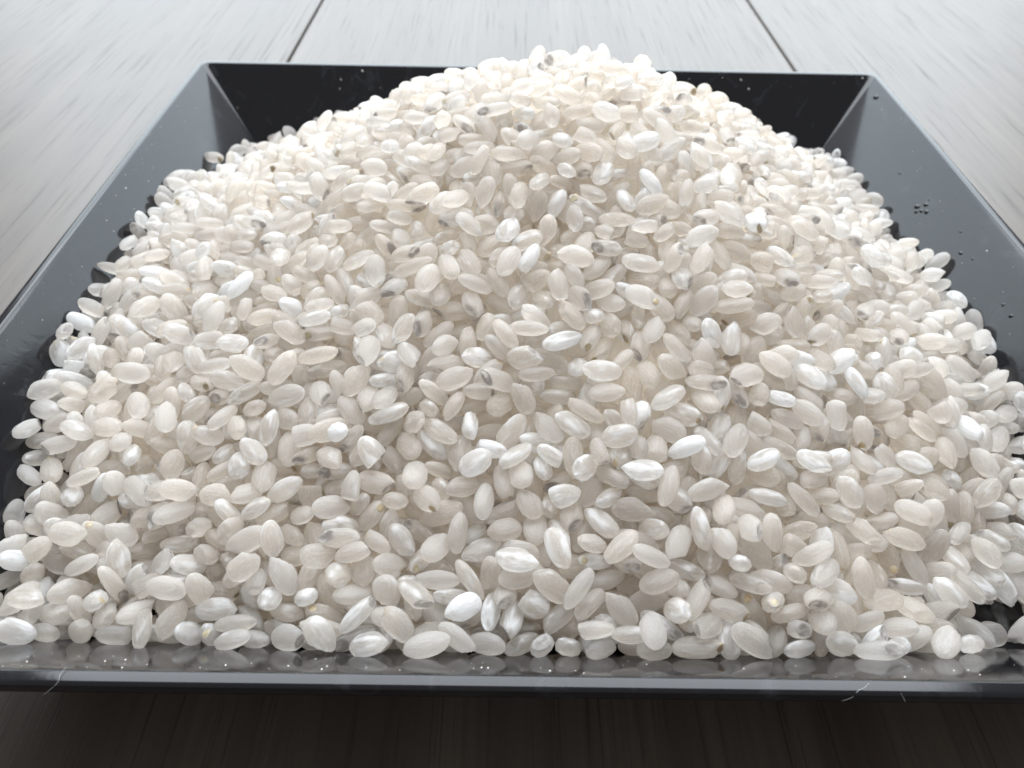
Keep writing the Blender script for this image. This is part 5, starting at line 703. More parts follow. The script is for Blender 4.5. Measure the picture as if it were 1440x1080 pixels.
-184,683,-30,152,0,-165,0,-215,766,-51,-68,31,-155,2,-164,583,17,6,-38,-173,2,-188,557,23,-150,-17,-14,1,-88,501,66,-20,-16,151,1,341,162,100,-72,0,-114,4,-240,604,0,-19,81,-9,1,-217,500,46,26,24,-29,4,
-222,485,64,5,18,173,2,-280,503,46,-103,-23,61,2,-229,383,120,3,-51,11,0,-113,626,-31,-10,-6,19,0,-101,646,-50,-33,-7,16,2,-71,696,-72,-132,-6,24,1,-616,267,-36,14,-24,81,1,-95,472,80,37,-8,-88,1,
-607,189,-27,126,48,-156,1,-113,390,123,-56,-25,14,0,-187,498,64,12,4,-73,2,-111,444,96,-178,10,91,0,-154,416,132,-152,-1,118,1,-195,350,143,-116,2,75,2,377,285,88,148,-6,-168,0,-145,688,-88,-81,36,114,2,
-140,721,-104,-145,12,-16,2,-76,-702,-118,-16,-2,-157,1,348,569,-28,-92,-6,-157,1,347,205,99,-150,21,51,1,329,538,-16,-148,-12,-152,0,506,-293,-51,-22,-11,-60,0,389,544,-8,-145,9,-69,0,538,-224,-68,-81,38,-67,4,
-109,-2,172,148,19,126,0,-132,70,180,180,3,-97,1,-107,127,193,-126,9,-58,3,-99,193,198,-169,10,-22,4,-92,370,144,-118,-9,-123,0,-32,-711,-116,-22,-41,-50,1,-79,293,176,4,-42,-86,4,297,546,5,-44,-36,15,3,
14,329,166,-43,-25,-157,3,-482,525,-39,-79,45,125,1,-436,443,10,-151,-8,65,0,-488,501,-29,-136,-38,-27,2,228,679,-84,176,-15,-112,1,151,337,165,-18,9,141,0,148,385,127,128,28,25,2,146,446,98,-139,-3,-4,0,
124,467,77,-53,-16,-54,1,-428,562,-27,-15,5,-80,2,136,506,58,168,7,61,2,264,620,-32,-34,18,-96,0,183,635,-23,130,40,-69,0,233,604,-23,-22,12,-46,0,258,535,14,-5,36,-2,1,151,656,-30,-79,43,168,0,
283,489,40,-24,19,63,1,165,692,-73,171,61,114,4,133,728,-95,6,-42,92,3,133,558,33,-27,-19,-76,1,584,-285,-89,21,-25,-89,0,-446,610,-56,-128,22,113,0,-391,670,-75,26,54,-113,1,116,703,-73,70,73,-123,3,
99,715,-90,91,-25,-133,2,145,-705,-114,-118,-9,10,0,536,-633,-189,-24,3,-18,0,127,-654,-94,-135,-1,-27,4,141,-522,-32,129,3,141,2,266,-34,129,-164,-9,-39,3,591,375,-92,-169,7,-165,2,138,-232,90,-52,-8,134,0,
597,-552,-168,-160,-8,-49,1,417,399,46,8,7,-169,0,140,129,206,-21,-4,17,2,150,195,201,37,7,50,3,186,265,180,77,-3,-142,4,-422,691,-84,3,2,-179,0,546,419,-82,16,-7,-59,0,598,406,-97,-33,20,32,0,
524,-577,-172,-148,8,139,0,181,-464,-7,158,-19,85,2,567,-218,-81,148,-5,-65,1,535,-166,-54,-6,20,-36,1,232,585,0,55,27,-150,0,207,617,-30,-41,-30,-142,4,630,270,-92,-154,-2,-119,0,415,-80,55,-154,-22,-14,3,
232,-702,-122,83,-15,-144,4,617,234,-78,2,5,135,0,212,-679,-110,12,-19,101,1,225,-594,-59,-83,-16,-1,0,174,520,46,-122,14,150,2,556,33,-37,119,-15,-167,2,583,65,-61,-172,-11,-88,0,-544,371,-14,-127,-28,-63,2,
216,-247,84,53,13,-48,1,-561,486,-66,-47,34,38,0,225,3,148,4,19,53,2,-541,615,-108,-86,17,55,3,-485,576,-68,-16,10,127,0,-497,718,-102,135,10,-39,0,-537,306,5,-25,30,180,0,218,469,78,16,62,66,2,
203,440,95,-171,23,-29,2,217,411,105,8,-13,-125,3,549,-139,-52,159,-28,129,3,256,442,75,-163,-12,141,2,603,-112,-62,13,-12,38,1,369,252,94,132,-3,-22,1,186,231,185,30,22,49,2,-462,687,-94,80,16,-109,0,
-484,648,-91,132,-17,46,0,-514,620,-91,176,-11,108,0,-476,618,-72,154,9,103,0,-457,545,-41,3,-13,52,1,-510,487,-35,-56,-15,-36,2,-458,464,-9,-165,-36,-100,4,-467,353,2,89,-13,148,0,210,295,158,-41,-27,-170,3,
252,418,88,174,-7,163,0,245,319,135,168,34,63,0,196,323,150,1,-30,-120,0,-510,221,12,-45,61,179,4,221,202,180,13,-38,168,0,101,662,-40,177,-2,2,0,94,639,-20,-55,3,34,2,518,690,-138,33,17,-59,1,
114,599,16,82,-46,-30,3,549,302,-52,120,-1,-162,2,583,385,-66,56,2,85,0,593,418,-79,-131,17,179,1,48,-188,113,1,18,96,4,20,-63,171,-124,-25,55,2,270,680,-90,112,36,17,3,293,640,-69,84,44,168,2,
288,606,-46,178,-46,-58,4,274,706,-110,164,-7,45,1,305,590,-34,133,-14,132,0,565,446,-66,-10,10,-102,2,310,506,18,103,54,124,2,292,410,74,174,22,51,0,36,225,211,-29,-1,20,0,39,293,189,-115,13,19,1,
34,308,168,-159,-8,-129,1,292,385,99,157,9,52,0,48,396,130,-178,19,106,0,-512,635,-109,-143,-10,99,0,565,247,-63,48,26,131,0,564,457,-97,90,-12,-125,4,37,-679,-107,86,-23,122,3,10,394,131,-168,24,66,3,
313,-455,-39,-31,-16,-137,0,31,430,115,-47,48,51,0,-15,534,52,51,4,129,3,581,540,-109,-40,-41,-157,0,16,526,59,92,-81,-173,3,18,579,10,-5,12,49,4,558,511,-90,162,-17,-147,3,-35,630,-28,-164,-25,-79,0,
-293,740,-65,-179,50,134,3,-264,712,-49,94,-35,173,0,-289,672,-59,-139,3,-109,0,-238,698,-38,3,-21,160,1,-298,638,-20,5,-19,67,1,-302,568,-4,-64,-29,-38,3,-294,595,-14,80,-29,-60,1,-331,444,41,8,-28,176,3,
-411,590,-34,-91,-27,-76,3,13,680,-56,20,12,-43,4,64,429,106,42,24,70,0,-11,275,189,-136,-29,-67,2,277,352,115,-14,8,-42,0,49,544,48,174,5,-171,0,521,665,-127,-126,-3,-2,1,73,285,192,140,37,58,0,
112,362,162,-105,-12,100,0,91,373,136,179,47,105,2,92,414,115,7,14,110,1,-387,736,-86,25,-7,-3,1,-377,686,-79,-121,26,-60,0,-567,561,-93,33,59,-28,0,95,-163,120,-32,-33,96,0,276,57,123,-20,35,20,1,
-359,647,-48,10,0,-68,3,-389,590,-14,-2,6,119,1,-380,488,8,1,-31,68,1,282,-1,122,-5,42,-6,0,-189,615,-39,-40,7,-163,1,-445,423,25,-18,-8,-178,0,101,456,90,-50,-18,-76,4,124,531,54,19,-23,-57,4,
-356,655,-68,7,-2,-39,1,106,-200,101,-34,9,-8,1,498,626,-112,-154,-41,-102,0,-557,428,-57,30,-20,-26,0,-338,739,-75,-127,-4,-166,2,-315,747,-55,-139,-21,-130,0,-329,667,-59,37,-21,177,0,-365,687,-55,170,-31,-151,0,
-380,644,-36,-170,-12,-63,1,-353,563,-1,165,39,-32,4,-393,537,2,-103,-1,85,2,-329,379,74,-154,-18,60,0,527,504,-65,149,18,-59,0,41,566,36,-18,-12,-173,0,53,624,-3,175,-47,-5,2,56,653,-10,7,33,-54,2,
-570,384,-50,146,-1,-123,0,98,-703,-117,-179,-5,23,0,69,-677,-107,-153,29,-27,0,295,321,118,81,6,-7,1,529,539,-76,-138,-2,119,1,99,-599,-76,41,-4,-38,0,526,572,-89,-47,60,-45,0,74,488,83,14,38,116,1,
-218,586,-23,133,-66,149,1,-697,47,-63,133,12,56,0,-186,507,41,-131,0,-149,0,414,720,-93,136,7,-116,0,438,726,-79,-78,-6,-74,0,439,682,-80,107,73,-86,0,455,654,-67,-176,-16,-77,3,427,579,-52,-126,12,-152,2,
432,538,-34,-150,-6,-132,0,464,617,-47,2,19,127,0,-541,-627,-173,13,26,-140,1,507,437,-21,-136,-11,131,1,440,404,7,21,-43,-153,3,443,436,8,92,-21,38,0,-541,-524,-118,104,4,-171,2,-551,-401,-68,2,-20,-13,0,
-559,-351,-65,63,-8,-90,2,-541,-296,-55,25,-15,2,2,-546,-233,-61,167,-25,34,0,-542,-143,-31,-2,-3,-50,3,-552,-99,-31,9,-10,114,1,-558,-58,-22,133,13,68,0,-548,-22,-17,142,4,33,4,-547,72,-9,106,26,157,1,
-573,128,-9,144,-25,134,1,-553,164,-4,-168,15,-131,2,-541,-659,-177,48,16,171,3,-558,240,-20,-57,11,49,0,-591,640,-166,-25,-17,-142,0,-600,537,-128,42,14,-173,0,506,682,-95,-84,-18,13,3,479,643,-80,134,48,-152,2,
526,656,-80,-4,35,137,0,503,555,-52,54,9,44,0,573,510,-68,131,-5,-141,3,523,406,-50,-27,-33,69,0,473,315,25,-164,51,7,3,484,283,13,27,13,52,3,473,382,-7,-27,-44,-59,1,-604,-101,-42,46,8,80,0,
-602,-61,-49,162,24,-156,2,-589,-20,-34,-24,29,-171,0,-581,55,-29,-19,-30,20,0,-616,87,-34,3,-4,93,2,-615,128,-38,101,34,145,0,-574,190,-25,152,-15,60,4,-589,244,-46,156,26,-165,3,-595,273,-55,-121,14,-143,3,
-593,310,-69,-157,3,141,0,-597,378,-92,-22,-12,156,0,-566,415,-95,-11,4,66,1,-593,481,-110,-179,23,176,0,-598,509,-116,151,-32,-6,2,-591,582,-145,-150,-52,-52,1,-569,269,-36,-170,36,57,2,-565,331,-70,0,-29,-64,1,
385,718,-71,59,-14,20,0,-517,-46,-3,37,-7,-42,0,-522,-4,5,-94,2,-75,0,350,722,-65,60,-27,64,2,327,760,-55,22,2,-18,0,371,708,-50,-7,-6,-78,1,355,621,-42,-72,-29,63,2,386,613,-59,-140,-14,-150,2,
405,619,-28,-168,-15,-74,2,372,663,-50,129,43,-64,0,365,436,32,38,-28,-158,1,380,458,38,176,11,-27,2,411,685,-99,-134,-15,-168,3,-521,30,10,99,-12,-37,1,442,709,-104,-48,30,48,3,453,195,36,-169,-19,7,1,
-493,115,24,14,-37,-30,3,-525,209,-2,-157,-7,78,0,-519,268,-12,150,16,87,0,-505,309,-18,-164,17,-77,2,-516,376,-47,-115,30,162,1,-506,408,-51,7,15,-145,0,-510,470,-70,-36,0,69,2,-520,509,-80,116,-1,13,3,
-517,-97,-19,-117,-4,-15,0,-512,-131,-30,-179,-10,119,1,-487,-183,-22,-105,-13,79,2,428,630,-101,12,18,-165,0,358,693,-71,116,2,-168,1,385,676,-70,138,5,-176,2,402,654,-62,-154,42,-96,0,414,602,-48,-21,16,-150,0,
421,642,-50,-47,2,-123,0,478,538,-29,-4,-26,-20,2,450,552,-18,-174,20,51,1,426,454,21,163,3,20,1,431,504,-40,-176,15,24,0,-547,365,-62,-123,-20,-16,1,443,240,58,-30,-18,167,2,482,705,-96,-157,45,-164,1,
-540,418,-72,-144,1,-166,0,-547,487,-92,158,16,163,0,-554,537,-112,17,39,151,3,-544,578,-115,-140,-36,-75,0,459,555,-50,-33,-20,123,3,-554,633,-144,-78,11,-163,0,-494,-662,-167,-179,-8,-27,2,-490,-620,-163,31,22,-87,1,
-512,-595,-154,-10,-32,51,3,449,585,-71,-123,-33,-114,2,429,628,-76,107,17,-179,2,-495,-267,-37,-17,-19,72,3,-543,442,-73,-127,47,154,0,504,-636,-170,90,20,166,2,632,-652,-180,164,10,177,1,-580,-189,-53,-166,7,-68,0,
-688,-497,-135,116,-1,-134,3,660,364,-121,-140,-2,-28,0,430,339,39,-179,0,-74,0,665,149,-100,-22,31,-174,2,-660,-456,-119,12,25,-80,2,-663,-309,-87,-17,10,-83,3,423,213,62,133,-19,151,0,-701,-163,-89,-100,6,84,2,
-665,-140,-82,155,11,176,2,-676,-99,-83,-180,18,-122,3,-670,-64,-78,177,-35,-32,3,-673,5,-73,14,-17,14,0,-680,43,-78,30,18,-145,0,-687,89,-80,158,2,-89,0,-686,135,-85,166,-23,-23,1,645,-572,-148,7,11,97,0,
-673,187,-86,176,37,-128,2,-677,225,-86,-32,-16,73,0,616,550,-122,-26,50,-106,4,-688,274,-89,-17,-7,111,4,-691,310,-96,-50,13,-151,1,-689,342,-105,-76,6,63,1,-672,417,-130,13,25,-175,0,-655,-538,-145,-175,-15,47,0,
-666,-639,-160,-175,-23,148,4,648,669,-141,138,-3,133,1,677,-538,-153,-137,2,-79,0,402,656,-93,30,-25,159,1,359,590,-67,6,-3,121,1,394,584,-73,150,-1,-106,0,397,583,-34,165,-9,174,3,-708,-369,-101,158,16,140,2,
-702,-310,-100,70,17,-160,2,-721,-283,-102,-22,30,-40,4,424,501,-13,-68,1,61,0,701,399,-124,28,68,171,3,690,323,-110,21,-12,5,1,-711,-234,-97,138,3,-178,0,-659,445,-137,132,-26,-18,3,-717,-132,-93,-9,-28,66,0,
-723,-58,-90,23,10,26,2,-724,-20,-88,172,10,-29,2,-723,47,-94,171,-11,113,0,470,434,-2,161,-25,42,2,-720,97,-105,-56,3,-91,0,-713,142,-107,10,1,-62,3,-708,184,-105,17,21,-129,0,-710,221,-101,13,30,-129,2,
381,340,76,75,30,22,1,712,-407,-115,-47,-14,82,3,696,-505,-134,-126,16,-108,0,-716,-94,-92,-140,-1,-37,0,-520,571,-91,179,15,-62,2,432,-156,28,5,-16,156,4,633,-6,-69,-162,-7,-61,3,-644,267,-75,180,-21,57,2,
-629,308,-86,-16,35,155,0,-624,362,-91,-151,23,110,0,-641,395,-113,-12,-6,-94,2,-648,473,-127,-156,34,-85,3,-640,498,-132,57,-3,-1,1,586,-583,-171,168,-2,132,0,504,710,-102,-158,-61,-24,0,531,630,-92,-152,7,-134,2,
542,607,-86,13,53,-9,0,-659,597,-146,-131,-18,112,0,-635,601,-171,95,12,-176,1,-636,624,-175,108,22,-19,0,592,270,-82,-158,13,-151,0,441,87,39,-135,25,62,4,404,70,67,26,17,-5,0,570,78,-40,120,44,-176,3,
432,162,48,-96,-39,-92,0,-575,-567,-156,-21,26,-111,0,-595,-542,-129,56,-24,111,2,417,241,49,-60,15,-95,0,-590,-274,-65,17,-16,61,0,-588,-232,-65,-19,7,-172,1,409,136,66,23,33,78,3,-658,220,-70,145,3,-119,4,
-633,191,-61,162,-24,7,0,-647,144,-65,-21,-22,59,0,-632,-624,-162,-166,-2,-52,1,-619,-554,-145,2,-4,-4,3,620,-177,-78,-50,18,-38,3,430,-69,39,178,-17,-27,3,-616,-257,-77,-163,-18,-10,3,-617,-211,-69,172,2,-165,2,
-626,-167,-69,-121,-5,-58,0,-623,-140,-56,-140,-13,147,1,470,27,25,7,5,-22,0,596,635,-128,25,-39,105,0,588,622,-108,-178,-13,135,2,623,22,-58,10,-5,52,2,584,577,-101,-101,-15,122,0,553,467,-78,-39,1,46,0,
-635,-81,-53,87,-32,-50,2,-647,-49,-61,-106,-46,-25,1,585,336,-78,161,-5,-174,2,574,297,-77,26,6,-117,0,629,334,-99,-103,0,-158,0,574,144,-46,-79,30,-159,4,585,97,-57,127,-6,-8,3,-627,-24,-55,-1,-15,-75,2,
-619,30,-56,29,15,-102,3,-639,107,-51,163,11,162,1,594,546,-89,-130,15,47,0,-183,567,7,-17,7,152,2,-565,613,-137,-40,12,-175,2,-502,673,-154,-122,-13,-109,3,351,497,7,51,8,86,1,93,655,8,15,-4,12,0,
8,647,14,-141,14,-78,2,69,521,86,-19,-12,-56,2,25,527,90,-147,20,114,2,0,385,159,129,2,-153,0,0,457,115,48,17,-57,1,-294,63,106,-12,19,52,4,-273,89,119,-16,21,-146,0,-291,141,109,135,-10,-54,0,
-268,158,120,90,-4,79,1,-294,265,126,122,2,63,1,-286,317,119,-44,-15,29,2,-300,372,89,14,-10,-103,1,-292,462,33,30,-11,32,0,-285,483,18,-3,4,-143,3,-275,510,3,53,11,-165,1,-300,578,-34,42,-11,131,3,
-287,609,-53,175,-15,-45,4,-282,639,-67,-165,25,151,2,-280,674,-85,152,19,92,3,-270,711,-115,105,2,177,1,520,311,-33,-112,-34,-144,3,158,754,-34,-32,8,-177,2,477,342,1,159,15,118,1,49,717,-25,175,14,-114,0,
96,709,-44,135,-1,-161,3,153,638,13,14,-5,-58,2,91,472,113,-104,-14,-82,3,137,425,127,-43,-40,-109,1,150,474,117,31,32,2,2,106,315,181,-44,-7,-62,2,-321,211,111,89,32,-103,1,-340,258,94,17,16,-136,1,
-338,316,88,147,13,178,1,-315,347,87,-23,-5,43,4,-315,407,58,54,26,138,2,-339,501,6,89,-3,101,0,-305,530,-4,13,30,-104,0,-324,551,-26,24,18,140,0,-328,590,-47,41,18,116,0,-334,649,-88,-60,12,47,0,
-333,686,-110,-61,-24,-55,1,-314,710,-117,159,37,-129,3,469,181,15,-159,23,54,3,-286,-453,-36,-137,17,-74,0,503,277,-15,139,-8,-68,0,-265,-368,-1,29,-9,32,0,-286,-40,111,151,-9,55,0,47,756,-46,-152,-24,-130,1,
47,649,-35,-166,-11,-179,0,-242,-412,-16,-175,-29,113,2,13,765,-48,-157,28,-7,0,51,781,-33,-42,-3,-179,0,-21,748,-69,42,53,-87,1,-19,737,-39,116,4,-109,4,-80,697,-28,112,-19,-109,0,-25,687,-19,-53,-67,113,1,
-24,670,3,-67,-2,-12,3,-62,640,8,0,-40,22,2,-41,616,27,169,31,47,0,-55,450,107,-14,10,-86,0,-53,423,125,34,7,-100,2,-79,417,130,-19,33,-109,1,-76,355,172,170,28,114,3,476,604,-91,50,-11,106,0,
-184,-366,10,175,-26,10,2,486,654,-109,-168,6,35,1,-181,52,146,176,14,-118,2,-195,78,144,-165,-10,56,2,-196,122,153,108,-35,59,4,-176,176,171,16,-20,25,1,-194,239,166,179,12,166,3,-163,280,170,160,-10,1,4,
-180,315,147,174,-37,-83,1,-175,358,124,3,10,85,0,-205,468,55,4,-33,-58,1,457,565,-77,-115,9,-151,3,482,574,-56,-1,-19,92,0,-231,716,-103,-10,8,-10,3,-204,674,-88,178,-35,-50,3,14,700,-17,-147,-11,90,0,
-53,699,-27,21,14,89,3,6,663,-10,-161,-36,-30,0,51,707,-7,28,-1,9,1,49,649,15,173,-1,-114,0,47,504,82,-173,60,111,0,23,471,105,-102,-4,86,1,-6,357,181,-78,-25,-42,0,-225,-386,-1,-25,1,152,4,
507,400,-28,106,52,-148,0,498,463,-37,-16,1,-38,0,77,534,65,14,18,-114,3,510,486,-46,96,27,-60,0,-239,79,135,-54,17,79,3,-228,179,145,-137,-5,-45,1,-251,221,135,37,7,-60,1,-228,359,125,-96,-11,1,2,
-242,432,73,-24,4,127,3,-246,475,34,-44,4,36,1,-244,520,19,-139,2,74,0,-221,543,1,-166,-6,23,0,-247,588,-27,-33,9,-66,3,-231,622,-54,-163,-10,-4,2,-223,660,-73,20,-40,32,3,-219,-67,126,-4,13,175,2,
84,695,-24,-113,13,-58,1,96,627,-1,101,69,143,4,175,776,-38,11,45,-63,3,-410,-635,-137,-2,-17,-56,3,250,746,-63,-100,-10,50,0,232,703,-57,13,5,-109,0,248,701,-36,6,-5,23,2,253,652,-19,60,11,25,2,
280,628,-21,-27,49,170,4,267,585,10,-101,-3,36,1,340,535,21,57,-10,136,2,360,560,4,39,-6,61,2,344,427,59,-16,-7,-105,1,230,341,140,-28,26,77,1,-386,-371,-33,33,26,-68,0,-411,-131,22,-8,-32,37,2,
-434,-100,17,23,-6,-4,1,-451,-70,10,-134,18,-73,4,-409,-22,52,154,4,85,0,-436,191,45,-5,1,-119,1,-417,230,49,136,-4,117,0,-430,274,33,61,2,-111,0,-434,329,23,32,45,90,1,-413,379,20,-8,19,-172,1,
-411,407,12,-3,4,147,1,-408,466,-4,-176,27,109,0,-442,642,-121,129,-5,-13,1,-437,615,-99,2,66,111,3,-428,589,-86,40,-6,-144,0,-469,529,-65,-175,-10,15,1,-471,-511,-97,126,9,136,3,288,745,-76,-125,-19,13,0,
277,731,-63,-37,-43,131,1,281,711,-45,168,20,158,2,313,663,-38,-2,-19,84,0,270,583,-31,-171,23,-145,4,325,596,-14,-2,6,40,1,349,588,0,-76,-7,77,1,383,511,5,169,19,115,1,362,496,31,6,-32,-143,0,
396,-54,65,138,-18,-156,0,-395,514,-20,-12,-9,5,3,-454,-341,-36,-29,2,174,1,-467,-167,-5,-140,10,57,4,-459,-149,-7,150,13,149,1,-473,-99,-4,77,-39,41,1,-483,138,34,44,31,125,1,-500,187,18,148,15,77,1,
-458,231,25,49,10,-166,2,-455,284,14,-160,8,-134,3,-474,313,0,-166,23,151,3,-477,367,-24,-105,30,-18,4,-470,415,-25,-8,13,-153,3,-470,446,-37,139,3,43,3,499,-530,-126,-157,4,-65,3,-492,643,-128,-131,-65,-71,1,
-420,548,-56,-157,-2,-166,2,163,752,-62,28,-31,111,3,198,658,2,172,-7,-147,0,201,615,2,7,3,150,0,165,499,66,20,12,-122,1,68,581,49,-155,4,108,0,195,537,53,-41,-30,-91,1,204,390,141,173,-11,128,0,
128,336,177,-169,6,-83,0,102,293,200,159,-7,115,0,-361,499,-7,16,-18,139,3,-351,522,-21,54,4,168,2,-362,548,-39,-42,-13,-13,1,-370,612,-66,58,-12,4,0,-389,655,-108,-112,0,-155,0,-373,697,-117,-15,76,36,0,
320,665,-87,5,12,43,0,-290,-489,-62,39,-16,56,1,323,673,-63,119,-23,-166,3,-316,14,100,-26,-6,-128,3,-314,81,93,-153,1,-122,0,-309,125,99,53,-18,-51,0,-319,170,99,-35,18,-115,0,87,760,-53,-123,9,-175,1,
130,724,-49,164,-3,123,1,171,684,-24,64,-3,83,3,127,714,-34,15,71,52,4,161,717,-33,8,4,-8,3,136,724,-70,24,32,-88,3,195,699,-49,42,-16,-138,2,282,764,-48,99,27,-16,3,217,733,-41,161,-11,112,1,
304,610,-5,-85,4,39,0,262,613,10,-6,26,6,3,233,557,16,-149,-6,83,3,130,517,76,15,7,140,2,241,488,68,31,6,-49,0,235,407,124,-13,6,68,0,261,377,130,-24,22,36,2,-409,628,-94,97,28,132,2,
-396,582,-74,-146,-26,-125,0,-417,675,-124,-73,-10,-164,1,347,726,-88,163,12,-123,2,-360,-460,-51,46,-37,0,4,-358,-365,-24,-135,2,-58,0,-383,-331,-11,130,-23,-44,2,-341,4,85,-33,5,72,1,-375,83,80,-19,-6,68,0,
-393,139,73,24,6,-146,2,-395,299,54,-9,-10,85,0,-381,332,52,163,37,-154,3,-362,405,39,55,-20,8,2,-353,427,27,-43,-6,-3,0,-410,716,-112,-127,-28,22,1,351,523,-29,3,-41,-141,2,410,706,-121,-147,31,-56,1,
319,617,-61,132,-6,-1,1,-371,181,81,-155,-5,-91,2,-439,220,64,-30,0,-151,3,-409,269,57,121,-15,140,3,-402,416,33,59,-20,-163,1,687,-115,-108,-19,-72,166,2,-406,442,19,-15,-33,102,3,-389,553,-21,0,5,143,3,
-398,531,-38,-6,6,-177,3,-362,572,-50,125,10,174,2,-363,597,-51,8,-43,45,0,-374,641,-91,-139,7,18,1,-136,441,114,2,-4,-140,0,-395,687,-105,64,6,133,1,700,-79,-111,-106,0,-124,0,689,-51,-110,111,30,-101,2,
687,11,-115,-32,57,-57,0,677,39,-113,61,38,-144,1,-357,-289,11,-164,-35,117,4,-319,-22,101,73,-9,-16,3,-352,43,87,62,-4,56,1,-340,95,85,-180,5,-103,1,-332,114,104,143,-3,-68,2,-177,708,-77,-19,-13,141,0,
-194,698,-48,-144,-19,161,0,-363,718,-106,175,-24,163,1,-173,716,-44,130,-6,-71,0,-244,460,56,175,27,-14,3,-163,476,76,46,-10,119,3,-433,-76,32,78,-14,-148,0,330,621,-28,19,-51,95,4,-464,264,35,-15,-23,-51,2,
-462,309,25,-164,8,169,1,-417,343,31,-159,11,125,0,-439,391,22,-141,-46,-76,0,-459,414,-2,153,18,-69,0,-433,502,-15,-168,-20,175,3,-429,514,-39,164,5,103,0,-420,578,-55,160,-37,-83,2,-423,640,-78,-12,-24,7,0,
-152,469,96,156,19,-9,2,-416,667,-97,169,31,19,3,-434,721,-102,-112,42,-139,2,-346,-425,-32,-52,23,-121,0,685,-287,-121,148,-14,-53,2,669,-246,-127,-175,7,-152,0,-357,135,88,29,1,13,0,-159,741,-70,-43,-14,-149,0,
-137,719,-54,-111,-15,17,3,-143,693,-43,162,25,-61,4,-154,641,-28,-6,-14,-129,3,-108,599,1,9,3,155,1,-138,627,9,140,0,115,3,-421,694,-108,-70,4,-5,4,-196,633,-20,170,5,-149,2,-170,641,-2,-36,14,-40,1,
-220,609,3,-122,35,105,0,-283,615,1,-18,28,84,2,-304,560,27,57,-17,-89,0,-257,404,85,-69,34,98,2,-276,384,102,-135,6,129,4,-287,357,109,-36,12,-49,1,-319,482,23,7,13,-79,2,-323,533,15,-12,13,91,0,
-283,543,-15,35,16,132,2,-271,575,-27,4,5,110,0,-269,596,-47,-154,1,-146,1,-258,662,-68,-23,10,-60,0,-256,581,-5,-24,15,136,3,-257,683,-86,122,22,-164,4,663,263,-147,-67,11,105,2,663,371,-159,-17,25,73,0,
-256,41,132,-170,1,-96,3,-238,146,134,-138,16,-166,0,-234,245,149,156,6,119,2,-231,296,147,43,-1,13,2,-229,321,136,113,-2,1,2,-271,441,52,-36,30,85,0,-298,514,34,117,-33,79,1,-281,524,23,-22,11,129,2,
680,440,-134,158,5,-45,3,-265,720,-91,-170,-2,69,0,-220,565,-14,76,-6,-15,3,-279,661,-31,-117,13,151,1,-206,662,-49,25,-20,109,2,-225,514,32,-10,25,-101,2,-251,508,41,-10,-10,78,1,-218,444,71,-22,12,124,3,
-235,415,94,-51,-13,117,3,-376,276,71,-36,17,56,0,-356,292,87,39,16,159,0,-369,369,45,55,22,-34,4,-348,469,13,-59,44,155,2,-317,502,2,-46,27,126,3,-342,552,-10,23,27,-142,1,-333,589,-23,-4,16,102,0,
-322,636,-44,-24,-15,-37,3,-321,633,-65,-36,3,55,2,-309,680,-93,120,-38,-74,0,-303,730,-88,155,-11,5,2,-289,-551,-58,179,12,43,2,-272,-330,21,-41,4,-81,0,-298,2,115,78,17,-79,0,671,120,-120,3,-14,118,0,
-272,56,118,-20,-20,-146,1,691,179,-129,141,-75,51,1,-291,179,112,-175,-18,121,1,-299,224,124,-63,32,-100,1,-260,755,-59,-2,36,-160,0,-224,712,-63,-47,-6,-44,1,686,-410,-147,-146,41,-145,2,-106,316,181,-28,0,-14,2,
-101,339,164,151,7,-31,0,-144,409,107,-62,-10,27,0,-551,282,-28,15,-3,136,0,-561,305,-46,154,11,178,2,-534,344,-44,-179,-34,41,4,-538,392,-71,52,6,13,4,-557,467,-85,58,-41,13,0,-577,527,-93,-21,-14,-123,1,
-535,542,-88,-137,5,108,3,-574,593,-131,157,27,-135,4,-567,650,-129,-106,7,26,2,-535,656,-151,-65,20,-145,3,-504,-635,-152,44,-6,-25,3,-612,212,-26,-127,-13,-10,2,-479,-601,-139,-2,-3,-68,0,655,467,-122,-123,11,66,2,
615,485,-129,-179,25,123,2,-510,-255,-19,-175,19,134,0,656,582,-151,-62,16,-82,2,-496,-134,-14,-21,-3,-100,3,629,594,-147,3,-9,-101,0,10,742,-70,19,-20,122,2,27,729,-49,-144,-60,-150,4,11,721,-36,0,-11,6,0,
-19,649,-13,153,28,124,2,16,601,22,61,3,139,0,628,401,-144,-130,-12,105,1,-585,174,-5,-141,-10,95,1,-597,145,-19,16,10,5,3,46,382,170,-173,1,-40,0,-623,336,-57,-10,-29,-105,0,-589,357,-78,18,-9,45,1,
-590,424,-99,127,32,-30,4,-600,457,-103,137,4,145,0,-629,525,-112,147,-9,91,3,-609,550,-113,0,-31,-47,2,-605,613,-155,-133,19,-31,1,-579,657,-149,24,-28,-180,4,630,292,-139,-179,33,31,2,668,312,-151,-42,-42,19,1,
-561,-229,-43,-176,-10,-45,0,-521,-188,-36,18,-8,126,2,-526,-158,-18,165,66,152,4,-589,-50,-14,50,-5,15,0,672,375,-139,-14,-11,-56,1,-553,102,-3,39,-18,9,1,50,748,-69,77,-1,-4,0,56,714,-46,175,31,-155,0,
38,679,-44,17,-25,125,1,32,672,-18,56,20,-133,2,85,601,10,-133,-6,-73,4,38,608,33,-23,-27,-59,0,6,549,63,45,-23,-144,2,54,460,107,111,-13,-162,2,51,439,132,56,-41,-141,1,67,681,-9,-132,55,124,2,
-212,531,19,-3,-16,71,3,-16,642,20,90,7,136,2,5,424,134,7,-48,-51,2,-58,333,163,8,6,80,0,-469,204,32,-57,-9,-5,0,-474,256,13,-111,24,164,1,-498,295,1,-46,-1,160,2,-474,337,14,75,5,-24,0,
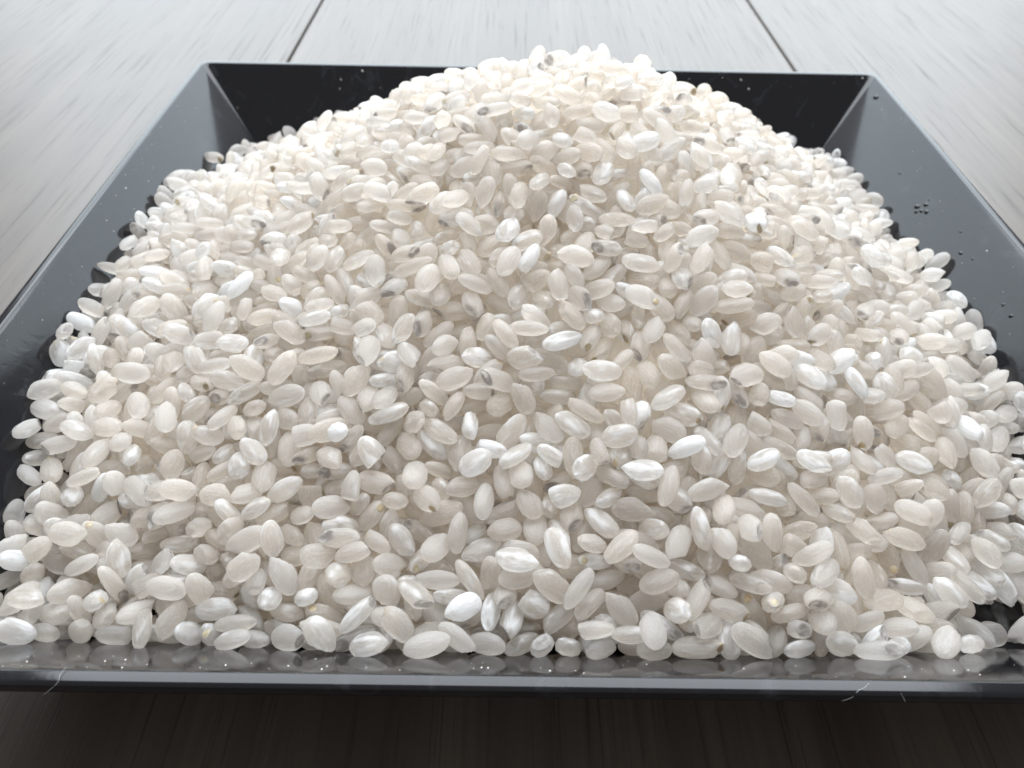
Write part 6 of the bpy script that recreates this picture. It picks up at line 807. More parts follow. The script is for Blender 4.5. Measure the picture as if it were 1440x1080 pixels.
-488,394,-14,19,8,-9,0,-500,440,-30,-58,-8,-97,0,-440,451,-14,-52,1,62,0,-477,504,-57,-177,3,-175,2,-462,556,-79,169,9,68,1,665,-574,-166,-96,3,97,2,-41,386,164,-152,12,112,2,-459,631,-84,127,-10,63,0,
-452,680,-122,-143,10,77,0,-468,704,-117,-92,18,-121,2,643,-493,-166,45,-23,-91,0,-96,748,-62,135,41,158,3,-92,720,-56,148,-12,162,1,-115,696,-45,-153,-7,96,3,-124,663,-16,109,-29,73,2,-69,683,-6,1,4,75,0,
-86,601,24,-85,-2,83,1,-81,577,48,0,41,37,2,-86,459,103,33,-21,105,0,-444,663,-103,-141,9,92,1,-61,398,140,-155,15,-110,0,2,481,95,-70,-11,-78,3,-68,732,-22,166,-22,-45,3,-25,456,104,-127,15,116,1,
-24,301,202,-168,8,-106,0,-537,-73,-11,48,-27,-122,1,-553,47,5,-149,-33,-45,4,-546,133,5,-20,-10,146,2,-550,274,-4,40,4,-52,2,-492,347,-15,-172,10,-28,1,-512,345,-33,156,-2,-41,1,-515,404,-34,-155,6,-64,1,
-514,443,-48,13,-31,168,0,-559,528,-79,158,13,-86,0,-502,545,-80,7,-15,-145,0,-517,593,-110,-167,24,125,1,-518,637,-133,-58,-25,-107,0,-505,674,-130,-162,7,167,3,628,615,-171,115,-12,40,1,-442,-529,-95,77,-19,81,4,
-477,-320,-26,22,-10,-151,0,-478,-212,-17,137,37,-97,4,-69,757,-62,24,-50,68,2,-21,702,-51,32,-13,-88,1,-23,713,-32,-170,-36,-34,0,-50,660,-13,-57,-16,-114,1,-45,630,-5,79,19,-132,0,-57,603,16,-142,1,111,1,
-19,575,50,21,4,-40,0,-226,607,-35,52,-20,-15,1,-279,713,-71,9,-6,63,0,-330,716,-69,49,-3,-160,0,94,540,51,-172,-44,-42,1,107,576,39,-118,-28,84,2,-548,676,-140,101,-11,24,3,-537,659,-114,102,36,-74,3,
-559,636,-113,27,-14,22,3,-567,578,-114,89,37,-107,2,171,581,3,-155,12,150,1,-587,490,-88,29,6,-166,3,-578,440,-82,174,4,-86,1,-574,345,-51,157,-34,-148,3,-558,322,-29,165,-31,-90,0,75,417,130,151,8,89,0,
82,663,-19,177,37,158,0,-595,60,-12,170,36,-156,3,100,730,-57,33,-49,110,0,-697,454,-123,99,3,-50,2,251,683,-60,-29,-77,-35,1,-527,-256,-42,-140,0,83,0,164,274,191,-133,-17,-151,0,174,351,156,121,54,-50,3,
166,421,122,169,-21,-82,2,244,627,-42,-127,-5,48,3,124,404,119,-2,-34,-122,1,154,544,59,17,13,131,2,109,686,-49,-2,61,-76,0,69,380,148,157,8,-115,2,-706,329,-79,-23,-13,-46,1,82,352,164,-174,8,113,2,
-722,-38,-70,-164,-2,91,1,30,267,198,34,13,28,0,44,350,159,29,-1,-21,0,32,384,147,48,6,-82,0,96,511,74,-123,39,-98,0,41,542,70,-36,-21,118,2,71,591,18,-141,48,17,4,42,606,10,23,-17,-57,1,
-520,682,-113,-180,-10,-49,2,-483,608,-109,-96,-32,-137,0,-484,577,-93,152,18,-17,4,-518,570,-70,-7,-9,-100,3,-532,527,-65,-24,5,82,1,-521,479,-54,162,-20,-45,0,-581,411,-67,-107,33,-48,0,-541,392,-38,51,11,-89,0,
-534,332,-20,-130,-3,-76,0,19,618,-9,-16,1,-85,2,68,679,-46,158,19,-81,3,44,716,-73,-14,-6,34,0,-721,103,-76,-44,36,12,2,-745,157,-77,56,16,80,0,215,742,-80,56,3,-6,1,123,208,211,-1,14,96,1,
72,329,178,-134,0,-62,0,153,584,27,42,-11,104,0,-510,2,26,-179,19,3,2,163,626,-7,-141,-2,-69,0,-601,597,-129,38,-19,-93,2,-633,321,-67,-14,-20,-77,2,170,549,34,97,-12,158,3,-695,185,-45,-36,12,-42,0,
-654,135,-35,-169,-47,170,0,-646,1,-49,-122,-13,-129,3,218,631,-13,79,49,-86,4,-658,-74,-44,-140,6,-99,3,198,594,-13,-22,24,93,0,-661,-215,-67,-161,53,74,2,229,663,-28,-6,-2,50,0,195,674,-63,130,-5,-168,0,
-636,381,-75,-154,8,80,3,215,759,-56,-86,7,-10,0,221,-171,112,-109,75,110,4,-675,658,-157,87,34,129,3,-676,539,-146,6,9,98,3,-682,509,-136,-79,-16,141,3,-695,479,-111,3,-41,-73,1,-684,416,-104,20,33,127,0,
-696,371,-91,-100,-6,75,2,-667,314,-80,-52,3,-94,1,-634,216,-56,74,7,-144,1,-703,170,-81,-16,-5,-96,2,-667,96,-68,50,-11,92,0,248,-570,-57,6,26,122,4,-638,413,-97,26,11,120,3,-628,443,-96,-160,13,107,2,
-665,525,-116,-46,5,145,1,-590,569,-109,-134,27,-64,1,-645,496,-103,-4,-3,-75,1,-633,478,-85,-30,-3,171,1,-608,408,-78,-27,7,-37,1,-598,344,-57,42,-12,97,0,-654,329,-64,34,25,-4,4,-600,299,-45,1,-23,-47,2,
-639,235,-39,70,-44,37,3,295,638,-33,99,-11,104,0,-619,44,-32,-43,-31,-34,3,128,623,-15,162,5,-17,1,134,680,-22,156,69,176,0,299,576,3,-47,-25,-28,3,99,743,-77,-71,3,-174,0,262,516,32,31,-33,167,3,
280,460,62,16,9,170,0,279,477,76,-176,43,116,2,233,374,117,-34,20,15,0,273,338,138,-45,9,-8,1,184,378,131,33,57,79,0,187,423,110,43,30,-108,1,314,535,35,-119,8,-60,0,191,482,71,-3,28,80,0,
-644,614,-135,-64,35,-63,0,-654,543,-129,-125,6,153,0,-601,652,-135,-167,-27,79,0,-623,279,-55,142,-23,-136,2,308,-354,4,167,-14,63,0,5,674,-37,166,17,-67,2,-321,615,-10,-108,-15,112,1,-365,536,0,-146,13,114,1,
-357,456,31,12,53,-86,3,-351,393,58,-159,-2,-6,2,310,468,48,-8,53,126,0,-215,733,-86,-105,35,-11,3,-340,78,105,-169,-14,-39,1,-116,291,176,-92,-38,-56,3,-191,410,100,-3,-6,10,0,-122,479,74,-57,1,77,3,
-123,550,22,42,18,-90,4,-343,640,-27,5,6,136,1,-138,567,2,-96,-34,-146,1,-134,665,-44,-1,-5,-43,3,-341,-446,-33,61,22,125,4,-124,680,-62,164,0,-60,2,-130,727,-83,152,-13,-135,0,-59,-653,-89,-8,-15,118,2,
-105,87,192,104,-6,153,1,-120,262,186,-169,12,-8,2,-339,712,-94,3,-19,150,3,-354,684,-92,-166,38,-88,2,-373,634,-70,-122,24,-29,2,-395,626,-51,-14,10,120,2,-143,603,-9,151,9,-40,0,-310,662,-39,134,-32,-92,3,
-317,692,-63,-135,21,-10,1,-335,670,-83,-10,31,-65,4,-247,687,-55,-14,-28,-173,0,-279,627,-40,-149,7,142,0,-266,614,-15,-143,7,-148,3,-252,548,-11,-170,-42,-155,2,-274,565,12,-30,-15,-83,2,-299,437,44,172,39,46,4,
-323,478,42,174,-4,-172,1,-288,417,71,12,-8,-64,0,-255,645,-45,175,-16,-36,3,-232,653,-56,40,19,-58,2,674,552,-147,-15,-13,81,1,-209,688,-73,46,20,-167,0,-234,710,-82,172,-12,178,2,-178,21,150,-37,-21,-165,2,
-212,91,160,156,-25,60,0,-193,205,170,-168,27,-130,2,-178,420,120,147,-4,-50,2,-199,375,121,109,-1,-68,4,-184,442,82,12,-15,-114,0,-143,530,42,139,-26,-119,4,-193,587,-11,169,14,-78,2,-185,646,-37,-15,-12,151,3,
-174,667,-51,77,24,151,0,-157,683,-65,32,15,-81,0,-303,703,-90,-43,32,1,1,-376,597,-31,2,28,-144,0,18,705,-61,-165,-51,11,1,-362,574,-22,6,27,-132,1,-380,467,19,147,6,-148,3,-461,363,25,-156,19,80,3,
-451,290,45,158,18,174,1,-13,615,3,164,-2,164,1,-71,653,-29,-44,18,61,0,-54,698,-48,15,19,61,0,-37,739,-53,-6,-32,123,3,-53,733,-71,-34,-8,-128,0,2,197,218,174,-14,-40,4,0,316,195,-43,-9,88,0,
23,320,188,163,-14,70,2,0,351,156,46,-11,-119,0,-476,400,12,5,-17,-11,0,33,485,79,70,10,164,2,-1,553,33,-126,26,168,3,-483,669,-110,-50,34,-52,0,-468,632,-109,179,16,-94,4,-462,593,-87,167,57,73,2,
-448,571,-61,-38,-19,-110,0,-502,522,-60,102,38,-64,4,-480,476,-45,2,-61,5,3,-480,443,-16,-11,-22,-98,1,-452,374,0,163,-14,141,1,-512,277,9,168,10,169,0,-490,239,32,-77,12,104,1,3,584,38,-126,11,-26,3,
-453,520,-30,-10,-21,80,0,-449,482,-39,-43,-40,5,0,-406,605,-64,70,23,134,2,-401,392,46,-153,-10,34,0,263,389,94,-95,41,-133,4,-117,325,155,-151,11,129,1,-123,367,142,-150,0,-93,1,-68,489,79,-11,18,-51,3,
-74,542,44,-60,-63,-177,3,-99,560,39,-178,16,99,3,-128,627,-12,151,3,150,1,-102,669,-31,19,-4,112,0,-83,685,-51,163,5,-71,0,-107,694,-74,18,53,-133,3,-90,722,-80,-153,-7,159,2,306,373,116,-177,25,17,2,
-713,-680,-109,99,0,85,0,319,105,115,-13,37,-3,3,-26,316,175,110,19,35,3,-36,346,167,108,20,-178,4,301,72,118,-163,-10,-140,4,-15,410,137,-97,-55,-61,0,-29,483,79,-165,-33,-27,2,-37,585,30,-160,-23,-141,2,
-42,528,47,176,25,109,3,-398,714,-84,-69,-21,163,0,-437,671,-75,-164,-17,8,0,-437,655,-60,18,0,-2,0,-417,534,-15,47,0,24,3,336,581,-51,43,-5,117,1,664,260,-119,-156,19,51,1,54,326,191,154,-34,26,1,
608,525,-128,18,-33,-71,2,514,350,-47,-43,-18,-87,0,595,-250,-94,-140,-8,143,2,558,395,-62,9,23,89,3,633,-361,-110,177,-37,157,0,594,562,-140,-60,-29,-133,1,522,434,-65,2,-16,-62,1,490,464,-59,30,-39,-179,0,
645,-596,-166,40,-6,-64,2,631,-616,-183,77,-15,101,1,550,621,-132,142,19,-47,0,628,-128,-73,161,-9,-76,0,568,600,-118,22,-29,-131,2,581,499,-96,-101,12,48,4,615,480,-103,-60,-14,-86,1,492,502,-64,40,-9,166,0,
592,338,-102,-168,38,-70,1,586,302,-96,-151,1,-103,2,517,538,-93,-42,27,0,3,583,168,-55,-11,-14,176,0,509,591,-104,131,22,79,0,520,643,-140,-10,48,86,3,585,14,-40,25,-39,131,1,363,691,-94,15,11,177,2,
550,560,-103,55,27,-121,2,497,674,-145,-139,5,101,1,546,324,-67,124,15,-34,3,549,173,-53,-29,6,-82,2,694,340,-125,1,3,-145,0,658,296,-129,63,-5,-105,1,642,209,-107,5,23,-22,4,515,-235,-50,169,-15,-71,0,
636,154,-93,-30,22,171,0,679,-9,-87,-176,4,-70,2,663,-62,-106,-38,76,-91,4,678,-88,-87,-112,42,95,0,494,-74,-9,-8,-26,179,1,527,-21,-19,140,-27,-101,0,664,-333,-118,-69,-8,81,2,516,220,-17,164,2,-112,1,
492,-6,-6,-47,-22,-138,0,519,79,-18,-2,-6,34,2,610,677,-149,32,-23,42,3,587,659,-138,94,-14,160,2,599,518,-105,157,19,80,3,618,432,-115,91,55,-29,3,636,401,-105,-160,-1,-76,0,655,334,-128,-100,-59,90,2,
633,317,-117,-17,-10,-15,0,522,119,-26,-120,21,-106,2,647,99,-87,117,3,-85,0,646,16,-82,19,42,-69,1,512,43,-11,-48,22,28,3,548,-572,-189,8,10,-171,2,582,-146,-62,-110,58,42,2,548,-531,-173,-31,15,-131,0,
504,-656,-181,43,-35,-140,0,459,676,-108,166,27,-176,0,501,648,-100,-121,52,137,4,492,617,-76,-143,-38,-146,2,500,591,-79,-143,-35,-101,0,476,524,-48,-33,8,-6,2,479,496,-26,156,-27,-48,0,622,626,-146,116,-24,-71,4,
482,412,-27,92,33,7,1,542,368,-45,-139,49,170,3,521,295,-8,-41,-23,133,0,556,-552,-163,24,-21,37,3,601,262,-104,-108,5,-115,3,546,384,-78,108,15,-38,3,563,428,-96,-64,-6,111,2,541,482,-94,-156,-21,174,0,
526,510,-93,32,-28,-177,3,568,554,-118,98,21,-108,3,534,600,-114,94,-8,-70,2,578,638,-148,-101,-19,-171,3,540,667,-157,-37,-19,-26,0,591,-562,-189,-7,-3,-77,0,590,-503,-170,-36,-30,145,1,558,349,-82,150,36,-49,0,
585,231,-81,17,35,107,1,577,199,-74,-168,41,50,2,554,133,-47,116,-44,-159,0,579,-265,-76,15,-26,-29,1,582,-355,-97,-134,78,28,3,614,601,-130,-165,-14,-31,3,558,-287,-79,113,-59,-103,3,575,-520,-154,-39,13,-47,3,
564,-547,-186,-126,5,-113,4,540,-249,-71,-22,-21,-157,2,528,690,-115,176,5,168,1,529,655,-107,-174,12,-91,0,554,630,-109,-14,10,-101,1,550,556,-80,-148,9,-67,0,550,531,-66,-167,-4,104,1,585,430,-67,-33,45,-70,4,
565,-171,-77,-40,5,-105,0,560,350,-55,169,1,62,3,543,281,-41,96,35,-143,0,559,268,-51,-138,18,146,4,531,195,-32,14,7,-147,0,570,107,-33,21,0,-25,0,566,-118,-65,135,31,-75,2,555,-1,-27,155,-15,118,2,
573,-2,-51,138,13,-64,0,565,-214,-60,-19,13,74,2,547,57,-42,173,-32,156,0,536,98,-41,27,-6,-89,3,649,424,-122,153,-8,-127,1,531,-275,-59,-6,-53,130,4,639,505,-122,13,-1,-76,2,645,567,-130,-98,8,-175,0,
418,420,25,-164,23,159,0,386,503,-18,30,-29,-167,0,393,534,-36,-153,19,-75,1,369,550,-48,42,12,-6,0,381,612,-85,-150,-20,-173,1,375,651,-99,-17,17,-24,1,377,684,-112,-155,32,125,1,349,708,-112,164,17,-122,0,
-683,571,-138,7,36,50,2,646,-40,-91,157,6,-118,3,423,-672,-150,-51,-5,46,0,361,368,78,161,5,51,0,-666,438,-103,-11,34,80,0,-700,202,-65,-26,-16,157,0,416,-356,-38,41,23,-11,0,597,23,-68,180,-23,167,2,
447,-35,29,163,16,-72,1,443,1,39,-85,77,-53,1,615,45,-75,125,-8,163,2,408,94,57,0,-44,161,0,607,123,-74,-133,-21,-161,3,449,143,36,91,24,-95,0,413,187,52,-24,-34,-94,2,447,231,32,161,-22,-118,0,
-671,350,-77,33,28,-171,0,391,306,69,150,-29,-168,2,405,280,62,149,-7,177,1,383,226,84,61,42,31,2,340,635,-74,161,0,136,2,312,690,-102,173,9,-9,1,312,716,-110,-164,-32,37,2,355,-403,-42,-160,-36,101,1,
304,723,-88,137,-10,58,2,301,686,-85,-80,73,68,4,-615,669,-142,-157,-13,52,2,619,-224,-85,-10,-23,-159,3,-623,590,-143,-157,71,-19,0,-633,566,-138,65,-17,152,1,-674,498,-111,-46,-5,110,2,365,-180,50,-162,-27,120,0,
378,-150,58,89,-26,175,1,607,-193,-100,-58,-27,166,3,623,-145,-88,-5,-21,162,0,424,-27,51,-1,6,-166,1,592,-90,-71,15,3,11,1,392,-9,67,-142,-51,-157,1,-671,68,-48,140,20,12,4,-646,27,-31,166,1,118,0,
383,48,81,-177,-6,159,0,371,81,83,72,23,44,1,366,128,80,-2,0,-121,1,373,170,79,-5,-37,-142,0,274,664,-71,-44,-38,171,2,429,293,43,-102,11,-77,2,607,-454,-145,-87,17,35,3,452,323,18,131,3,-113,2,
433,459,-2,179,10,-172,2,645,602,-170,99,26,-136,4,684,613,-142,131,-10,-27,1,683,541,-131,-164,14,-41,2,656,486,-144,21,30,-92,1,684,483,-130,-25,9,90,0,677,413,-128,-167,-45,68,3,674,338,-156,-109,20,168,0,
686,287,-131,-162,19,-99,1,623,376,-130,-21,7,-119,0,706,187,-106,12,29,-167,4,492,559,-82,15,35,143,0,470,528,-70,-40,8,9,2,707,40,-98,155,-34,61,1,706,-66,-88,2,8,104,3,660,-70,-121,-28,-15,-43,1,
663,-157,-112,100,43,-101,0,470,655,-130,52,-1,158,0,453,684,-136,127,8,-9,2,470,703,-127,57,7,-1,4,535,-524,-152,156,-21,31,0,517,-480,-118,-34,-47,92,3,586,450,-103,148,-18,48,2,635,648,-163,35,-8,-20,1,
590,483,-116,-28,2,50,3,456,613,-104,-12,18,74,0,714,140,-111,47,20,-142,0,460,485,-41,168,21,66,3,491,435,-45,-177,-6,164,0,445,465,-21,-177,-2,-42,1,435,539,-60,-57,29,96,3,411,551,-60,23,-42,-95,2,
-701,-709,-104,-83,-11,62,3,423,600,-89,150,-9,147,3,436,651,-116,79,-7,-26,3,412,674,-118,45,-4,-160,1,-695,-3,-52,15,32,-20,3,451,-655,-166,-122,2,74,3,621,195,-86,-164,-13,159,0,609,230,-101,-24,20,-155,3,
471,-115,3,-156,33,11,0,485,-43,6,-145,30,31,0,468,0,18,-151,27,103,2,460,61,27,167,-39,-161,3,486,86,1,-18,-15,-145,3,474,136,7,46,28,49,2,514,154,-17,78,-29,-99,3,495,245,3,15,5,138,2,
-714,-634,-103,148,0,71,1,637,280,-115,179,23,90,1,459,294,20,2,54,-11,2,501,331,-18,125,-27,-39,0,630,356,-117,51,-23,121,2,493,373,-28,-75,23,27,2,437,374,20,176,34,14,1,610,-364,-119,-163,-18,134,3,
601,-331,-103,-34,-9,-73,2,609,-298,-105,126,4,-44,1,-700,-66,-78,-116,-23,92,1,-698,-22,-74,-117,-12,118,2,-672,23,-56,-26,-9,4,2,-698,123,-68,-9,22,173,0,-674,165,-76,-132,26,-58,0,-681,249,-69,-142,14,-161,1,
-681,273,-67,-140,-4,-160,0,-698,291,-77,43,6,37,1,181,724,-74,-166,-40,-88,1,209,729,-64,-23,-25,126,2,213,675,-43,-173,33,-45,3,-675,-107,-64,8,-11,87,2,205,672,-18,-11,-11,47,3,205,562,18,108,27,64,0,
218,529,35,-157,10,179,2,167,461,88,-164,-23,14,0,213,499,50,-112,27,-85,4,209,419,127,-156,-4,57,2,-665,367,-103,135,-18,-36,3,-682,396,-116,-171,-14,3,1,-679,473,-131,-163,-19,-62,0,-670,480,-152,156,-46,13,1,
-659,541,-170,-100,17,100,3,-614,-583,-147,134,30,-12,2,242,622,-4,-114,21,51,0,-658,-162,-63,122,2,-42,3,-678,-170,-72,23,69,96,0,-644,-284,-80,129,11,-80,2,-709,10,-85,48,-40,54,1,-729,29,-80,1,19,-130,1,
-708,79,-90,172,31,-16,3,-726,135,-89,22,11,-104,3,-726,189,-93,-132,-6,-87,3,-710,225,-75,-24,-11,150,0,-718,260,-79,-155,-18,137,0,-729,309,-87,-166,-12,-40,1,237,705,-109,-145,46,-139,4,249,713,-74,120,5,68,3,
231,645,-50,18,-15,59,3,272,690,-24,-126,2,28,0,262,596,-12,8,1,57,0,271,570,-10,25,-8,114,4,280,535,29,-93,20,-23,2,333,515,-3,32,60,-36,4,236,520,57,170,13,-78,0,257,412,110,36,10,-126,1,
-720,382,-102,-144,-20,164,0,-681,-699,-124,173,-8,11,0,672,-24,-106,-169,-10,74,1,636,59,-95,158,-6,98,0,-663,-397,-96,-13,-10,-31,2,616,71,-76,83,24,-166,0,680,156,-113,-25,10,171,2,-630,-560,-122,-78,-11,43,2,
615,-61,-94,179,23,-73,3,-619,-465,-102,162,7,91,0,-656,-373,-85,158,-30,-175,1,-646,557,-153,-82,-8,-36,3,-649,648,-145,-30,4,-86,0,-614,644,-173,23,33,2,0,-640,664,-167,-165,18,47,0,657,203,-114,72,28,-122,0,
-571,-602,-147,112,21,58,0,-561,-167,-40,-178,-16,-120,3,-580,-136,-31,-157,8,129,0,-587,-77,-30,-14,13,-22,3,-603,-43,-35,53,45,-59,4,-618,-2,-34,-11,79,57,2,-643,523,-147,123,7,34,0,-600,18,-37,133,-2,177,2,
-614,160,-38,177,22,-169,2,129,757,-53,128,-49,177,0,71,738,-47,-26,-63,111,0,105,742,-28,-177,15,-15,1,113,682,-14,59,20,-111,0,127,646,-4,30,-26,-135,0,88,582,29,29,-1,50,3,109,485,96,37,18,98,1,
125,482,113,23,28,48,0,108,437,120,125,39,-2,0,120,389,148,-178,24,165,2,-637,109,-23,-165,-2,-104,2,-631,447,-119,-16,0,-127,1,-613,413,-111,-30,-15,93,1,-661,381,-88,158,7,19,0,-625,-257,-58,174,-16,50,0,
-650,-189,-72,92,49,153,0,-658,-142,-48,38,16,129,0,-646,-108,-61,25,32,20,3,-682,-62,-59,-19,24,74,0,-666,-23,-63,-14,6,26,2,-653,47,-54,-137,-16,-173,0,-640,75,-55,-27,-15,12,0,-669,142,-54,-177,-5,-77,2,
-664,182,-54,96,-11,-55,1,-632,248,-61,10,4,-8,2,-653,301,-60,-150,-73,-172,0,157,720,-85,98,15,-77,4,156,671,-48,148,3,157,2,148,691,-35,-142,60,-84,4,170,730,-50,139,5,-175,0,198,720,-31,-6,-4,126,2,
139,610,7,39,1,154,0,181,591,20,-7,-19,-80,2,152,484,88,-124,6,-162,0,148,361,142,-46,-14,-178,4,245,695,-4,105,-18,-97,1,198,353,160,86,-24,-116,2,149,303,184,-144,-24,-106,3,-642,339,-94,-139,17,-12,1,
-621,-412,-91,-28,9,-54,1,-596,226,-35,-5,44,-134,2,652,-87,-95,-72,-18,-49,0,677,491,-155,-66,6,-62,2,612,453,-128,-81,-34,145,0,577,510,-123,174,41,-1,0,623,545,-144,7,-31,-60,2,593,602,-155,134,-39,-80,0,
385,741,-75,81,-15,175,1,408,697,-77,19,-2,7,0,345,664,-83,176,21,143,4,376,635,-73,-20,43,6,2,377,578,-51,-175,-5,157,1,365,532,-18,-152,33,65,3,424,564,-28,37,14,-140,0,595,422,-120,-145,31,43,4,
422,489,12,168,-1,77,0,535,339,-33,-9,4,-23,3,606,635,-171,-85,9,97,3,644,-543,-190,7,-1,85,1,631,-328,-118,162,-1,-36,1,629,-505,-189,-25,-6,-174,1,627,-268,-113,-148,-7,79,0,637,-451,-160,-156,-18,52,2,
628,-415,-138,-127,-12,99,0,647,-369,-140,-16,-26,-124,3,651,-321,-139,-29,2,-95,0,651,-288,-125,151,-20,-94,0,616,-496,-164,-68,4,-64,2,604,393,-119,106,26,60,0,605,352,-117,91,18,-42,0,605,299,-113,-6,13,144,1,
600,-220,-98,-25,38,-26,3,583,686,-143,-65,-33,26,0,471,732,-92,-124,27,-12,2,465,702,-83,25,15,-104,0,466,663,-88,-144,-18,3,0,428,655,-81,56,-3,150,0,432,604,-65,-4,16,-149,0,500,632,-62,-88,-14,179,2,
450,509,-20,-121,-19,-106,0,477,447,-20,168,16,-98,1,462,417,21,-127,10,36,1,510,359,-27,116,62,-130,4,458,262,33,152,-30,-51,1,489,214,8,172,-11,157,1,607,-166,-99,166,-14,167,2,615,-142,-107,3,29,-60,4,
603,-110,-86,19,15,32,0,648,-590,-186,-142,-14,-51,1,588,-58,-67,-150,31,-28,0,608,-30,-79,-150,8,-145,1,611,-5,-85,-41,-8,-85,4,608,100,-82,180,5,-21,2,591,151,-77,174,-22,168,0,596,176,-89,175,-7,172,1,
626,238,-118,27,6,-67,0,633,-220,-112,31,2,67,3,654,-115,-100,-16,26,-6,3,653,-189,-120,104,-9,175,0,638,-91,-114,-22,41,-2,1,675,-320,-154,-165,8,-125,0,679,-287,-143,-167,6,172,1,674,-214,-133,-180,-22,168,2,
683,-184,-136,-153,38,-70,0,678,-133,-130,129,38,-42,2,676,-92,-130,-5,-25,-118,0,684,-42,-133,47,31,27,0,270,714,-91,26,-18,-55,2,283,700,-63,-8,-23,-13,0,303,729,-56,180,-47,141,3,279,672,-43,-6,8,31,0,
681,-367,-147,155,13,125,2,328,644,-23,153,13,28,0,326,557,-3,-8,25,87,3,649,-208,-95,-46,0,-44,2,338,463,62,-150,59,37,0,315,338,115,-143,45,-40,1,330,279,114,15,-18,125,2,682,-14,-134,167,43,36,3,
689,42,-135,-110,-5,87,1,675,70,-124,174,39,36,0,688,139,-136,-128,-16,90,1,672,191,-129,80,45,66,0,669,421,-158,-105,6,-90,1,379,580,-13,-154,22,-54,2,662,-397,-156,-42,-17,-131,0,661,-507,-175,-123,-2,-92,0,
637,580,-170,143,10,-35,2,646,-37,-116,-148,30,23,2,628,-20,-99,-60,-8,53,0,657,16,-107,47,32,-71,0,653,85,-110,-41,-8,62,0,634,123,-104,16,40,22,3,630,184,-113,-118,13,110,1,335,748,-78,149,40,90,4,
321,703,-70,125,-27,-115,3,333,698,-48,32,-2,134,3,336,637,-48,98,-12,-156,0,351,592,-29,-73,2,27,1,380,621,-35,97,-30,-82,1,414,573,-11,7,-8,-114,0,411,518,-8,82,-17,-114,2,395,423,44,86,6,55,0,
659,226,-132,26,-32,134,3,342,308,108,176,-6,139,1,638,264,-137,161,-61,-89,1,659,-236,-110,-58,-1,49,1,634,324,-147,-179,45,1,1,638,360,-146,-62,3,61,1,651,409,-149,97,4,-90,0,642,458,-143,152,5,-41,0,
639,515,-142,-137,3,-160,2,645,550,-153,119,23,124,1,638,-123,-113,-168,-8,140,0,381,713,-103,-91,21,-55,2,
]
POSES = np.array(POSES).reshape(-1, 7)
NG = len(POSES)
POS = POSES[:, :3] / 10.0
def turn(a, b, c):
    a, b, c = (math.radians(v) / 2 for v in (a, b, c))
    ca, sa, cb, sb, cc, sc = math.cos(a), math.sin(a), math.cos(b), math.sin(b), math.cos(c), math.sin(c)
    return (ca * cb * cc + sa * sb * sc, sa * cb * cc - ca * sb * sc, ca * sb * cc + sa * cb * sc, ca * cb * sc - sa * sb * cc)
QUAT = np.array([turn(*e) for e in POSES[:, 3:6]])
TYP = POSES[:, 6]
SHAPES = [(5.7, 3.15, 2.12), (5.3, 3.05, 2.06), (6.1, 3.0, 2.04), (4.85, 3.2, 2.15), (5.6, 3.05, 2.08)]
RNG = np.random.default_rng(11)

def grain_template(nu, nv):
    """unit grid (t along, theta around) and the faces of a closed grain"""
    t = -np.cos(np.linspace(0, math.pi, nu + 1))[1:-1]
    th = np.arange(nv) * 2 * math.pi / nv
    F3, F4 = [], []
    nr = len(t)
    for j in range(nr - 1):
        for i in range(nv):
            F4.append((j * nv + i, j * nv + (i + 1) % nv, (j + 1) * nv + (i + 1) % nv, (j + 1) * nv + i))
    a, b = nr * nv, nr * nv + 1
    for i in range(nv):
        F3.append((a, (i + 1) % nv, i))
        F3.append((b, (nr - 1) * nv + i, (nr - 1) * nv + (i + 1) % nv))
    return t, th, F4, F3

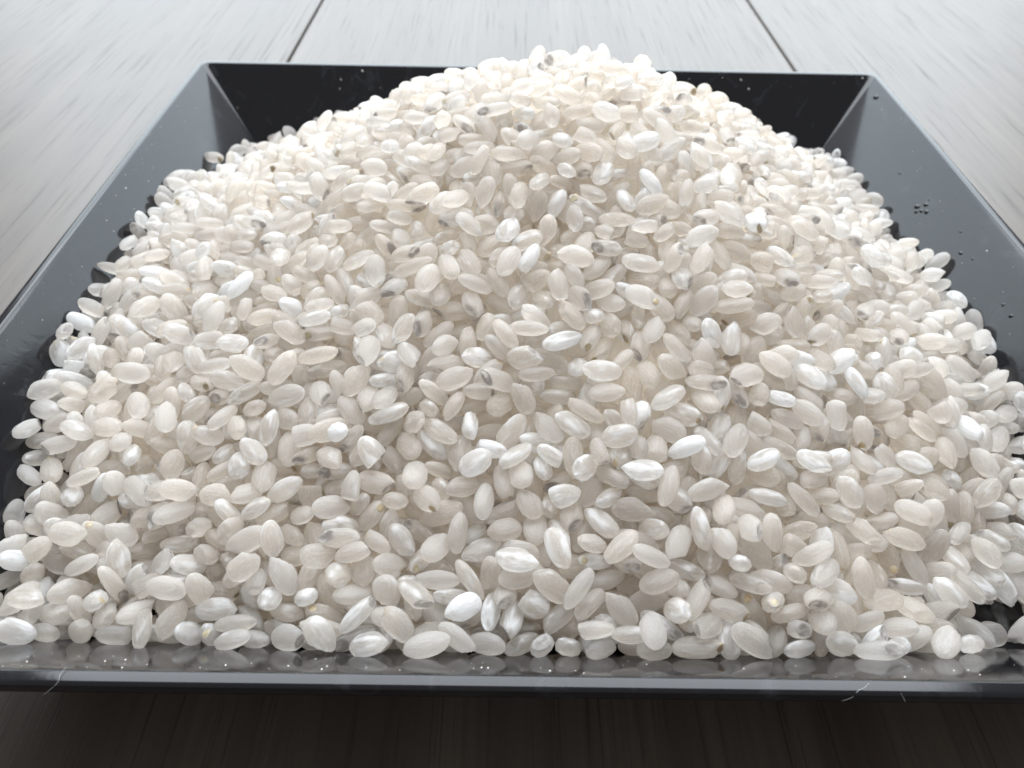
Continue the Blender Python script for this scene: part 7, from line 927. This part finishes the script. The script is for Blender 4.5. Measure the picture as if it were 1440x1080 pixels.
def grain_points(tmpl, typ, rg, look):
    t, th, _, _ = tmpl
    L, W, T = SHAPES[typ]
    L *= rg.uniform(.90, 1.02); W *= rg.uniform(.92, 1.02); T *= rg.uniform(.94, 1.02)
    tt, aa = np.meshgrid(t, th, indexing='ij')
    e1, e2 = rg.uniform(1.6, 2.4), rg.uniform(1.9, 3.0)              # one end more pointed than the other
    prof = np.where(tt > 0, (1 - np.abs(tt) ** e1) ** .52, (1 - np.abs(tt) ** e2) ** .5)
    ph = rg.uniform(0, 6.28, 4)
    rad = 1 + .03 * np.cos(6 * aa + ph[0]) * prof + .03 * np.sin(2.6 * tt + ph[1]) * np.cos(aa + ph[2]) + .012 * np.sin(7 * tt + 2 * aa + ph[3])
    ca, sa = np.cos(aa), np.sin(aa)
    q = .92
    x = tt * L / 2
    y = np.sign(ca) * np.abs(ca) ** q * prof * W / 2 * rad + rg.uniform(.0, .22) * (1 - tt * tt)
    z = np.sign(sa) * np.abs(sa) ** q * prof * T / 2 * rad
    P = np.stack([x, y, z], -1).reshape(-1, 3)
    P = np.vstack([P, [[-L / 2, 0, 0], [L / 2, 0, 0]]])
    notch = np.zeros(len(P))
    if typ == 4 or look['broken']:                                   # snapped grain: rough oblique break
        nrm = np.array([1, rg.uniform(-.3, .3), rg.uniform(-.3, .3)]); nrm /= np.linalg.norm(nrm)
        s = P @ nrm - rg.uniform(.6, 1.1)
        m = s > 0
        P[m] -= np.outer(s[m] * rg.uniform(.92, 1.0, m.sum()), nrm)
    else:                                                            # hollow left by the germ at one end
        al = rg.uniform(.55, 1.0)
        nrm = np.array([math.cos(al), -math.sin(al), rg.uniform(-.35, .35)]); nrm /= np.linalg.norm(nrm)
        s = P @ nrm - look['cut'] * (P @ nrm).max()
        m = s > 0
        smax = max(s.max(), 1e-6)
        bowl = np.clip(s / smax, 0, 1)
        P[m] -= np.outer((s * (1 + .0) + look['bowl'] * bowl ** 1.5)[m], nrm)
        notch[m] = bowl[m] ** .7 * look['grey']
    # small dents
    local = P / np.array([L / 2, W / 2, T / 2])
    germ = None
    if look['germ'] and not look['broken'] and typ != 4:
        c = P[m].mean(0) if m.any() else P[-1]
        germ = (c - nrm * .03, nrm)
    return P, local, notch, germ

def look_of(rg):
    u = rg.random()
    lk = dict(r=rg.random(3), broken=rg.random() < .035, germ=False, grey=0.12, cut=rg.uniform(.6, .9), bowl=rg.uniform(.03, .34))
    lk['r'][1] = rg.random() ** 1.25
    if u < .11: lk['germ'] = True; lk['cut'] = rg.uniform(.70, .80); lk['bowl'] = .18
    elif u < .46: lk['grey'] = rg.uniform(.75, 1.2); lk['cut'] = rg.uniform(.58, .78); lk['bowl'] = rg.uniform(.2, .45)
    if rg.random() < .02: lk['r'][1] = 1.2                          # chalk-white grain
    return lk

def germ_lens(c, nrm, rg):
    """a little flattened brown germ seated in its hollow"""
    a = np.cross(nrm, [0, 0, 1.0]); a /= np.linalg.norm(a); b = np.cross(nrm, a)
    V = []; n = 10
    rx, ry = rg.uniform(.42, .58), rg.uniform(.6, .85)
    for h, sc in ((-.14, .7), (-.04, 1.0), (.0, .85), (.02, .45)):
        for i in range(n):
            th = 2 * math.pi * i / n
            w = sc * (1 + .1 * math.sin(3 * th + c[0] * 9))
            V.append(c + a * rx * w * math.cos(th) + b * ry * w * math.sin(th) + nrm * h)
    V += [c - nrm * .16, c + nrm * .025]
    F4 = [(j * n + i, j * n + (i + 1) % n, (j + 1) * n + (i + 1) % n, (j + 1) * n + i) for j in range(3) for i in range(n)]
    F3 = [(4 * n, (i + 1) % n, i) for i in range(n)] + [(4 * n + 1, 3 * n + i, 3 * n + (i + 1) % n) for i in range(n)]
    return np.array(V), F4, F3

def quat_mat(q):
    w, x, y, z = q
    return np.array([[1 - 2 * (y * y + z * z), 2 * (x * y - w * z), 2 * (x * z + w * y)],
                     [2 * (x * y + w * z), 1 - 2 * (x * x + z * z), 2 * (y * z - w * x)],
                     [2 * (x * z - w * y), 2 * (y * z + w * x), 1 - 2 * (x * x + y * y)]])

def set_attrs(me, local, rnd, notch):
    a = me.attributes.new('grain_local', 'FLOAT_VECTOR', 'POINT'); a.data.foreach_set('vector', np.asarray(local, np.float32).ravel())
    a = me.attributes.new('grain_random', 'FLOAT_VECTOR', 'POINT'); a.data.foreach_set('vector', np.asarray(rnd, np.float32).ravel())
    a = me.attributes.new('notch', 'FLOAT', 'POINT'); a.data.foreach_set('value', np.asarray(notch, np.float32).ravel())

UNITS = 'zero one two three four five six seven eight nine ten eleven twelve thirteen fourteen fifteen sixteen seventeen eighteen nineteen'.split()
TENS = 'zero ten twenty thirty forty fifty sixty seventy eighty ninety'.split()
def in_words(f):
    n = min(99, max(0, round(f * 100)))
    return UNITS[n] if n < 20 else TENS[n // 10] + ('-' + UNITS[n % 10] if n % 10 else '')
def to_picture(p):
    v = Vector(p) - Vector(CAM_LOC)
    R = [Vector(q) for q in CAM_ROT]
    z = v.dot(R[2])
    return (0.5 + (v.dot(R[0]) / z * 1200.0) / 1440.0, 0.5 + (v.dot(R[1]) / z * 1200.0) / 1080.0, z)

FINE = grain_template(18, 16)
used_labels = set()
for g in range(N_BIG):
    lk = look_of(RNG)
    P, local, notch, germ = grain_points(FINE, TYP[g], RNG, lk)
    me = mesh_of('rice_grain', P * MM, FINE[2] + FINE[3])
    set_attrs(me, local, np.tile(lk['r'], (len(P), 1)), notch)
    o = obj('rice_grain', me, M_RICE)
    o.location = POS[g] * MM
    o.rotation_mode = 'QUATERNION'
    o.rotation_quaternion = QUAT[g]
    u, v, _ = to_picture(POS[g])
    axis = quat_mat(QUAT[g])[:, 0]
    u2, v2, _ = to_picture(POS[g] + axis)
    ang = math.degrees(math.atan2(-(v2 - v) * 1080, (u2 - u) * 1440)) % 180
    lean = 'level' if ang < 20 or ang > 160 else 'upright' if 70 < ang < 110 else 'right-leaning' if ang < 90 else 'left-leaning'
    broken = TYP[g] == 4 or lk['broken']
    shape = 'broken' if broken else ('chalky' if lk['r'][1] > 1 else ('slender' if TYP[g] == 2 else 'plump' if TYP[g] == 3 else 'whole'))
    mark = ' with brown germ' if germ is not None else (' with grey notch' if lk['grey'] > .5 and not broken else '')
    lab = f'{lean} {shape} rice grain{mark}, {in_words(u)} percent across, {in_words(v)} percent down the picture'
    if lab in used_labels:
        lab = lab.replace('rice grain', 'upper rice grain' if POS[g][2] > 0 else 'lower rice grain', 1)
    used_labels.add(lab)
    tag(o, lab, 'rice grain', 'rice grains nearest the front of the heap')
    if germ is not None:
        Vg, G4, G3 = germ_lens(germ[0], germ[1], RNG)
        obj('germ', mesh_of('germ', Vg * MM, G4 + G3), M_GERM, o)

# the rest of the heap: real grains, joined, too many to count
COARSE = grain_template(12, 10)
VV, LL, RR, NN, Q4, Q3, G4s, G3s = [], [], [], [], [], [], [], []
base = 0
q4, q3 = np.array(COARSE[2]), np.array(COARSE[3])
for g in range(N_BIG, NG):
    lk = look_of(RNG)
    P, local, notch, germ = grain_points(COARSE, TYP[g], RNG, lk)
    Rm = quat_mat(QUAT[g])
    VV.append(P @ Rm.T + POS[g]); LL.append(local); RR.append(np.tile(lk['r'], (len(P), 1))); NN.append(notch)
    Q4.append(q4 + base); Q3.append(q3 + base); base += len(P)
    if germ is not None:
        Vg, g4, g3 = germ_lens(germ[0], germ[1], RNG)
        VV.append(Vg @ Rm.T + POS[g]); LL.append(np.zeros((len(Vg), 3))); RR.append(np.zeros((len(Vg), 3))); NN.append(np.zeros(len(Vg)))
        G4s.append(np.array(g4) + base); G3s.append(np.array(g3) + base); base += len(Vg)
# heap body under the settled top layers
HP = (4.5, 17.5, 27.9, 1.8, 2.02, 1.3, 11.0, 2.2, .0, 1.5)
def heap_height(X, Y):
    cx, cy, zt, sxl, sf, sb, b, q, c, sxr = HP
    dx = np.where(X < cx, (X - cx) / sxl, (X - cx) / sxr); dy = np.where(Y < cy, (Y - cy) / sf, (Y - cy) / sb)
    rr = (np.abs(dx) ** q + np.abs(dy) ** q + b ** q) ** (1 / q) - b
    rr = rr * (1 + c * rr / 60)
    return zt - rr + 1.2 * np.sin(X * .11 + 1.0) * np.sin(Y * .13 + .4) + .8 * np.sin(X * .23 + 2) * np.sin(Y * .19 - X * .07) + 4.0 * np.exp(-((X + 66) / 13.0) ** 2 - ((Y + 73) / 10.0) ** 2) + 6.0 * np.exp(-((X + 74) / 17.0) ** 2 - ((Y + 48) / 34.0) ** 2) - 5.3 * np.exp(-((X - 64) / 17.0) ** 2 - ((Y - 24) / 30.0) ** 2) - 2.8 * np.exp(-((X + 60) / 16.0) ** 2 - ((Y - 48) / 22.0) ** 2) - 9.5 * np.exp(-((X - 63) ** 2 + (Y + 66) ** 2) / 13.0 ** 2)
gx = np.arange(-80, 81, 1.6); X, Y = np.meshgrid(gx, gx); nn = len(gx)
Hc = heap_height(X, Y) - 8.2 + RNG.uniform(-.6, .6, X.shape)
dd = np.minimum(np.minimum(X + 82, 82 - X), np.minimum(Y + 82, 82 - Y))
keep = Hc > np.maximum(-K * dd, -20) + .2
CF = np.array([(j * nn + i, j * nn + i + 1, (j + 1) * nn + i + 1, (j + 1) * nn + i) for j in range(nn - 1) for i in range(nn - 1)
               if keep[j, i] and keep[j, i + 1] and keep[j + 1, i + 1] and keep[j + 1, i]]) + base
VV.append(np.stack([X, Y, Hc], -1).reshape(-1, 3)); LL.append(np.zeros((nn * nn, 3))); RR.append(np.zeros((nn * nn, 3))); NN.append(np.zeros(nn * nn))
VV = np.vstack(VV) * MM
quads = np.vstack(Q4 + [CF] + G4s); tris = np.vstack(Q3 + G3s)
n4a = sum(len(a) for a in Q4); n3a = sum(len(a) for a in Q3)
me = bpy.data.meshes.new('rice_heap')
me.vertices.add(len(VV)); me.vertices.foreach_set('co', VV.astype(np.float32).ravel())
loops = np.concatenate([quads.ravel(), tris.ravel()]).astype(np.int32)
tot = np.concatenate([np.full(len(quads), 4), np.full(len(tris), 3)]).astype(np.int32)
start = np.concatenate([[0], np.cumsum(tot)[:-1]]).astype(np.int32)
me.loops.add(len(loops)); me.loops.foreach_set('vertex_index', loops)
me.polygons.add(len(tot)); me.polygons.foreach_set('loop_start', start)
mi = np.zeros(len(tot), np.int32)
mi[n4a:n4a + len(CF)] = 2
mi[n4a + len(CF):len(quads)] = 1
mi[len(quads) + n3a:] = 1
me.polygons.foreach_set('material_index', mi)
me.polygons.foreach_set('use_smooth', np.ones(len(tot), bool))
me.update(calc_edges=True)
me.validate()
set_attrs(me, np.vstack(LL), np.vstack(RR), np.concatenate(NN))
me.materials.append(M_RICE); me.materials.append(M_GERM); me.materials.append(plain('rice_body', (0.80, 0.74, 0.64), 0.7))
tag(obj('rice_heap', me), 'white short rice grains heaped high over the black plate', 'rice', kind='stuff')

# flour specks shed on the plate
SPOT = [('right', 5.4, 2.41, .3), ('right', 58.3, .48, .22), ('right', 23.3, 6.48, .28), ('right', 6.5, 5.25, .22), ('right', -3.1, 6.36, .25), ('right', -14.7, 5.62, .2),
        ('left', 20.9, 1.27, .42), ('left', 27.7, 2.92, .22), ('left', 9.4, 1.65, .2), ('left', 8.2, 2.93, .22), ('left', -20.3, 2.27, .2),
        ('back', -74.0, 6.75, .38), ('back', -48.7, 1.93, .4), ('back', -49.0, 3.4, .35), ('back', 49.9, .77, .42), ('back', 51.8, 2.22, .42), ('back', -43.5, .51, .5), ('back', 80.0, .18, .4)]
rnd = random.Random(5)
for i in range(600):
    sd = rnd.choice(('right', 'left', 'left', 'back', 'front', 'front', 'front', 'front'))
    SPOT.append((sd, rnd.uniform(-74, 74), rnd.uniform(.1, 8.0) ** 1.0 if sd != 'front' else rnd.uniform(.3, 8), rnd.choice((.07, .08, .09, .1, .13, .17) if sd != 'front' else (.06, .07, .07, .08, .1, .12, .16, .22))))
V, F = [], []
for sd, al, dn, s in SPOT:
    p, nrm = wall_point(sd, al, dn)
    a = nrm.orthogonal().normalized(); b = nrm.cross(a)
    k0 = len(V)
    for q in range(5):
        th = q * 2 * math.pi / 5 + al
        w = s * rnd.uniform(.6, 1.25)
        V.append((p + a * w * math.cos(th) * .5 + b * w * math.sin(th) * .7) * MM)
    V.append((p + nrm * s * .6) * MM)
    for q in range(5):
        F.append((k0 + q, k0 + (q + 1) % 5, k0 + 5))
tag(obj('rice_flour', mesh_of('rice_flour', V, F), M_DUST), 'tiny white specks of rice flour shed on the black plate', 'flour', kind='stuff')
